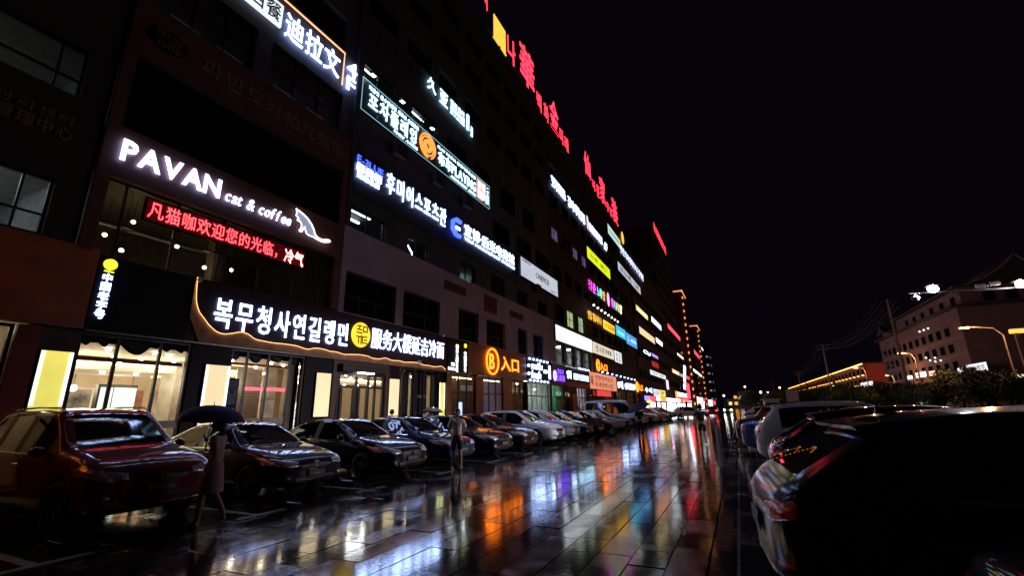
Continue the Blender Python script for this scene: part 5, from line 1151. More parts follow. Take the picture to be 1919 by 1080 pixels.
for s_, a, b, m_ in (('청춘', 0.3, 3.6, G_MAG), ('노래', 4.0, 6.2, G_CYA), ('방', 6.4, 8.0, OR2), ('青', 11.0, 12.6, G_MAG), ('春', 12.8, 14.4, G_CYA), ('歌', 14.6, 16.0, OR2), ('厅', 16.2, 17.6, W3)): put_text(r, s_, a, 0.2, b, 1.5, m_, bold=0.03, depth=0.06)
o = MB().ball((0, 0, 0), (0.55, 1.0, 0.08), 14, 8).build('round_mark', glow('mark_lilac', (0.85, 0.55, 1.0), 0.792), r, True); o.location = (9.4, 0.85, 0.08)
r = sign('amber_lamplit_sign', 'amber letters under a row of small arm lamps right of the green lit windows', 'sign', 48.3, 11.2, FX + 0.05)
put_text(r, '연길대중사우나', 0.2, 0.15, 6.0, 1.15, OR2, bold=0.04, depth=0.06); slab(r, 'amber_box', glow('amber_box', (1.0, 0.55, 0.03), 0.99), 7.0, 12.5, 0.05, 1.1, 0.0, 0.1); put_text(r, '大众浴池', 7.3, 0.2, 12.2, 0.95, INKR, w=0.1, depth=0.02, each=False)
for k in range(8):
    MB().tube([(0.4 + k * 1.65, 1.35, 0.0), (0.4 + k * 1.65, 1.75, 0.45), (0.4 + k * 1.65, 1.70, 0.75)], 0.02, 6).build('lamp_arm', M_ALU, r); MB().ball((0.4 + k * 1.65, 1.60, 0.75), 0.12, 8, 6).build('arm_lamp', glow('arm_lamp', (1.0, 0.9, 0.85), 3), r, True)
lightbox('cyan_lightbox', 'cyan lightbox with paler panel right of the amber lamplit sign', 61.2, 11.15, 67.3, 12.7, BX_C, [('언변미용', .15, .25, .88, .55, glow('cyan_pale', (0.5, 0.9, 1.0), 0.858))])
lightbox('blue_lightbox', 'long blue lightbox with white lettering right of the cyan one', 67.5, 10.75, 75.6, 12.55, BX_B, [('口', .12, .3, .26, .7, MATS['cyan_pale']), ('皮肤管理', .4, .35, .9, .65, MATS['cyan_pale'])])
lightbox('pale_green_lightbox', 'pale green lightbox just below the second group of red roof letters', 61.0, 25.9, 69.0, 27.5, BX_G, [('건강검진센터', .1, .3, .9, .7, INKG)])
# red roof letters on lattice frames
def roof_letters(label, items, X=FX, z=TOP + 0.9, group='red letters standing on the roof'):
    y0 = items[0][1]; r = thing('roof_letters', label, 'sign', (X, y0, z), FR, group); span = items[-1][1] - y0 + items[-1][3]
    fr = MB()
    for k in range(int(span / 2) + 1): fr.tube([(2 * k, 0, -0.2), (2 * k, 1.2, -0.1)], 0.04, 5)
    fr.tube([(0, 0.1, -0.15), (span, 0.1, -0.15)], 0.04, 5).tube([(0, 1.1, -0.15), (span, 1.1, -0.15)], 0.04, 5).build('lattice', M_ALU, r)
    for ch, y, v, w, h, m_ in items: put_text(r, ch, y - y0, v, y - y0 + w, v + h, m_, w=0.0, bold=0.03, depth=0.10)
    return r
roof_letters('red roof letters nearest the top edge with one big red Chinese letter', [('시', 24.6, 2.4, 1.2, 2.4, RD1), ('나', 29.0, 0.9, 1.9, 2.6, RD1), ('華', 31.6, 0.9, 3.6, 4.2, RD1), ('백', 35.5, 0.2, 1.5, 2.0, RD1), ('화', 37.4, 0.2, 1.5, 2.0, RD1), ('金', 39.2, 0.4, 2.6, 3.8, RD1), ('미', 42.0, 0.2, 1.4, 1.9, RD1), ('래', 43.6, 0.1, 1.6, 1.9, RD1)])
roof_letters('second group of red roof letters with three tall Chinese letters', [('仙', 51.5, 1.2, 3.0, 3.4, RD1), ('녀', 55.0, 0.4, 1.4, 1.6, RD1), ('문', 57.0, 0.3, 1.6, 1.8, RD1), ('家', 58.8, 0.4, 3.2, 4.2, RD1), ('구', 62.3, 0.1, 1.6, 1.6, RD1), ('점', 64.2, 0.1, 1.6, 1.6, RD1), ('装', 66.0, 0.1, 3.8, 4.2, RD1)])
r = sign('amber_roof_box', 'amber striped roof emblem above the red letters near the top edge', 'sign', 26.6, TOP + 1.7, FX, None)
for k in range(8): slab(r, 'amber_bar', OR2, 0.0 + k * 0.27, 0.17 + k * 0.27, 0.0, 2.3, 0, 0.08)
slab(r, 'amber_rail', OR2, -0.1, 2.2, -0.12, -0.02, 0, 0.08); slab(r, 'post', M_ALU, 0.9, 1.1, -0.85, -0.12, 0.0, 0.08)
r = sign('amber_roof_mark', 'small amber mark at the end of the second red roof letters', 'sign', 71.5, TOP + 0.0, FX + 0.1); o = MB().ball((0, 0, 0), (0.9, 1.1, 0.1), 12, 8).build('mark', OR2, r, True); o.location = (0, -0.2, 0.1)
# ------------------------------------------------------------------ farther blocks on the left
def tower(name, label, x0, x1, y0, y1, h, wallm, storey=3.6, bay=3.2, edge=None, glassm=None):
    t = thing(name, label, 'building', (x1, y0, 0)); t.rotation_euler = (0, 0, 0)
    def tp(nm, mb, m_):
        o = mb.build(nm, m_, t); o.matrix_parent_inverse = Matrix.Translation((-x1, -y0, 0)); return o
    tp('wall', MB().box(x0, x1, y0, y1, 0, h), wallm); tp('parapet', MB().box(x0 - 0.15, x1 + 0.15, y0 - 0.15, y1 + 0.15, h + 0.003, h + 0.9), wallm)
    n = 0
    for k in range(int((h - 6) / storey)):
        z = 6.2 + k * storey
        for j in range(min(10, int((y1 - y0) / bay))):
            y = y0 + 0.6 + j * bay; w = tp('window', MB().box(x1 - 0.02, x1 + 0.05, y, y + bay * 0.6, z, z + 1.7), M_ALU); MB().box(x1 + 0.05, x1 + 0.056, y + 0.08, y + bay * 0.6 - 0.08, z + 0.08, z + 1.62).build('pane', glassm or M_DGL, w); n += 1
        for j in range(min(5, int((x1 - x0) / bay))):
            x = x0 + 0.6 + j * bay; w = tp('window', MB().box(x, x + bay * 0.6, y0 - 0.05, y0 + 0.02, z, z + 1.7), M_ALU); MB().box(x + 0.08, x + bay * 0.6 - 0.08, y0 - 0.056, y0 - 0.05, z + 0.08, z + 1.62).build('pane', glassm or M_DGL, w)
    if edge:
        zz = np.arange(2.0, h, 2.4)
        tp('roof_light_strip', MB().box(x0 - 0.2, x1 + 0.2, y0 - 0.32, y0 - 0.16, h + 0.3, h + 0.65), edge)
        tp('roof_light_strip', MB().box(x1 + 0.16, x1 + 0.32, y0 - 0.1, y1, h + 0.3, h + 0.65), edge)
        for z in zz: tp('corner_lamp', MB().box(x1 + 0.05, x1 + 0.4, y0 - 0.4, y0 - 0.05, z, z + 0.8), edge)
    return t
M_FARW = mat('far_wall', (0.10, 0.085, 0.10), 0.8, var=0.25, scale=0.5); G_EDGE = glow('edge_amber', (1.0, 0.36, 0.10), 0.858)
G_DIMWIN = glow('dim_far_window', (0.5, 0.45, 0.6), 0.02, 0.9, 0.6)
tower('middle_block', 'dark middle block beyond the shopping block below the third red roof sign', -40, -14.1, 77, 112, 27.5, M_FARW, bay=3.5)
tower('tall_block', 'tall dark slab carrying the third red roof sign', -34, -14.3, 112.5, 148, 45.5, M_FARW, bay=3.5)
a, b = at_y(1261, 560, 165), at_y(1278, 560, 165)
tower('outlined_tower', 'taller tower with amber outlined roof and corner lights', a.x, b.x, 165, 178, at_y(1275, 548, 165).z, M_BRN, edge=G_EDGE, bay=3.0, storey=4.2)
a, b = at_y(1293, 615, 230), at_y(1306, 615, 230)
tower('outlined_tower', 'lower farther tower with amber outlined roof', a.x, b.x, 230, 246, at_y(1300, 613, 230).z, M_BRN, edge=G_EDGE, bay=3.0, storey=4.2)
tower('low_far_block', 'low dark far block in front of the amber outlined towers', -30, -14.2, 149, 164, 23, M_FARW, bay=3.5)
tower('low_far_block', 'lowest dark block at the far end of the shop row', -30, -14.2, 206, 229, 20, M_FARW, bay=3.5)
tower('distant_tower', 'thin distant tower at the street end with a few lit floors', at_y(1325, 700, 420).x, at_y(1334, 700, 420).x, 420, 440, at_y(1328, 640, 420).z, M_FARW, bay=3.0, glassm=glow('far_lit_floor', (0.8, 0.8, 1.0), 0.15, 0.9, 0.3), storey=7)
r = thing('roof_letters', 'slanting row of small red letters on the far tall slab', 'sign', (-14.3, 117, 46.6), FR, 'red letters standing on the roof')
put_text(r, '延吉国际饭店大厦', 0, 0, 23, 2.6, RD1, bold=0.02, depth=0.15); MB().box(0, 23, -0.25, -0.1, -0.1, 0.0).build('lattice', M_ALU, r)
def far_front(y0, y1, seed):
    rq = random.Random(seed); y = y0
    while y < y1 - 3:
        w = rq.uniform(4, 7); c_ = rq.choice((Gw, Gp, Gy, Gr, Gw, Go, Gv))
        t = thing('far_shop', 'small lit shop front in the far part of the left row', 'shop', (-14.0, y, 0), group='far lit shop fronts')
        MB().box(-0.3, 0.05, 0, w, 0.1, 3.6).build('front', M_BLK, t); MB().box(0.05, 0.06, 0.4, w - 0.4, 0.5, 2.5).build('show_window', glow('shop_window_%s' % rq.choice('abc'), rq.choice(((1.0, 0.82, 0.6), (0.9, 0.95, 1.0), (1.0, 0.6, 0.5))), 1.6, 0.8, 0.8), t); MB().box(0.05, 0.25, 0.2, w - 0.2, 2.75, 3.5).build('fascia', c_, t)
        y += w + rq.uniform(0.3, 2)
def farsign(label, x0, y0, x1, y1, face, X=FX + 0.1, text=None, tm=None, name='shop_sign', group='small lit signs along the far shop row'):
    a, b = at_x(x0, y0, X), at_x(x1, y1, X); zc = (a.z + b.z) / 2; hh = max(0.5, abs(at_x(x0, y0 + 4, X).z - a.z))
    return a, b
def fs(label, x0, x1, yt, yb, face, X=FX + 0.15, text=None, tm=None, cat='sign'):
    """yt, yb: top pixel row at the left end and bottom pixel row at the right end"""
    ya, yb_ = at_x(x0, (yt + yb) / 2, X).y, at_x(x1, (yt + yb) / 2, X).y
    zt, zb = at_x(x0, yt, X).z, at_x(x1, yb, X).z
    if zb > zt - 0.6: m_ = (zb + zt) / 2; zb, zt = m_ - 0.5, m_ + 0.5
    return lightbox('shop_sign', label, ya, zb, yb_, zt, face, [(text, .08, .2, .92, .8, tm)] if text else (), X=X - 0.15, depth=0.14, group='small lit signs along the far shop row')
Gw = glow('far_white', (0.9, 0.95, 1.0), 1.907); Gr = glow('far_red', (1.0, 0.05, 0.08), 1.584); Gy = glow('far_yellow', (1.0, 0.80, 0.15), 0.792); Go = glow('far_orange', (1.0, 0.35, 0.05), 0.924); Gp = glow('far_pink', (1.0, 0.45, 0.75), 1.373); Gv = glow('far_violet', (0.45, 0.3, 1.0), 0.792); Gb = glow('far_blue', (0.15, 0.3, 1.0), 2.0)
for q_ in ((79, 148, 1), (150, 163, 2), (180, 228, 3), (248, 300, 4)): far_front(*q_)
fs('white lightbox on the middle block below the small blue letters', 1160, 1198, 492, 550, BX_D, text='延边第一口腔', tm=INKG)
r = sign('small_blue_letters', 'thin slanting row of tiny blue white letters below the pale green lightbox', 'sign', at_x(1160, 464, FX).y, 25.6, FX + 0.1); put_text(r, '연변의과대학부속구강병원', 0, 0, at_x(1205, 528, FX).y - at_x(1160, 464, FX).y, 1.4, glow('blue_white', (0.6, 0.65, 1.0), 1.6), bold=0.01, depth=0.08)
fs('short yellow lit sign on the middle block', 1193, 1213, 575, 597, Gy, text='노래', tm=W3); fs('white slanted sign with dark letters next to the short yellow one', 1222, 1238, 594, 619, Gw, text='宾馆', tm=INK)
fs('cream framed double sign over an amber lit wall', 1199, 1226, 612, 645, BX_CR, text='延边烤肉', tm=OR1); fs('white sign right of the cream double sign', 1230, 1241, 633, 650, Gw)
fs('white crescent sign below the blue lightbox', 1205, 1220, 652, 671, M_BLK, text='CU', tm=W1); fs('small violet sign beside the white crescent', 1222, 1233, 662, 674, Gv); fs('dark red panel under the small violet sign', 1222, 1234, 676, 692, mat('dim_red_box', (0.3, 0.02, 0.03), 0.6, emit=(1, 0.05, 0.06), estr=0.25))
fs('pale cyan white double box above the far shops', 1219, 1247, 693, 712, BX_W, text='연변', tm=INKG); fs('thin red slanted neon line on the tall slab', 1253, 1273, 608, 638, Gr)
fs('oval white lamp sign on the low far block', 1270, 1280, 662, 674, Gw); fs('amber sign low on the tall slab', 1260, 1273, 691, 705, Go, text='烧烤', tm=W3); fs('small grey white sign right of the amber one', 1275, 1280, 700, 708, BX_D)
fs('pair of red dot signs', 1283, 1297, 704, 714, Gr); fs('tall narrow red lantern sign over the far pavement', 1287, 1293, 718, 748, Gr); fs('white sign group on the far low block', 1296, 1316, 690, 707, Gw); fs('red sign on the lower amber tower', 1302, 1316, 657, 680, Gr)
fs('small white sign above the far red one', 1311, 1317, 647, 656, Gw); fs('white fronted shop sign with orange edge in the far row', 1270, 1287, 735, 746, Gw, text='药店', tm=RD1); fs('orange block left of the far white fronted shop', 1266, 1270, 733, 748, Go); fs('red strip below the far white fronted shop', 1272, 1290, 747, 752, Gr)
fs('white letters shop sign past the orange D', 1207, 1224, 722, 741, M_BLK, text='수네', tm=W1); fs('white shop sign beside a yellow one', 1225, 1236, 729, 744, BX_W, text='店', tm=INKR); fs('yellow shop sign at the end of the near row', 1237, 1247, 731, 745, Gy, text='粥', tm=INKR); fs('narrow pink white blade sign', 1249, 1253, 712, 731, Gp)
fs('white doorway sign at the foot of the far row', 1212, 1222, 748, 757, Gy)
for k in range(7): fs('tiny lit sign in the crowd of lights at the street end', 1300 + k * 6, 1305 + k * 6, 742 + k * 1.6, 752 + k * 1.2, (Gv, Gp, Gw, Gr, Gp, Gw, Gr)[k])
for k in range(9): fs('tiny white lit sign high in the far row', 1281 + (k * 37) % 37, 1284 + (k * 37) % 37 + 1, 686 + (k * 13) % 44, 691 + (k * 13) % 44, Gw)

# ------------------------------------------------------------------ right side: hotel block, low amber block, poles, lamps, trees
M_HOT = mat('hotel_wall', (0.30, 0.20, 0.19), 0.8, var=0.15, scale=0.4); M_TILE = mat('roof_tile', (0.08, 0.07, 0.075), 0.6, var=0.3, scale=1.0); M_HTR = mat('hotel_trim', (0.40, 0.30, 0.27), 0.7)
hot = thing('hotel_building', 'big dim hotel block with traditional tiled roofs on the right', 'building', (42, 119.8, 0))
def hp(nm, mb, m_):
    o = mb.build(nm, m_, hot); o.matrix_parent_inverse = Matrix.Translation((-42, -119.8, 0)); return o
HX0, HX1, HY0, HY1, HE = 42.0, 82.0, 119.8, 178.0, 20.0
hp('wall', MB().box(HX0, HX1, HY0, HY1, 0, HE), M_HOT)
hp('eave', MB().box(HX0 - 1.2, HX1, HY0 - 1.2, HY1, HE + 0.003, HE + 0.45), M_TILE)
hp('upper_wall', MB().box(HX0 + 1.5, HX1, HY0 + 1.5, HY1 - 14, HE + 0.453, HE + 4.2), M_HOT)
hp('upper_eave', MB().box(HX0 + 0.4, HX1, HY0 + 0.4, HY1 - 13, HE + 4.203, HE + 4.6), M_TILE)
def gable(y0, y1, x0, x1, z0, z1, lift=0.8, nm='gabled_roof'):
    """hip and gable roof with upturned ends; ridge along x"""
    mb = MB(); n = 10; ym = (y0 + y1) / 2
    for i in range(n + 1):
        u = i / n; x = lerp(x0, x1, u); up = lift * (2 * u - 1) ** 4
        for s in range(-6, 7):
            t = abs(s) / 6; y = ym + s / 6 * (y1 - y0) / 2; mb.v.append((x, y, lerp(z1, z0, t ** 0.75) + up * t + lift * 0.8 * max(0, t - 0.8) / 0.2 * 0.6))
    for i in range(n):
        for s in range(12):
            a = i * 13 + s; mb.f.append((a, a + 13, a + 14, a + 1))
    for i in (0, n): mb.f.append(tuple(i * 13 + s for s in (range(13) if i == 0 else reversed(range(13)))))
    hp(nm, mb, M_TILE); hp('ridge', MB().tube([(x0, ym, z1 + lift), (lerp(x0, x1, .15), ym, z1 + 0.25), (lerp(x0, x1, .85), ym, z1 + 0.25), (x1, ym, z1 + lift)], 0.28, 6), M_TILE)
# the gable faces the camera: ridge runs away from us along y
def gable_y(x0, x1, y0, y1, z0, z1, lift=0.9):
    mb = MB(); n = 6; xm = (x0 + x1) / 2
    for i in range(n + 1):
        y = lerp(y0, y1, i / n)
        for s in range(-6, 7):
            t = abs(s) / 6; mb.v.append((xm + s / 6 * (x1 - x0) / 2, y, lerp(z1, z0, t ** 0.72) + lift * max(0, t - 0.75) * 2))
    for i in range(n):
        for s in range(12):
            a = i * 13 + s; mb.f.append((a, a + 13, a + 14, a + 1))
    mb.f.append(tuple(range(13))); hp('gabled_roof', mb, M_TILE)
    hp('bargeboard', MB().tube([tuple(Vector(mb.v[s]) + Vector((0, -0.12, 0.06))) for s in range(13)], 0.20, 6), M_HTR)
gable_y(46, 60, HY0 + 1.0, HY0 + 20, HE + 4.7, HE + 10.0)
hp('gable_wall', MB().box(47.5, 58.5, HY0 + 2.2, HY0 + 19, HE + 4.6, HE + 6.4), M_HOT)
gable(HY1 - 12, HY1 - 1, HX0 - 0.8, HX1 - 20, HE + 0.6, HE + 4.2)
hp('corner_turret', MB().box(HX0 + 0.6, HX0 + 6, HY1 - 10, HY1 - 3, HE + 0.46, HE + 2.6), M_HOT)
for z in (4.2, 7.7, 11.2, 14.7): hp('floor_band', MB().box(HX0 - 0.15, HX0 + 0.02, HY0, HY1, z - 0.55, z - 0.25), M_HTR)
for zi, z in enumerate((4.2, 7.7, 11.2, 14.7)):
    for j in range(11):
        y = HY0 + 6.0 + j * 4.7; w = hp('window', MB().box(HX0 - 0.06, HX0 + 0.02, y, y + 2.6, z + 0.3, z + 2.2), M_ALU); MB().box(HX0 - 0.07, HX0 - 0.06, y + 0.1, y + 2.5, z + 0.4, z + 2.1).build('pane', M_DGL, w)
    for j in range(4):
        x = HX0 + 9 + j * 4.4; w = hp('window', MB().box(x, x + 2.0, HY0 - 0.06, HY0 + 0.02, z + 0.3, z + 2.0), M_ALU); MB().box(x + 0.1, x + 1.9, HY0 - 0.07, HY0 - 0.06, z + 0.4, z + 1.9).build('pane', M_DGL, w)
for j in range(5): w = hp('window', MB().box(HX0 + 5 + j * 3.4, HX0 + 6.8 + j * 3.4, HY0 + 1.42, HY0 + 1.52, HE + 1.2, HE + 3.0), M_ALU); MB().box(HX0 + 5.1 + j * 3.4, HX0 + 6.7 + j * 3.4, HY0 + 1.41, HY0 + 1.42, HE + 1.3, HE + 2.9).build('pane', M_DGL, w)
for j in range(6): w = hp('window', MB().box(HX0 + 1.42, HX0 + 1.52, HY0 + 4 + j * 6, HY0 + 6.2 + j * 6, HE + 1.2, HE + 3.0), M_ALU); MB().box(HX0 + 1.41, HX0 + 1.42, HY0 + 4.1 + j * 6, HY0 + 6.1 + j * 6, HE + 1.3, HE + 2.9).build('pane', M_DGL, w)
for (px, py) in ((1723, 622), (1731, 619), (1739, 616), (1735, 671), (1743, 676), (1752, 671), (1753, 678), (1763, 676)):
    p = at_x(px, py, HX0 - 0.15); hp('facade_lamp', MB().ball(tuple(p), 0.17, 8, 6), Gw)
def rsign(label, x0, x1, yt, yb, face, X=40.0, text=None, tm=None):
    """a sign on a front that faces the road (towards -X)"""
    ya, yb_ = at_x(x0, (yt + yb) / 2, X).y, at_x(x1, (yt + yb) / 2, X).y; zt, zb = at_x(x0, yt, X).z, at_x(x0, yb, X).z
    r = thing('roadside_sign', label, 'sign', (X, ya, zb), (R(90), 0, R(-90)), 'lit signs across the road'); w, h = ya - yb_, zt - zb
    slab(r, 'case', M_ALU, 0, w, 0, h, -0.2, 0.0); slab(r, 'lit_face', face, 0.1, w - 0.1, 0.08, h - 0.08, 0.0, 0.02)
    for k in range(2): slab(r, 'post', M_ALU, w * (0.2 + 0.6 * k), w * (0.2 + 0.6 * k) + 0.15, -zb, 0, -0.15, -0.05)
    if text: put_text(r, text, w * .1, h * .25, w * .9, h * .75, tm, w=0.02, depth=0.02, each=False)
    return r
rsign('bright pale blue signboard below the hotel with dark writing', 1812, 1852, 684, 700, BX_W, text='延边宾馆', tm=INKG); rsign('smaller white signboard left of the pale blue one', 1795, 1806, 690, 702, BX_W); rsign('white shop sign left under the hotel', 1716, 1737, 699, 710, BX_W, text='超市', tm=INKR)
rsign('small white sign behind the bare pole', 1700, 1711, 705, 713, BX_W); rsign('small red white sign under the hotel middle', 1741, 1754, 696, 706, BX_CR, text='饭店', tm=RD1); rsign('white blue sign in front of the red hoarding', 1613, 1637, 718, 727, BX_W, X=38); rsign('cream sign at the right edge behind the trees', 1906, 1935, 702, 712, BX_CR, X=34)
# low amber-lit block
M_LOWW = mat('low_block_wall', (0.34, 0.19, 0.12), 0.8, var=0.2, scale=0.4); G_AMB = glow('amber_wash', (1.0, 0.42, 0.10), 2.4)
for bi, (Y0, Y1, lab) in enumerate(((202, 262, 'nearest amber lit low block behind the red hoarding'), (266, 355, 'middle amber lit low block with a bright roof line'), (362, 480, 'farthest amber lit low block towards the street end'))):
    t = thing('low_block', lab, 'building', (42, Y0, 0), group='amber lit low blocks across the road')
    def lp(nm, mb, m_):
        o = mb.build(nm, m_, t); o.matrix_parent_inverse = Matrix.Translation((-42, -Y0, 0)); return o
    H = 15.0
    lp('wall', MB().box(42, 70, Y0, Y1, 0, H), M_LOWW); lp('cornice', MB().box(41.5, 70, Y0 - 0.3, Y1 + 0.3, H + 0.003, H + 0.6), M_HTR); lp('roof_light_strip', MB().box(41.2, 41.5, Y0, Y1, H + 0.1, H + 0.45), G_AMB)
    nb = int((Y1 - Y0) / 7.5)
    for z in (5.0, 8.4, 11.8):
        for j in range(nb):
            y = Y0 + 2 + j * (Y1 - Y0 - 2) / nb; w = lp('window', MB().box(41.9, 42.02, y, y + 3.0, z, z + 1.9), M_ALU); MB().box(41.89, 41.9, y + 0.1, y + 2.9, z + 0.1, z + 1.8).build('pane', M_DGL, w)
            MB().box(41.5, 41.85, y + 0.4, y + 2.6, z - 0.5, z - 0.25).build('sill_lamp', G_AMB, w)
r = thing('red_hoarding', 'wide dull red hoarding on the end of the low block', 'billboard', (42.2, 201.2, 4.6), (R(90), 0, 0)); slab(r, 'board', mat('red_hoarding', (0.32, 0.04, 0.025), 0.6, emit=(1.0, 0.10, 0.05), estr=0.06), 0, 17, 0, 10.6, 0, 0.2)
put_text(r, '中国梦延边情', 4.5, 5.8, 15.5, 7.6, mat('hoarding_letter', (0.45, 0.22, 0.12), 0.6), w=0.2, depth=0.05, each=False); put_text(r, '민족단결진보번영', 5.5, 3.6, 14.5, 4.8, MATS['hoarding_letter'], w=0.2, depth=0.05, each=False)
for k in range(3): slab(r, 'post', M_ALU, 2 + 6 * k, 2.4 + 6 * k, -4.6, 0, -0.3, -0.02)
# utility poles with crossarms and wires
M_POLE = mat('concrete_pole', (0.20, 0.18, 0.18), 0.8, var=0.2); M_WIRE = mat('wire', (0.03, 0.03, 0.03), 0.6)
poles = []
for (x, y, h, lab) in ((17.5, 67, 13.6, 'tall bare utility pole in front of the hotel'), (17.5, 115, 13.9, 'utility pole with crossarm left of the amber low block'), (17.5, 165, 11.4, 'third utility pole farther along the tree row'), (15.0, 240, 11.5, 'distant utility pole near the street end')):
    p = thing('utility_pole', lab, 'pole', (x, y, 0), group='utility poles along the road'); poles.append((x, y, h))
    MB().tube([(0, 0, 0.1), (0, 0, h)], [0.19, 0.11], 10).build('shaft', M_POLE, p, True)
    for dz in ((0.35, 1.1) if y > 70 else ()):
        MB().box(-1.1, 1.1, -0.06, 0.06, h - dz - 0.06, h - dz + 0.06).build('crossarm', M_ALU, p)
        for xx in (-1.0, -0.5, 0.5, 1.0): MB().lathe([(0.03, 0), (0.06, 0.05), (0.04, 0.1), (0.06, 0.15), (0.02, 0.2)], 8, 'z', (xx, 0, h - dz + 0.06)).build('insulator', M_LTF, p)
for k, dx in enumerate((-1.0, -0.5, 0.5, 1.0)):
    for dz in (0.15, 0.9):
        pts = []
        for (x0, y0, h0), (x1, y1, h1) in zip(poles[:3], poles[1:3]):
            for i in range(11): t = i / 10; pts.append((lerp(x0, x1, t) + dx, lerp(y0, y1, t), lerp(h0, h1, t) - dz - 1.6 * 4 * t * (1 - t)))
        w = MB().tube(pts, 0.022, 4).build('overhead_wire', M_WIRE); tag(w, 'thin overhead wire sagging between the utility poles', 'wire', 'overhead wires')
# street lamps
G_SOD = glow('sodium', (1.0, 0.38, 0.10), 12); G_LED = glow('led_lamp', (0.95, 0.98, 1.0), 60.0)
def street_lamp(label, x, y, h, dx, power, colr=(1.0, 0.45, 0.18)):
    t = thing('street_lamp', label, 'street lamp', (x, y, 0.1), group='sodium street lamps')
    MB().tube([(0, 0, 0), (0, 0, h - 0.9), (dx * 0.25, 0, h - 0.25), (dx, 0, h)], [0.11, 0.07, 0.05, 0.04], 8).build('pole', M_POLE, t, True)
    MB().ball((dx * 1.12, 0, h), (0.42, 0.17, 0.10), 12, 8).build('head', M_LTF, t, True); MB().box(dx * 1.12 - 0.3, dx * 1.12 + 0.3, -0.14, 0.14, h - 0.15, h - 0.08).build('lens', G_SOD, t)
    ld = bpy.data.lights.new('lamp_light', 'POINT'); ld.energy = power; ld.color = colr; ld.shadow_soft_size = 0.2; lo = bpy.data.objects.new('lamp_light', ld); link(lo, t); lo.location = (dx * 1.12, 0, h - 0.4)
street_lamp('leaning-armed sodium street lamp at the right edge', 20.0, 50.2, 7.6, -2.0, 700)
street_lamp('sodium street lamp just right of the tall bare pole', 21.2, 75.7, 7.9, -1.2, 700)
street_lamp('far sodium street lamp along the road', 21.2, 102, 7.9, -1.2, 600)
street_lamp('distant sodium street lamp before the low blocks', 36.8, 150, 8.5, -1.2, 1200)
r = thing('amber_canopy', 'amber lit canopy edge at the right frame edge', 'canopy', (34, 70, 0)); a = at_y(1893, 622, 70); MB().box(a.x - 34, a.x - 30, -0.3, 0.3, a.z - 0.2, a.z + 0.25).build('lit_edge', glow('canopy_amber', (1.0, 0.55, 0.10), 0.858), r); MB().box(a.x - 33.7, a.x - 33.4, -0.15, 0.15, 0, a.z - 0.2).build('post', M_POLE, r); MB().box(a.x - 30.3, a.x - 30, -0.15, 0.15, 0, a.z - 0.2).build('post', M_POLE, r)
# camera gantry with two white lamps
ga, gb = at_z(1703, 551, 5.75), at_z(1935, 538, 5.75)
gan = thing('camera_gantry', 'slim arm of a pole carrying surveillance cameras and two white lamps', 'gantry', (gb.x, gb.y, 0))
M_GARM = mat('gantry_grey', (0.02, 0.018, 0.02), 0.7, spec=0.1)
def gp(nm, mb, m_, sm=False):
    o = mb.build(nm, m_, gan, sm); o.matrix_parent_inverse = Matrix.Translation((-gb.x, -gb.y, 0)); return o
gp('arm', MB().tube([ga, gb], [0.022, 0.04], 8), M_GARM, True); gp('pole', MB().tube([(gb.x, gb.y, 0), (gb.x, gb.y, 6.1)], [0.12, 0.09], 10), M_POLE, True)
dirv = (gb - ga).normalized()
for px, kind in ((1748, 'lamp'), (1912, 'lamp'), (1853, 'cam'), (1713, 'dome')):
    c = min((ga.lerp(gb, k / 200) for k in range(201)), key=lambda q: abs(959.5 + FPX * (q - Vector((0, 0, CAM_H))).dot(_r) / (q - Vector((0, 0, CAM_H))).dot(_fw) - px))
    if kind == 'lamp':
        gp('lamp_housing', MB().box(c.x - 0.20, c.x + 0.20, c.y - 0.10, c.y + 0.10, c.z + 0.23, c.z + 0.27), M_GARM); gp('lamp_stem', MB().tube([(c.x, c.y, c.z), (c.x, c.y, c.z + 0.2)], 0.02, 6), M_POLE)
        gp('lamp_lens', MB().ball((c.x, c.y - 0.12, c.z + 0.12), (0.17, 0.08, 0.15), 14, 10), G_LED, True)
        ld = bpy.data.lights.new('lamp_light', 'SPOT'); ld.energy = 380 if px > 1800 else 5500; ld.color = (0.95, 0.86, 1.0); ld.spot_size = R(150) if px > 1800 else R(60); ld.spot_blend = 1.0; ld.shadow_soft_size = 0.15; lo = bpy.data.objects.new('lamp_light', ld); link(lo, gan); lo.matrix_parent_inverse = Matrix.Translation((-gb.x, -gb.y, 0)); lo.location = (c.x - 0.2, c.y - 0.25, c.z + 0.05); lo.rotation_euler = (R(66), 0, R(105)) if px > 1800 else (R(62), 0, R(108))
    elif kind == 'cam':
        cm = gp('camera', MB().box(c.x - 0.34, c.x - 0.06, c.y - 0.06, c.y + 0.06, c.z + 0.10, c.z + 0.22), M_POLE); cm2 = gp('camera', MB().box(c.x + 0.08, c.x + 0.36, c.y - 0.06, c.y + 0.06, c.z + 0.14, c.z + 0.26), M_POLE)
        gp('camera_bracket', MB().tube([(c.x, c.y, c.z), (c.x, c.y, c.z + 0.16), (c.x + 0.15, c.y, c.z + 0.18)], 0.018, 6), M_POLE)
    else:
        gp('dome_camera', MB().lathe([(0.02, 0.0), (0.05, -0.05), (0.14, -0.12), (0.14, -0.16), (0.10, -0.24), (0.02, -0.28)], 14, 'z', (c.x, c.y, c.z - 0.03)), M_POLE, True)
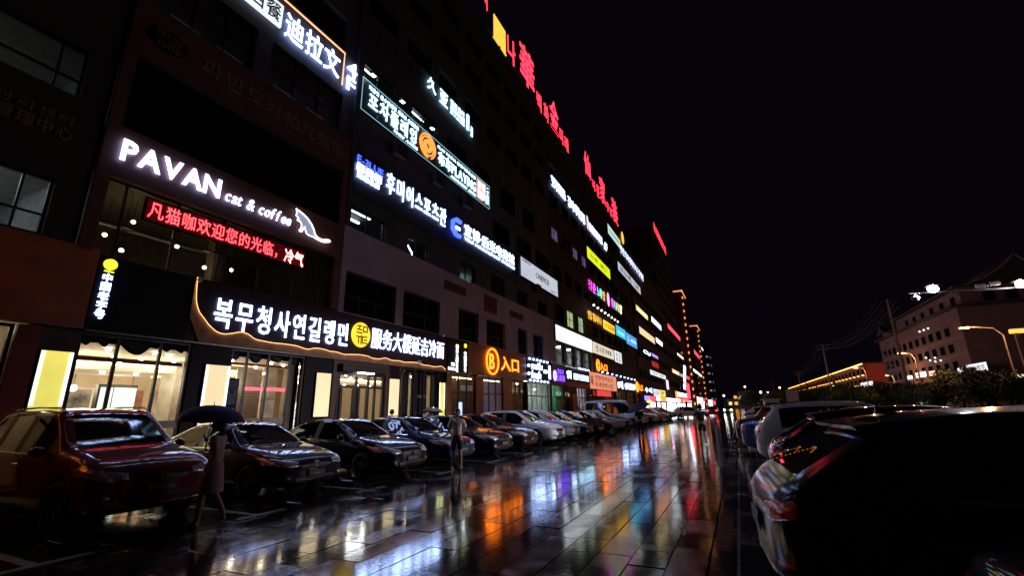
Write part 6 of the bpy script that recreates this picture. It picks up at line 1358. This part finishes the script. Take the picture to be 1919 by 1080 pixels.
# tree row
M_LEAF = mat('leaf', (0.035, 0.060, 0.022), 0.6, var=0.5, scale=1.5, obj_var=0.3); M_BARK = mat('bark', (0.06, 0.045, 0.035), 0.9, var=0.4)
def crown_mesh(seed, rx, rz, n):
    rg = random.Random(seed); V, F = [], []
    lobes = [(rg.uniform(-.6, .6) * rx, rg.uniform(-.6, .6) * rx, rg.uniform(-.5, .6) * rz, rg.uniform(.4, .7)) for _ in range(9)]
    for i in range(n):
        lx, ly, lz, lr = rg.choice(lobes)
        d = Vector((rg.gauss(0, 1), rg.gauss(0, 1), rg.gauss(0, 1))).normalized() * (rg.random() ** 0.4) * lr
        c = Vector((lx + d.x * rx, ly + d.y * rx, lz + d.z * rz)); s = rg.uniform(0.07, 0.15)
        a = Vector((rg.gauss(0, 1), rg.gauss(0, 1), rg.gauss(0, 1))).normalized(); b_ = a.orthogonal().normalized(); b0 = len(V)
        V += [tuple(c - a * s), tuple(c + b_ * s * .55), tuple(c + a * s), tuple(c - b_ * s * .55)]; F.append((b0, b0 + 1, b0 + 2, b0 + 3))
    me = bpy.data.meshes.new('crown'); me.from_pydata(V, [], F); me.update(); me.materials.append(M_LEAF); return me
crowns = [crown_mesh(k, 1.7, 1.35, 2600) for k in range(4)]
def trunk_mesh(seed):
    rg = random.Random(seed); mb = MB().tube([(0, 0, 0), (rg.uniform(-.06, .06), rg.uniform(-.06, .06), 0.9), (rg.uniform(-.1, .1), 0, 1.7), (0, 0, 2.8)], [0.10, 0.08, 0.06, 0.02], 7)
    for k in range(5):
        a = rg.uniform(0, 6.28); mb.tube([(0, 0, 1.0 + 0.15 * k), (0.5 * math.cos(a), 0.5 * math.sin(a), 1.6 + .2 * k), (1.0 * math.cos(a), 1.0 * math.sin(a), 2.0 + .2 * k)], [0.045, 0.03, 0.012], 5)
    m_ = mb.mesh('trunk', True); m_.materials.append(M_BARK); return m_
trunks = [trunk_mesh(k) for k in range(4)]
rg = random.Random(21); y = 26.0; k = 0
while y < 175:
    s = rg.uniform(0.85, 1.12) * (1.0 + max(0, y - 60) * 0.002)
    t = thing('low_tree', 'low dark leafy tree in the row between parking lot and road', 'tree', (17.4 + rg.uniform(-.3, .3), y, 0.12), (0, 0, rg.uniform(0, 6.28)), 'row of low trees'); t.scale = (s, s, s * rg.uniform(0.9, 1.08))
    obj('trunk', trunks[k % 4], None, t); o = obj('crown', crowns[(k * 7 + 1) % 4], None, t); o.location = (0, 0, 2.35)
    y += rg.uniform(2.3, 3.0) * (1 + max(0, y - 80) * 0.006); k += 1
# low barrier and booths near the street end
for k in range(14):
    b = thing('road_barrier', 'low pale road barrier panel below the tree row', 'barrier', (18.8, 30 + k * 7.0, 0), group='low road barriers')
    MB().box(-0.03, 0.03, 0.1, 6.8, 0.35, 0.75).build('panel', mat('barrier_pale', (0.35, 0.33, 0.34), 0.6), b)
    for yy in (0.15, 3.4, 6.7): MB().box(-0.06, 0.06, yy - 0.05, yy + 0.05, 0.0, 0.9).build('post', M_POLE, b)
bt = thing('gate_booth', 'small pale gate booth at the far end of the lot', 'booth', (4.5, 105, 0)); MB().box(0, 2.6, 0, 2.4, 0, 2.6).build('cabin', M_LTF, bt); MB().box(-0.4, 3.0, -0.4, 2.8, 2.6, 2.85).build('roof', M_HTR, bt); MB().box(0.4, 2.2, -0.03, 0.0, 1.1, 2.1).build('window', M_DGL, bt)
bt = thing('information_board', 'upright pale information board beside the gate booth', 'board', (8.2, 100, 0)); MB().box(0, 1.8, 0, 0.2, 0.8, 4.2).build('panel', mat('board_pale', (0.32, 0.26, 0.29), 0.6), bt); MB().box(-0.1, 0.0, 0, 0.2, 0, 4.4).build('post', M_POLE, bt); MB().box(1.8, 1.9, 0, 0.2, 0, 4.4).build('post', M_POLE, bt)

# lights, trees and low houses beyond the end of the lane
M_SIL = mat('far_house', (0.09, 0.07, 0.08), 0.8)
rf = random.Random(4)
for k in range(6):
    X0 = -6 + k * 6.0; Y0 = 300 + rf.uniform(-30, 60); hh = rf.uniform(4, 8)
    hs_ = thing('distant_house', 'dark distant house beyond the end of the lane', 'house', (X0, Y0, 0), group='distant houses'); w = rf.uniform(8, 14)
    MB().box(0, w, 0, 10, 0, hh).build('wall', M_SIL, hs_); MB().box(-0.5, w + 0.5, -0.5, 10.5, hh, hh + 0.7).build('roof', M_TILE, hs_)
    for j in range(6):
        if rf.random() < 0.6: MB().box(1 + (j % 3) * 3, 2.6 + (j % 3) * 3, -0.1, -0.02, 2 + (j // 3) * 3.4, 3.6 + (j // 3) * 3.4).build('window', rf.choice((Gy, Gw, Go, M_DGL)), hs_)
for k, (x, y, c_) in enumerate(((6, 150, 0), (12.5, 172, 1), (3.0, 205, 0), (9.5, 235, 1), (14, 270, 0), (0.5, 260, 1), (36.8, 190, 1), (36.8, 235, 1), (36.8, 290, 1), (24, 330, 0), (-4.5, 185, 0))):
    t = thing('far_lamp_post', 'distant lit lamp post beyond the end of the lane', 'street lamp', (x, y, 0), group='distant lamp posts')
    hh = 5.0 + (k * 37 % 5) * 0.9; MB().tube([(0, 0, 0), (0, 0, hh)], 0.08, 6).build('pole', M_POLE, t); MB().ball((0, 0, hh + 0.15), 0.30, 8, 6).build('globe', glow('far_lamp_white', (1.0, 0.95, 0.9), 5.0) if c_ == 0 else glow('far_lamp_amber', (1.0, 0.45, 0.15), 5.0), t, True)
rg = random.Random(77)
for k in range(16):
    t = thing('distant_tree', 'distant dark tree at the end of the lot', 'tree', (2.5 + k * 1.0 + rg.uniform(-1, 1), 128 + rg.uniform(-12, 25), 0), (0, 0, rg.uniform(0, 6)), 'distant trees'); s = rg.uniform(1.0, 1.5); t.scale = (s * 1.3, s * 1.3, s)
    obj('trunk', trunks[k % 4], None, t); o = obj('crown', crowns[k % 4], None, t); o.location = (0, 0, 2.35)
# ------------------------------------------------------------------ people
M_SKIN = mat('skin', (0.42, 0.25, 0.18), 0.5, var=0.08); M_HAIR = mat('hair', (0.012, 0.009, 0.008), 0.45, var=0.3, scale=30)
def cloth(name, c): return mat('cloth_' + name, c, 0.85, var=0.12, scale=8, bump=0.3, bscale=12)
def skin_mesh(verts, edges, radii, root=0, sub=2):
    me = bpy.data.meshes.new('sk'); me.from_pydata([tuple(v) for v in verts], edges, []); o = bpy.data.objects.new('sk', me); tmp_link(o)
    o.modifiers.new('skin', 'SKIN'); s = o.modifiers.new('sub', 'SUBSURF'); s.levels = s.render_levels = sub
    if not me.skin_vertices: me.attributes.new
    lay = me.skin_vertices[0].data if me.skin_vertices else None
    if lay is None:
        bm = bmesh.new(); bm.from_mesh(me); bm.verts.layers.skin.verify(); bm.to_mesh(me); bm.free(); lay = me.skin_vertices[0].data
    for i, r in enumerate(radii): lay[i].radius = r if isinstance(r, tuple) else (r, r); lay[i].use_root = (i == root)
    m2 = evaluated(o); bpy.data.objects.remove(o); m2.polygons.foreach_set('use_smooth', [True] * len(m2.polygons)); return m2
def join_meshes(ms):
    bm = bmesh.new()
    for m_ in ms: bm.from_mesh(m_)
    out = bpy.data.meshes.new('joined'); bm.to_mesh(out); bm.free(); out.polygons.foreach_set('use_smooth', [True] * len(out.polygons)); return out
def hand(w, d, side, grip=0.5):
    """palm and five fingers from wrist w along d"""
    d = d.normalized(); s = Vector((0, 0, 1)).cross(d)
    if s.length < 0.2: s = Vector((1, 0, 0))
    s.normalize(); n = d.cross(s)
    ms = [skin_mesh([w, w + d * 0.04, w + d * 0.085], [(0, 1), (1, 2)], [(0.022, 0.026), (0.020, 0.038), (0.016, 0.040)], 0, 1)]
    for k, (off, ln) in enumerate(((-0.030, 0.058), (-0.010, 0.072), (0.010, 0.068), (0.030, 0.050))):
        b = w + d * 0.085 + s * off; m1 = b + d * ln * 0.5 + n * 0.012 * grip; e = m1 + (d * (1 - grip * .7) + n * grip).normalized() * ln * 0.5
        ms.append(skin_mesh([b - d * 0.015, m1, e], [(0, 1), (1, 2)], [0.009, 0.0085, 0.007], 0, 1))
    b = w + d * 0.03 - s * 0.03 * side; ms.append(skin_mesh([b, b + (d - s * side * 0.8).normalized() * 0.03, b + (d - s * side * 0.3).normalized() * 0.06], [(0, 1), (1, 2)], [0.011, 0.010, 0.008], 0, 1))
    return ms
def person(label, loc, heading, H=1.72, J=None, top=None, bottom=None, shoes=None, hair='short', skirt=False, sleeve='short', legs='shorts', group=None, bag=None):
    """local frame: faces +Y, x to its right; joints as shares of H"""
    root = thing('person', label, 'person', loc, (0, 0, heading), group)
    j = dict(pel=(0, 0, .53), chest=(0, 0, .74), neck=(0, -.005, .835), head=(0, .012, .93),
             shL=(-.108, 0, .805), elL=(-.135, -.01, .63), wrL=(-.13, .03, .49), shR=(.108, 0, .805), elR=(.135, -.01, .63), wrR=(.13, .03, .49),
             hipL=(-.055, 0, .515), knL=(-.058, .012, .285), anL=(-.058, -.01, .045), hipR=(.055, 0, .515), knR=(.058, .012, .285), anR=(.058, -.01, .045))
    j.update(J or {}); j = {k: Vector(v) * H for k, v in j.items()}; S = H / 1.72
    def mid(a, b, t=.5): return j[a].lerp(j[b], t)
    toe = {s: j['an' + s] + Vector((0, .115, -.03)) * H * .62 for s in 'LR'}
    vs = [j['pel'], mid('pel', 'chest'), j['chest'], j['neck'] - Vector((0, 0, .02)), j['neck'] + Vector((0, .005, .035)), j['shL'], mid('shL', 'elL'), j['elL'], j['wrL'], j['shR'], mid('shR', 'elR'), j['elR'], j['wrR'],
          j['hipL'], mid('hipL', 'knL'), j['knL'], mid('knL', 'anL', .35), j['anL'], toe['L'], j['hipR'], mid('hipR', 'knR'), j['knR'], mid('knR', 'anR', .35), j['anR'], toe['R']]
    ed = [(0, 1), (1, 2), (2, 3), (3, 4), (2, 5), (5, 6), (6, 7), (7, 8), (2, 9), (9, 10), (10, 11), (11, 12), (0, 13), (13, 14), (14, 15), (15, 16), (16, 17), (17, 18), (0, 19), (19, 20), (20, 21), (21, 22), (22, 23), (23, 24)]
    rd = [.105, .105, (.12, .10), .055, .052, .055, .046, .038, .026, .055, .046, .038, .026, .080, .075, .054, .056, .036, .030, .080, .075, .054, .056, .036, .030]
    rd = [tuple(x * S for x in r) if isinstance(r, tuple) else r * S for r in rd]
    body = skin_mesh(vs, ed, rd)
    hd = MB(); c = j['head']; hr = .0665 * H
    hd.ball(tuple(c), (hr * .80, hr * .95, hr * 1.08), 18, 14); hd.ball(tuple(c + Vector((0, hr * .25, -hr * .62))), (hr * .58, hr * .62, hr * .45), 14, 10)      # skull, jaw
    hd.ball(tuple(c + Vector((0, hr * .95, -hr * .12))), (hr * .14, hr * .22, hr * .24), 8, 6); hd.ball(tuple(c + Vector((0, hr * .80, -hr * .52))), (hr * .30, hr * .12, hr * .09), 8, 6)  # nose, mouth
    for s in (-1, 1): hd.ball(tuple(c + Vector((s * hr * .82, 0, -hr * .08))), (hr * .10, hr * .18, hr * .28), 8, 6)
    ms = [body, hd.mesh('head', True)] + hand(j['wrL'], j['wrL'] - j['elL'], -1) + hand(j['wrR'], j['wrR'] - j['elR'], 1)
    b = obj('body', join_meshes(ms), M_SKIN, root)
    ey = MB()
    for s in (-1, 1): ey.ball(tuple(c + Vector((s * hr * .33, hr * .84, hr * .05))), (hr * .15, hr * .08, hr * .09), 8, 6)
    ey.build('eyes', mat('eye_dark', (0.03, 0.025, 0.02), 0.2), root, True)
    hm = MB(); hm.ball(tuple(c + Vector((0, -hr * .10, hr * .16))), (hr * .90, hr * 1.0, hr * 1.05), 18, 12)
    if hair == 'long': hm.ball(tuple(c + Vector((0, -hr * .62, -hr * .5))), (hr * .72, hr * .50, hr * 1.3), 14, 10)
    if hair == 'bun': hm.ball(tuple(c + Vector((0, -hr * 1.15, hr * .35))), (hr * .42, hr * .42, hr * .40), 12, 8)
    hme = hm.mesh('hair', True); bm = bmesh.new(); bm.from_mesh(hme)      # cut the face free
    kill = [f for f in bm.faces if f.calc_center_median().y > c.y + hr * .35 and f.calc_center_median().z < c.z + hr * .50]
    bmesh.ops.delete(bm, geom=kill, context='FACES'); bm.to_mesh(hme); bm.free(); obj('hair', hme, M_HAIR, root)
    # shirt
    slv = .80 if sleeve == 'short' else 1.0
    tv = [j['pel'] + Vector((0, 0, .0)), mid('pel', 'chest'), j['chest'], j['neck'] - Vector((0, 0, .015)), j['shL'], mid('shL', 'elL', slv * .6), mid('shL', 'elL', slv), j['shR'], mid('shR', 'elR', slv * .6), mid('shR', 'elR', slv)]
    te = [(0, 1), (1, 2), (2, 3), (2, 4), (4, 5), (5, 6), (2, 7), (7, 8), (8, 9)]; tr = [(.152, .120), (.148, .118), (.150, .122), .066, .076, .072, .074, .076, .072, .074]
    if sleeve == 'long':
        tv += [j['wrL'], j['wrR']]; te += [(6, 10), (9, 11)]; tr += [.042, .042]
    tr = [tuple(x * S for x in r) if isinstance(r, tuple) else r * S for r in tr]
    obj('shirt', skin_mesh(tv, te, tr), top, root)
    if skirt:
        mb = MB(); n = 20
        kz = min(j['knL'].z, j['knR'].z) - .0; rows = 6
        for i in range(rows + 1):
            t = i / rows; z = lerp(j['pel'].z + .06, kz + .02, t); cy_ = lerp(0, (j['knL'].y + j['knR'].y) / 2, t); ry = lerp(.125, .17 + abs(j['knL'].y - j['knR'].y) * .42, t) * S; rx = lerp(.155, .20, t) * S
            for k in range(n): a = 2 * math.pi * k / n; f = 1 + .05 * math.sin(5 * a) * t; mb.v.append((rx * math.cos(a) * f, cy_ + ry * math.sin(a) * f, z))
        for i in range(rows):
            for k in range(n): k2 = (k + 1) % n; mb.f.append((i * n + k, i * n + k2, (i + 1) * n + k2, (i + 1) * n + k))
        mb.build('skirt', bottom, root, True)
    else:
        e_ = .80 if legs == 'shorts' else 1.0
        bv = [j['pel'] + Vector((0, 0, .05)), j['pel'] - Vector((0, 0, .03)), j['hipL'] - Vector((0, 0, .03)), mid('hipL', 'knL', .5), mid('hipL', 'knL', .9 if legs == 'shorts' else 1), j['hipR'] - Vector((0, 0, .03)), mid('hipR', 'knR', .5), mid('hipR', 'knR', .9 if legs == 'shorts' else 1)]
        be = [(0, 1), (1, 2), (2, 3), (3, 4), (1, 5), (5, 6), (6, 7)]; br = [(.145, .115), (.145, .12), .098, .095, .092 if legs == 'shorts' else .078, .098, .095, .092 if legs == 'shorts' else .078]
        if legs == 'long': bv += [j['anL'] + Vector((0, 0, .02)), j['anR'] + Vector((0, 0, .02))]; be += [(4, 8), (7, 9)]; br += [.062, .062]
        br = [tuple(x * S for x in r) if isinstance(r, tuple) else r * S for r in br]
        obj('shorts' if legs == 'shorts' else 'trousers', skin_mesh(bv, be, br), bottom, root)
    for s in 'LR':
        a = j['an' + s]; t = toe[s]; sh = MB(); d = (t - a)
        m_ = skin_mesh([a + Vector((0, -.03, -.035)) * S, a + Vector((0, .03, -.04)) * S, t + Vector((0, .01, -.0))], [(0, 1), (1, 2)], [(.046 * S, .040 * S), (.046 * S, .042 * S), (.040 * S, .028 * S)], 0, 2); obj('shoe', m_, shoes, root)
    return root, j
def umbrella(label, grip, tip_dir, r=0.55, colr='cloth_x', shaft=0.62, h=0.26):
    """grip: world point of the hand; canopy above it along tip_dir"""
    d = Vector(tip_dir).normalized(); q = Vector((0, 0, 1)).rotation_difference(d).to_euler()
    u = thing('umbrella', label, 'umbrella', tuple(grip), tuple(q))
    MB().tube([(0, 0, -0.14), (0, 0, shaft + h * .98)], 0.007, 8).build('shaft', M_CHROME, u, True)
    MB().tube([(0, 0, -0.05), (0, 0, -0.15), (0.025, 0, -0.19), (0.05, 0, -0.16)], 0.012, 8).build('handle', M_DWOOD, u, True); MB().tube([(0, 0, shaft + h), (0, 0, shaft + h + .07)], [0.008, 0.003], 8).build('ferrule', M_CHROME, u)
    mb = MB(); n, rows = 48, 8; mb.v.append((0, 0, shaft + h))
    for i in range(1, rows + 1):
        t = i / rows
        for k in range(n):
            a = 2 * math.pi * k / n; sag = abs(math.sin(4 * a)); rr = r * math.sin(t * 1.35) / math.sin(1.35) * (1 - .07 * sag * t); mb.v.append((rr * math.cos(a), rr * math.sin(a), shaft + h * math.cos(t * 1.5) ** .9 + .02 * sag * t))
    for k in range(n): mb.f.append((0, 1 + k, 1 + (k + 1) % n))
    for i in range(rows - 1):
        for k in range(n): k2 = (k + 1) % n; mb.f.append((1 + i * n + k, 1 + (i + 1) * n + k, 1 + (i + 1) * n + k2, 1 + i * n + k2))
    mb.build('canopy', MATS[colr], u, True)
    for k in range(8):
        a = 2 * math.pi * k / 8; pts = [(r * math.sin(t * 1.35) / math.sin(1.35) * math.cos(a), r * math.sin(t * 1.35) / math.sin(1.35) * math.sin(a), shaft + h * max(0.0, math.cos(t * 1.5)) ** .9 - .008) for t in (0.02, .25, .5, .75, 1.0)]
        MB().tube(pts, 0.004, 5).build('rib', M_CHROME, u)
    return u
# ------------------------------------------------------------------ parked cars, left row (noses towards the lane)
LC = [  # y, kind, paint, style, nose x, name, label, plate
 (4.45, 'suv', 'wine', 0, -8.25, 'parked_suv', 'wine red SUV with roof rails at the left edge of the parked row', '吉HM3236'),
 (7.45, 'sedan', 'navy', 0, -8.30, 'parked_sedan', 'dark navy sedan next to the wine red SUV behind the blue umbrella', '吉H·A5218'),
 (10.45, 'sedan', 'black', 2, -8.10, 'parked_sedan', 'black sedan with wide grille, third car from the left', '吉H·7K612'),
 (13.25, 'sedan', 'dkblue', 0, -8.15, 'parked_sedan', 'dark blue sedan directly behind the man in the white T-shirt', '吉H·36B90'),
 (16.0, 'sedan', 'black', 0, -8.05, 'parked_sedan', 'black sedan between the dark blue sedan and the brownish one', '吉H·88Y01'),
 (18.5, 'sedan', 'brown', 0, -8.05, 'parked_sedan', 'dark brownish sedan right beside the first white crossover', '吉H·2M077'),
 (21.2, 'coupe_suv', 'white', 1, -7.75, 'parked_crossover', 'white crossover nearest the camera in the parked row', '吉H·5T331'),
 (24.2, 'coupe_suv', 'white', 0, -7.95, 'parked_crossover', 'second white crossover behind the nearest white one', '吉H·C4790'),
 (27.1, 'sedan', 'black', 0, -8.0, 'parked_sedan', 'black sedan just past the second white crossover', None),
 (29.9, 'sedan', 'brown', 2, -8.1, 'parked_sedan', 'brown sedan past the black one in the middle of the row', None),
 (32.7, 'sedan', 'black', 2, -8.0, 'parked_sedan', 'black sedan left of the silver one before the van', None),
 (35.5, 'sedan', 'silver', 0, -7.9, 'parked_sedan', 'silver sedan in front of the white van', None),
 (38.3, 'sedan', 'navy', 0, -8.0, 'parked_sedan', 'navy sedan right in front of the white van', None),
 (42.5, 'van', 'white', 0, -7.6, 'parked_van', 'white high roof van in the parked row', None),
 (46.2, 'sedan', 'grey', 0, -8.0, 'parked_sedan', 'grey sedan just beyond the white van', None),
 (49.2, 'coupe_suv', 'black', 0, -8.0, 'parked_crossover', 'black crossover second beyond the white van', None),
 (52.2, 'sedan', 'white', 0, -7.9, 'parked_sedan', 'white sedan third beyond the white van', None),
 (55.2, 'sedan', 'black', 0, -8.0, 'parked_sedan', 'black sedan fourth beyond the white van', None),
 (58.2, 'coupe_suv', 'silver', 0, -8.0, 'parked_crossover', 'silver crossover fifth beyond the white van', None),
 (61.2, 'sedan', 'navy', 0, -8.0, 'parked_sedan', 'navy sedan sixth beyond the white van', None),
 (65.0, 'sedan', 'black', 0, -8.0, 'parked_sedan', 'black sedan near the far end of the row', None),
 (69.0, 'coupe_suv', 'grey', 0, -8.0, 'parked_crossover', 'grey crossover near the far end of the row', None),
]
for (y, kind, pk, st, nose, nm, lb, pl) in LC:
    c_ = car(nm, lb, kind, pk, nose - TYPES[kind]['L'] / 2, y, R(random.Random(int(y * 10)).uniform(-1.5, 1.5)), st, platetext=pl)
    if y < 5: c_.scale = (1.02, 1.0, 1.05)
car('white_hatchback', 'white car standing lengthways at the far end of the parked row', 'coupe_suv', 'white', -7.0, 76, R(20))
# small cargo trike between the middle cars
t = thing('cargo_trike', 'dark cargo trike with open box among the middle cars', 'trike', (-7.9, 28.6, 0), (0, 0, R(-8)), None)
MB().box(-1.3, 0.0, -0.5, 0.5, 0.55, 0.62).box(-1.3, 0.0, -0.5, -0.46, 0.62, 1.05).box(-1.3, 0.0, 0.46, 0.5, 0.62, 1.05).box(-1.3, -1.26, -0.46, 0.46, 0.62, 1.05).box(-0.04, 0.0, -0.46, 0.46, 0.62, 1.05).build('cargo_box', mat('trike_box', (0.06, 0.03, 0.02), 0.6), t)
tm_, rm_, dm_ = wheel_meshes(0.28, 0.09)
for (x, yy) in ((-0.7, -0.52), (-0.7, 0.52), (0.85, 0)):
    w = obj('wheel', tm_.copy(), M_TYRE, t, (x, yy, 0.28)); obj('rim', rm_.copy(), M_RIM, w)
MB().tube([(-0.1, 0, 0.6), (0.4, 0, 0.55), (0.72, 0, 0.85), (0.85, 0, 0.28)], 0.03, 6).build('frame', M_TRIM, t); MB().tube([(0.5, -0.32, 1.05), (0.68, 0, 0.98), (0.5, 0.32, 1.05)], 0.014, 6).build('handlebar', M_CHROME, t); MB().ball((0.2, 0, 0.78), (0.22, 0.14, 0.06), 10, 6).build('saddle', M_TRIM, t, True)
# ------------------------------------------------------------------ right side cars (tails towards the lane)
RC = [
 (2.30, 'sedan', 'black', 0, 0.80, 'parked_sedan', 'black sedan cut by the lower right corner', '吉H·P6127'),
 (5.15, 'coupe_suv', 'soot', 0, 0.02, 'parked_crossover', 'big black crossover filling the lower right with its tail light', '吉H·61W25'),
 (9.6, 'coupe_suv', 'black', 1, 0.35, 'parked_crossover', 'black crossover right behind the nearest black one', '吉H·9D443'),
 (15.0, 'suv', 'white', 0, 0.30, 'parked_suv', 'white SUV with black roof rails third in the right row', '吉H·00L81'),
 (19.0, 'sedan', 'blue', 0, -0.05, 'parked_sedan', 'blue sedan in the right row beyond the white SUV', None),
 (22.4, 'sedan', 'black', 0, -0.25, 'parked_sedan', 'black sedan beyond the blue one in the right row', None),
 (26.0, 'suv', 'wine', 0, 0.5, 'parked_suv', 'dark red SUV far along the right row', None),
 (29.0, 'sedan', 'silver', 0, 0.2, 'parked_sedan', 'silver sedan beyond the dark red SUV', None),
 (33.5, 'sedan', 'white', 0, 0.2, 'parked_sedan', 'white sedan far along the right row', None),
 (38.5, 'sedan', 'black', 0, 0.2, 'parked_sedan', 'black sedan last but one of the right row', None),
 (44.0, 'coupe_suv', 'white', 0, 0.2, 'parked_crossover', 'white crossover at the end of the right row', None),
]
for (y, kind, pk, st, tail, nm, lb, pl) in RC:
    car(nm, lb, kind, pk, tail + TYPES[kind]['L'] / 2, y, R(5.0 if y == 5.15 else random.Random(int(y * 7)).uniform(-1.2, 1.2)), st, group='cars parked in the right row', platetext=pl)
def lit(carobj, front=True, tail=False, s=1.0):
    for sgn in (-1, 1):
        if front: MB().ball((2.30, sgn * 0.68, 0.68), 0.10 * s, 10, 8).build('lit_headlight', glow('headlight_on', (1.0, 0.93, 0.82), 20.0), carobj, True)
        if tail: MB().box(-2.42, -2.36, sgn * 0.68 - 0.14, sgn * 0.68 + 0.14, 0.82, 0.95).build('lit_tail_light', M_TAILON, carobj)
c = car('moving_car', 'oncoming car with bright white headlights at the street end', 'sedan', 'grey', -2.4, 118, R(-90), group='moving cars'); lit(c, s=1.8)
c = car('moving_car', 'car with red tail lights driving off at the street end', 'coupe_suv', 'grey', -4.2, 88, R(90), group='moving cars'); lit(c, False, True)
c = car('moving_car', 'oncoming car with warm headlights on the road behind the trees', 'sedan', 'black', 19.9, 152, R(-90), group='moving cars'); lit(c, s=1.8)
c = car('taxi', 'taxi with glowing green roof lamp on the road behind the trees', 'sedan', 'white', 22.4, 80, R(90), group='moving cars', cat='taxi'); lit(c, False, True)
MB().box(-0.15, 0.15, -0.55, 0.55, 1.5, 1.66).build('roof_lamp', glow('taxi_green', (0.15, 1.0, 0.55), 3.0), c)
c = car('moving_car', 'red lit car following the taxi behind the trees', 'sedan', 'silver', 22.4, 63, R(90), group='moving cars'); lit(c, False, True)
c = car('moving_car', 'dark car with tail lights at the right edge behind the trees', 'sedan', 'black', 21.5, 47.0, R(90), group='moving cars'); lit(c, False, True)

# ------------------------------------------------------------------ people
cloth('white', (0.80, 0.74, 0.74)); cloth('black', (0.006, 0.006, 0.007)); cloth('charcoal', (0.035, 0.033, 0.036)); cloth('rose', (0.58, 0.38, 0.40)); cloth('mauve', (0.46, 0.28, 0.34)); cloth('blue', (0.030, 0.035, 0.17)); cloth('slate', (0.055, 0.07, 0.14)); cloth('grey', (0.20, 0.20, 0.22)); cloth('cream', (0.6, 0.55, 0.48))
SH_D = mat('shoe_dark', (0.02, 0.018, 0.018), 0.5); SH_P = mat('shoe_pale', (0.40, 0.36, 0.34), 0.6)
CL = MATS
p, j = person('man in white T-shirt and dark shorts standing by the parked cars', (-7.55, 11.85, 0), R(215), 1.70, dict(elL=(-.145, -.04, .64), wrL=(-.06, -.085, .54), elR=(.145, -.04, .64), wrR=(.06, -.085, .54), anL=(-.075, .0, .045), anR=(.075, -.0, .045)), CL['cloth_white'], CL['cloth_charcoal'], SH_P)
p, j = person('man in black walking away down the middle of the wet lane', (-1.62, 22.9, 0), R(8), 1.74, dict(knL=(-.05, .07, .295), anL=(-.05, .06, .045), knR=(.05, .0, .285), anR=(.05, -.11, .085), elL=(-.16, -.04, .645), wrL=(-.165, .03, .52), elR=(.17, -.01, .65), wrR=(.185, .06, .53)), CL['cloth_black'], CL['cloth_black'], SH_D)
# woman with the blue umbrella, walking to the left
wl = (-7.62, 4.86, 0)
p, j = person('woman in rose top and skirt walking with a blue umbrella', wl, R(125), 1.62, dict(knL=(-.045, .055, .295), anL=(-.045, .07, .045), knR=(.045, -.01, .29), anR=(.045, -.13, .08), elR=(.14, .06, .66), wrR=(.09, .13, .76), elL=(-.15, -.06, .64), wrL=(-.15, .02, .50)), CL['cloth_rose'], CL['cloth_mauve'], SH_P, hair='long', skirt=True)
g_ = (Matrix.Translation(p.location) @ p.rotation_euler.to_matrix().to_4x4()) @ (j['wrR'] + Vector((0, .02, .05)))
umbrella('dark blue umbrella held by the walking woman', g_, (0.04, 0.03, 1), 0.51, 'cloth_blue', 0.22, 0.31)
p, j = person('person in dark clothes under a slate umbrella farther down the lane', (-5.35, 28.2, 0), R(20), 1.70, dict(elR=(.14, .06, .66), wrR=(.07, .13, .77), knL=(-.05, .04, .29), anL=(-.05, .05, .045)), CL['cloth_black'], CL['cloth_black'], SH_D, legs='long')
umbrella('big slate blue umbrella held low by the person down the lane', (Matrix.Translation(p.location) @ p.rotation_euler.to_matrix().to_4x4()) @ (j['wrR'] + Vector((0, .02, .05))), (-0.35, -0.25, 1), 0.72, 'cloth_slate', 0.20, 0.36)
p, j = person('woman with hair in a bun beside the pale panel at the restaurant door', (-13.3, 15.75, 0.14), R(40), 1.60, None, CL['cloth_cream'], CL['cloth_rose'], SH_P, hair='bun', skirt=True)
p, j = person('person in the doorway by the car row holding a grey umbrella', (-13.25, 18.4, 0.14), R(-90), 1.62, dict(elR=(.14, .06, .66), wrR=(.08, .13, .74)), CL['cloth_grey'], CL['cloth_black'], SH_D, legs='long')
umbrella('grey umbrella above the roofs of the parked sedans', (Matrix.Translation(p.location) @ p.rotation_euler.to_matrix().to_4x4()) @ (j['wrR'] + Vector((0, .02, .05))), (0, 0.1, 1), 0.50, 'cloth_grey', 0.18, 0.24)
p, j = person('dark haired diner seen through the restaurant window', (-15.6, 7.0, 0.14), R(70), 1.66, None, CL['cloth_charcoal'], CL['cloth_black'], SH_D, legs='long')
p, j = person('person in white at the green lit shop', (-13.35, 37.6, 0.14), R(30), 1.66, None, CL['cloth_white'], CL['cloth_black'], SH_D, legs='long')
p, j = person('dark figure in front of the orange shop door', (-13.35, 41.4, 0.14), R(-60), 1.68, None, CL['cloth_black'], CL['cloth_black'], SH_D, legs='long')
p, j = person('passer in pale clothes at the far end of the parked row', (-6.4, 62, 0), R(100), 1.65, None, CL['cloth_cream'], CL['cloth_rose'], SH_P, hair='long', skirt=True)

bpy.data.scenes.remove(TMP)
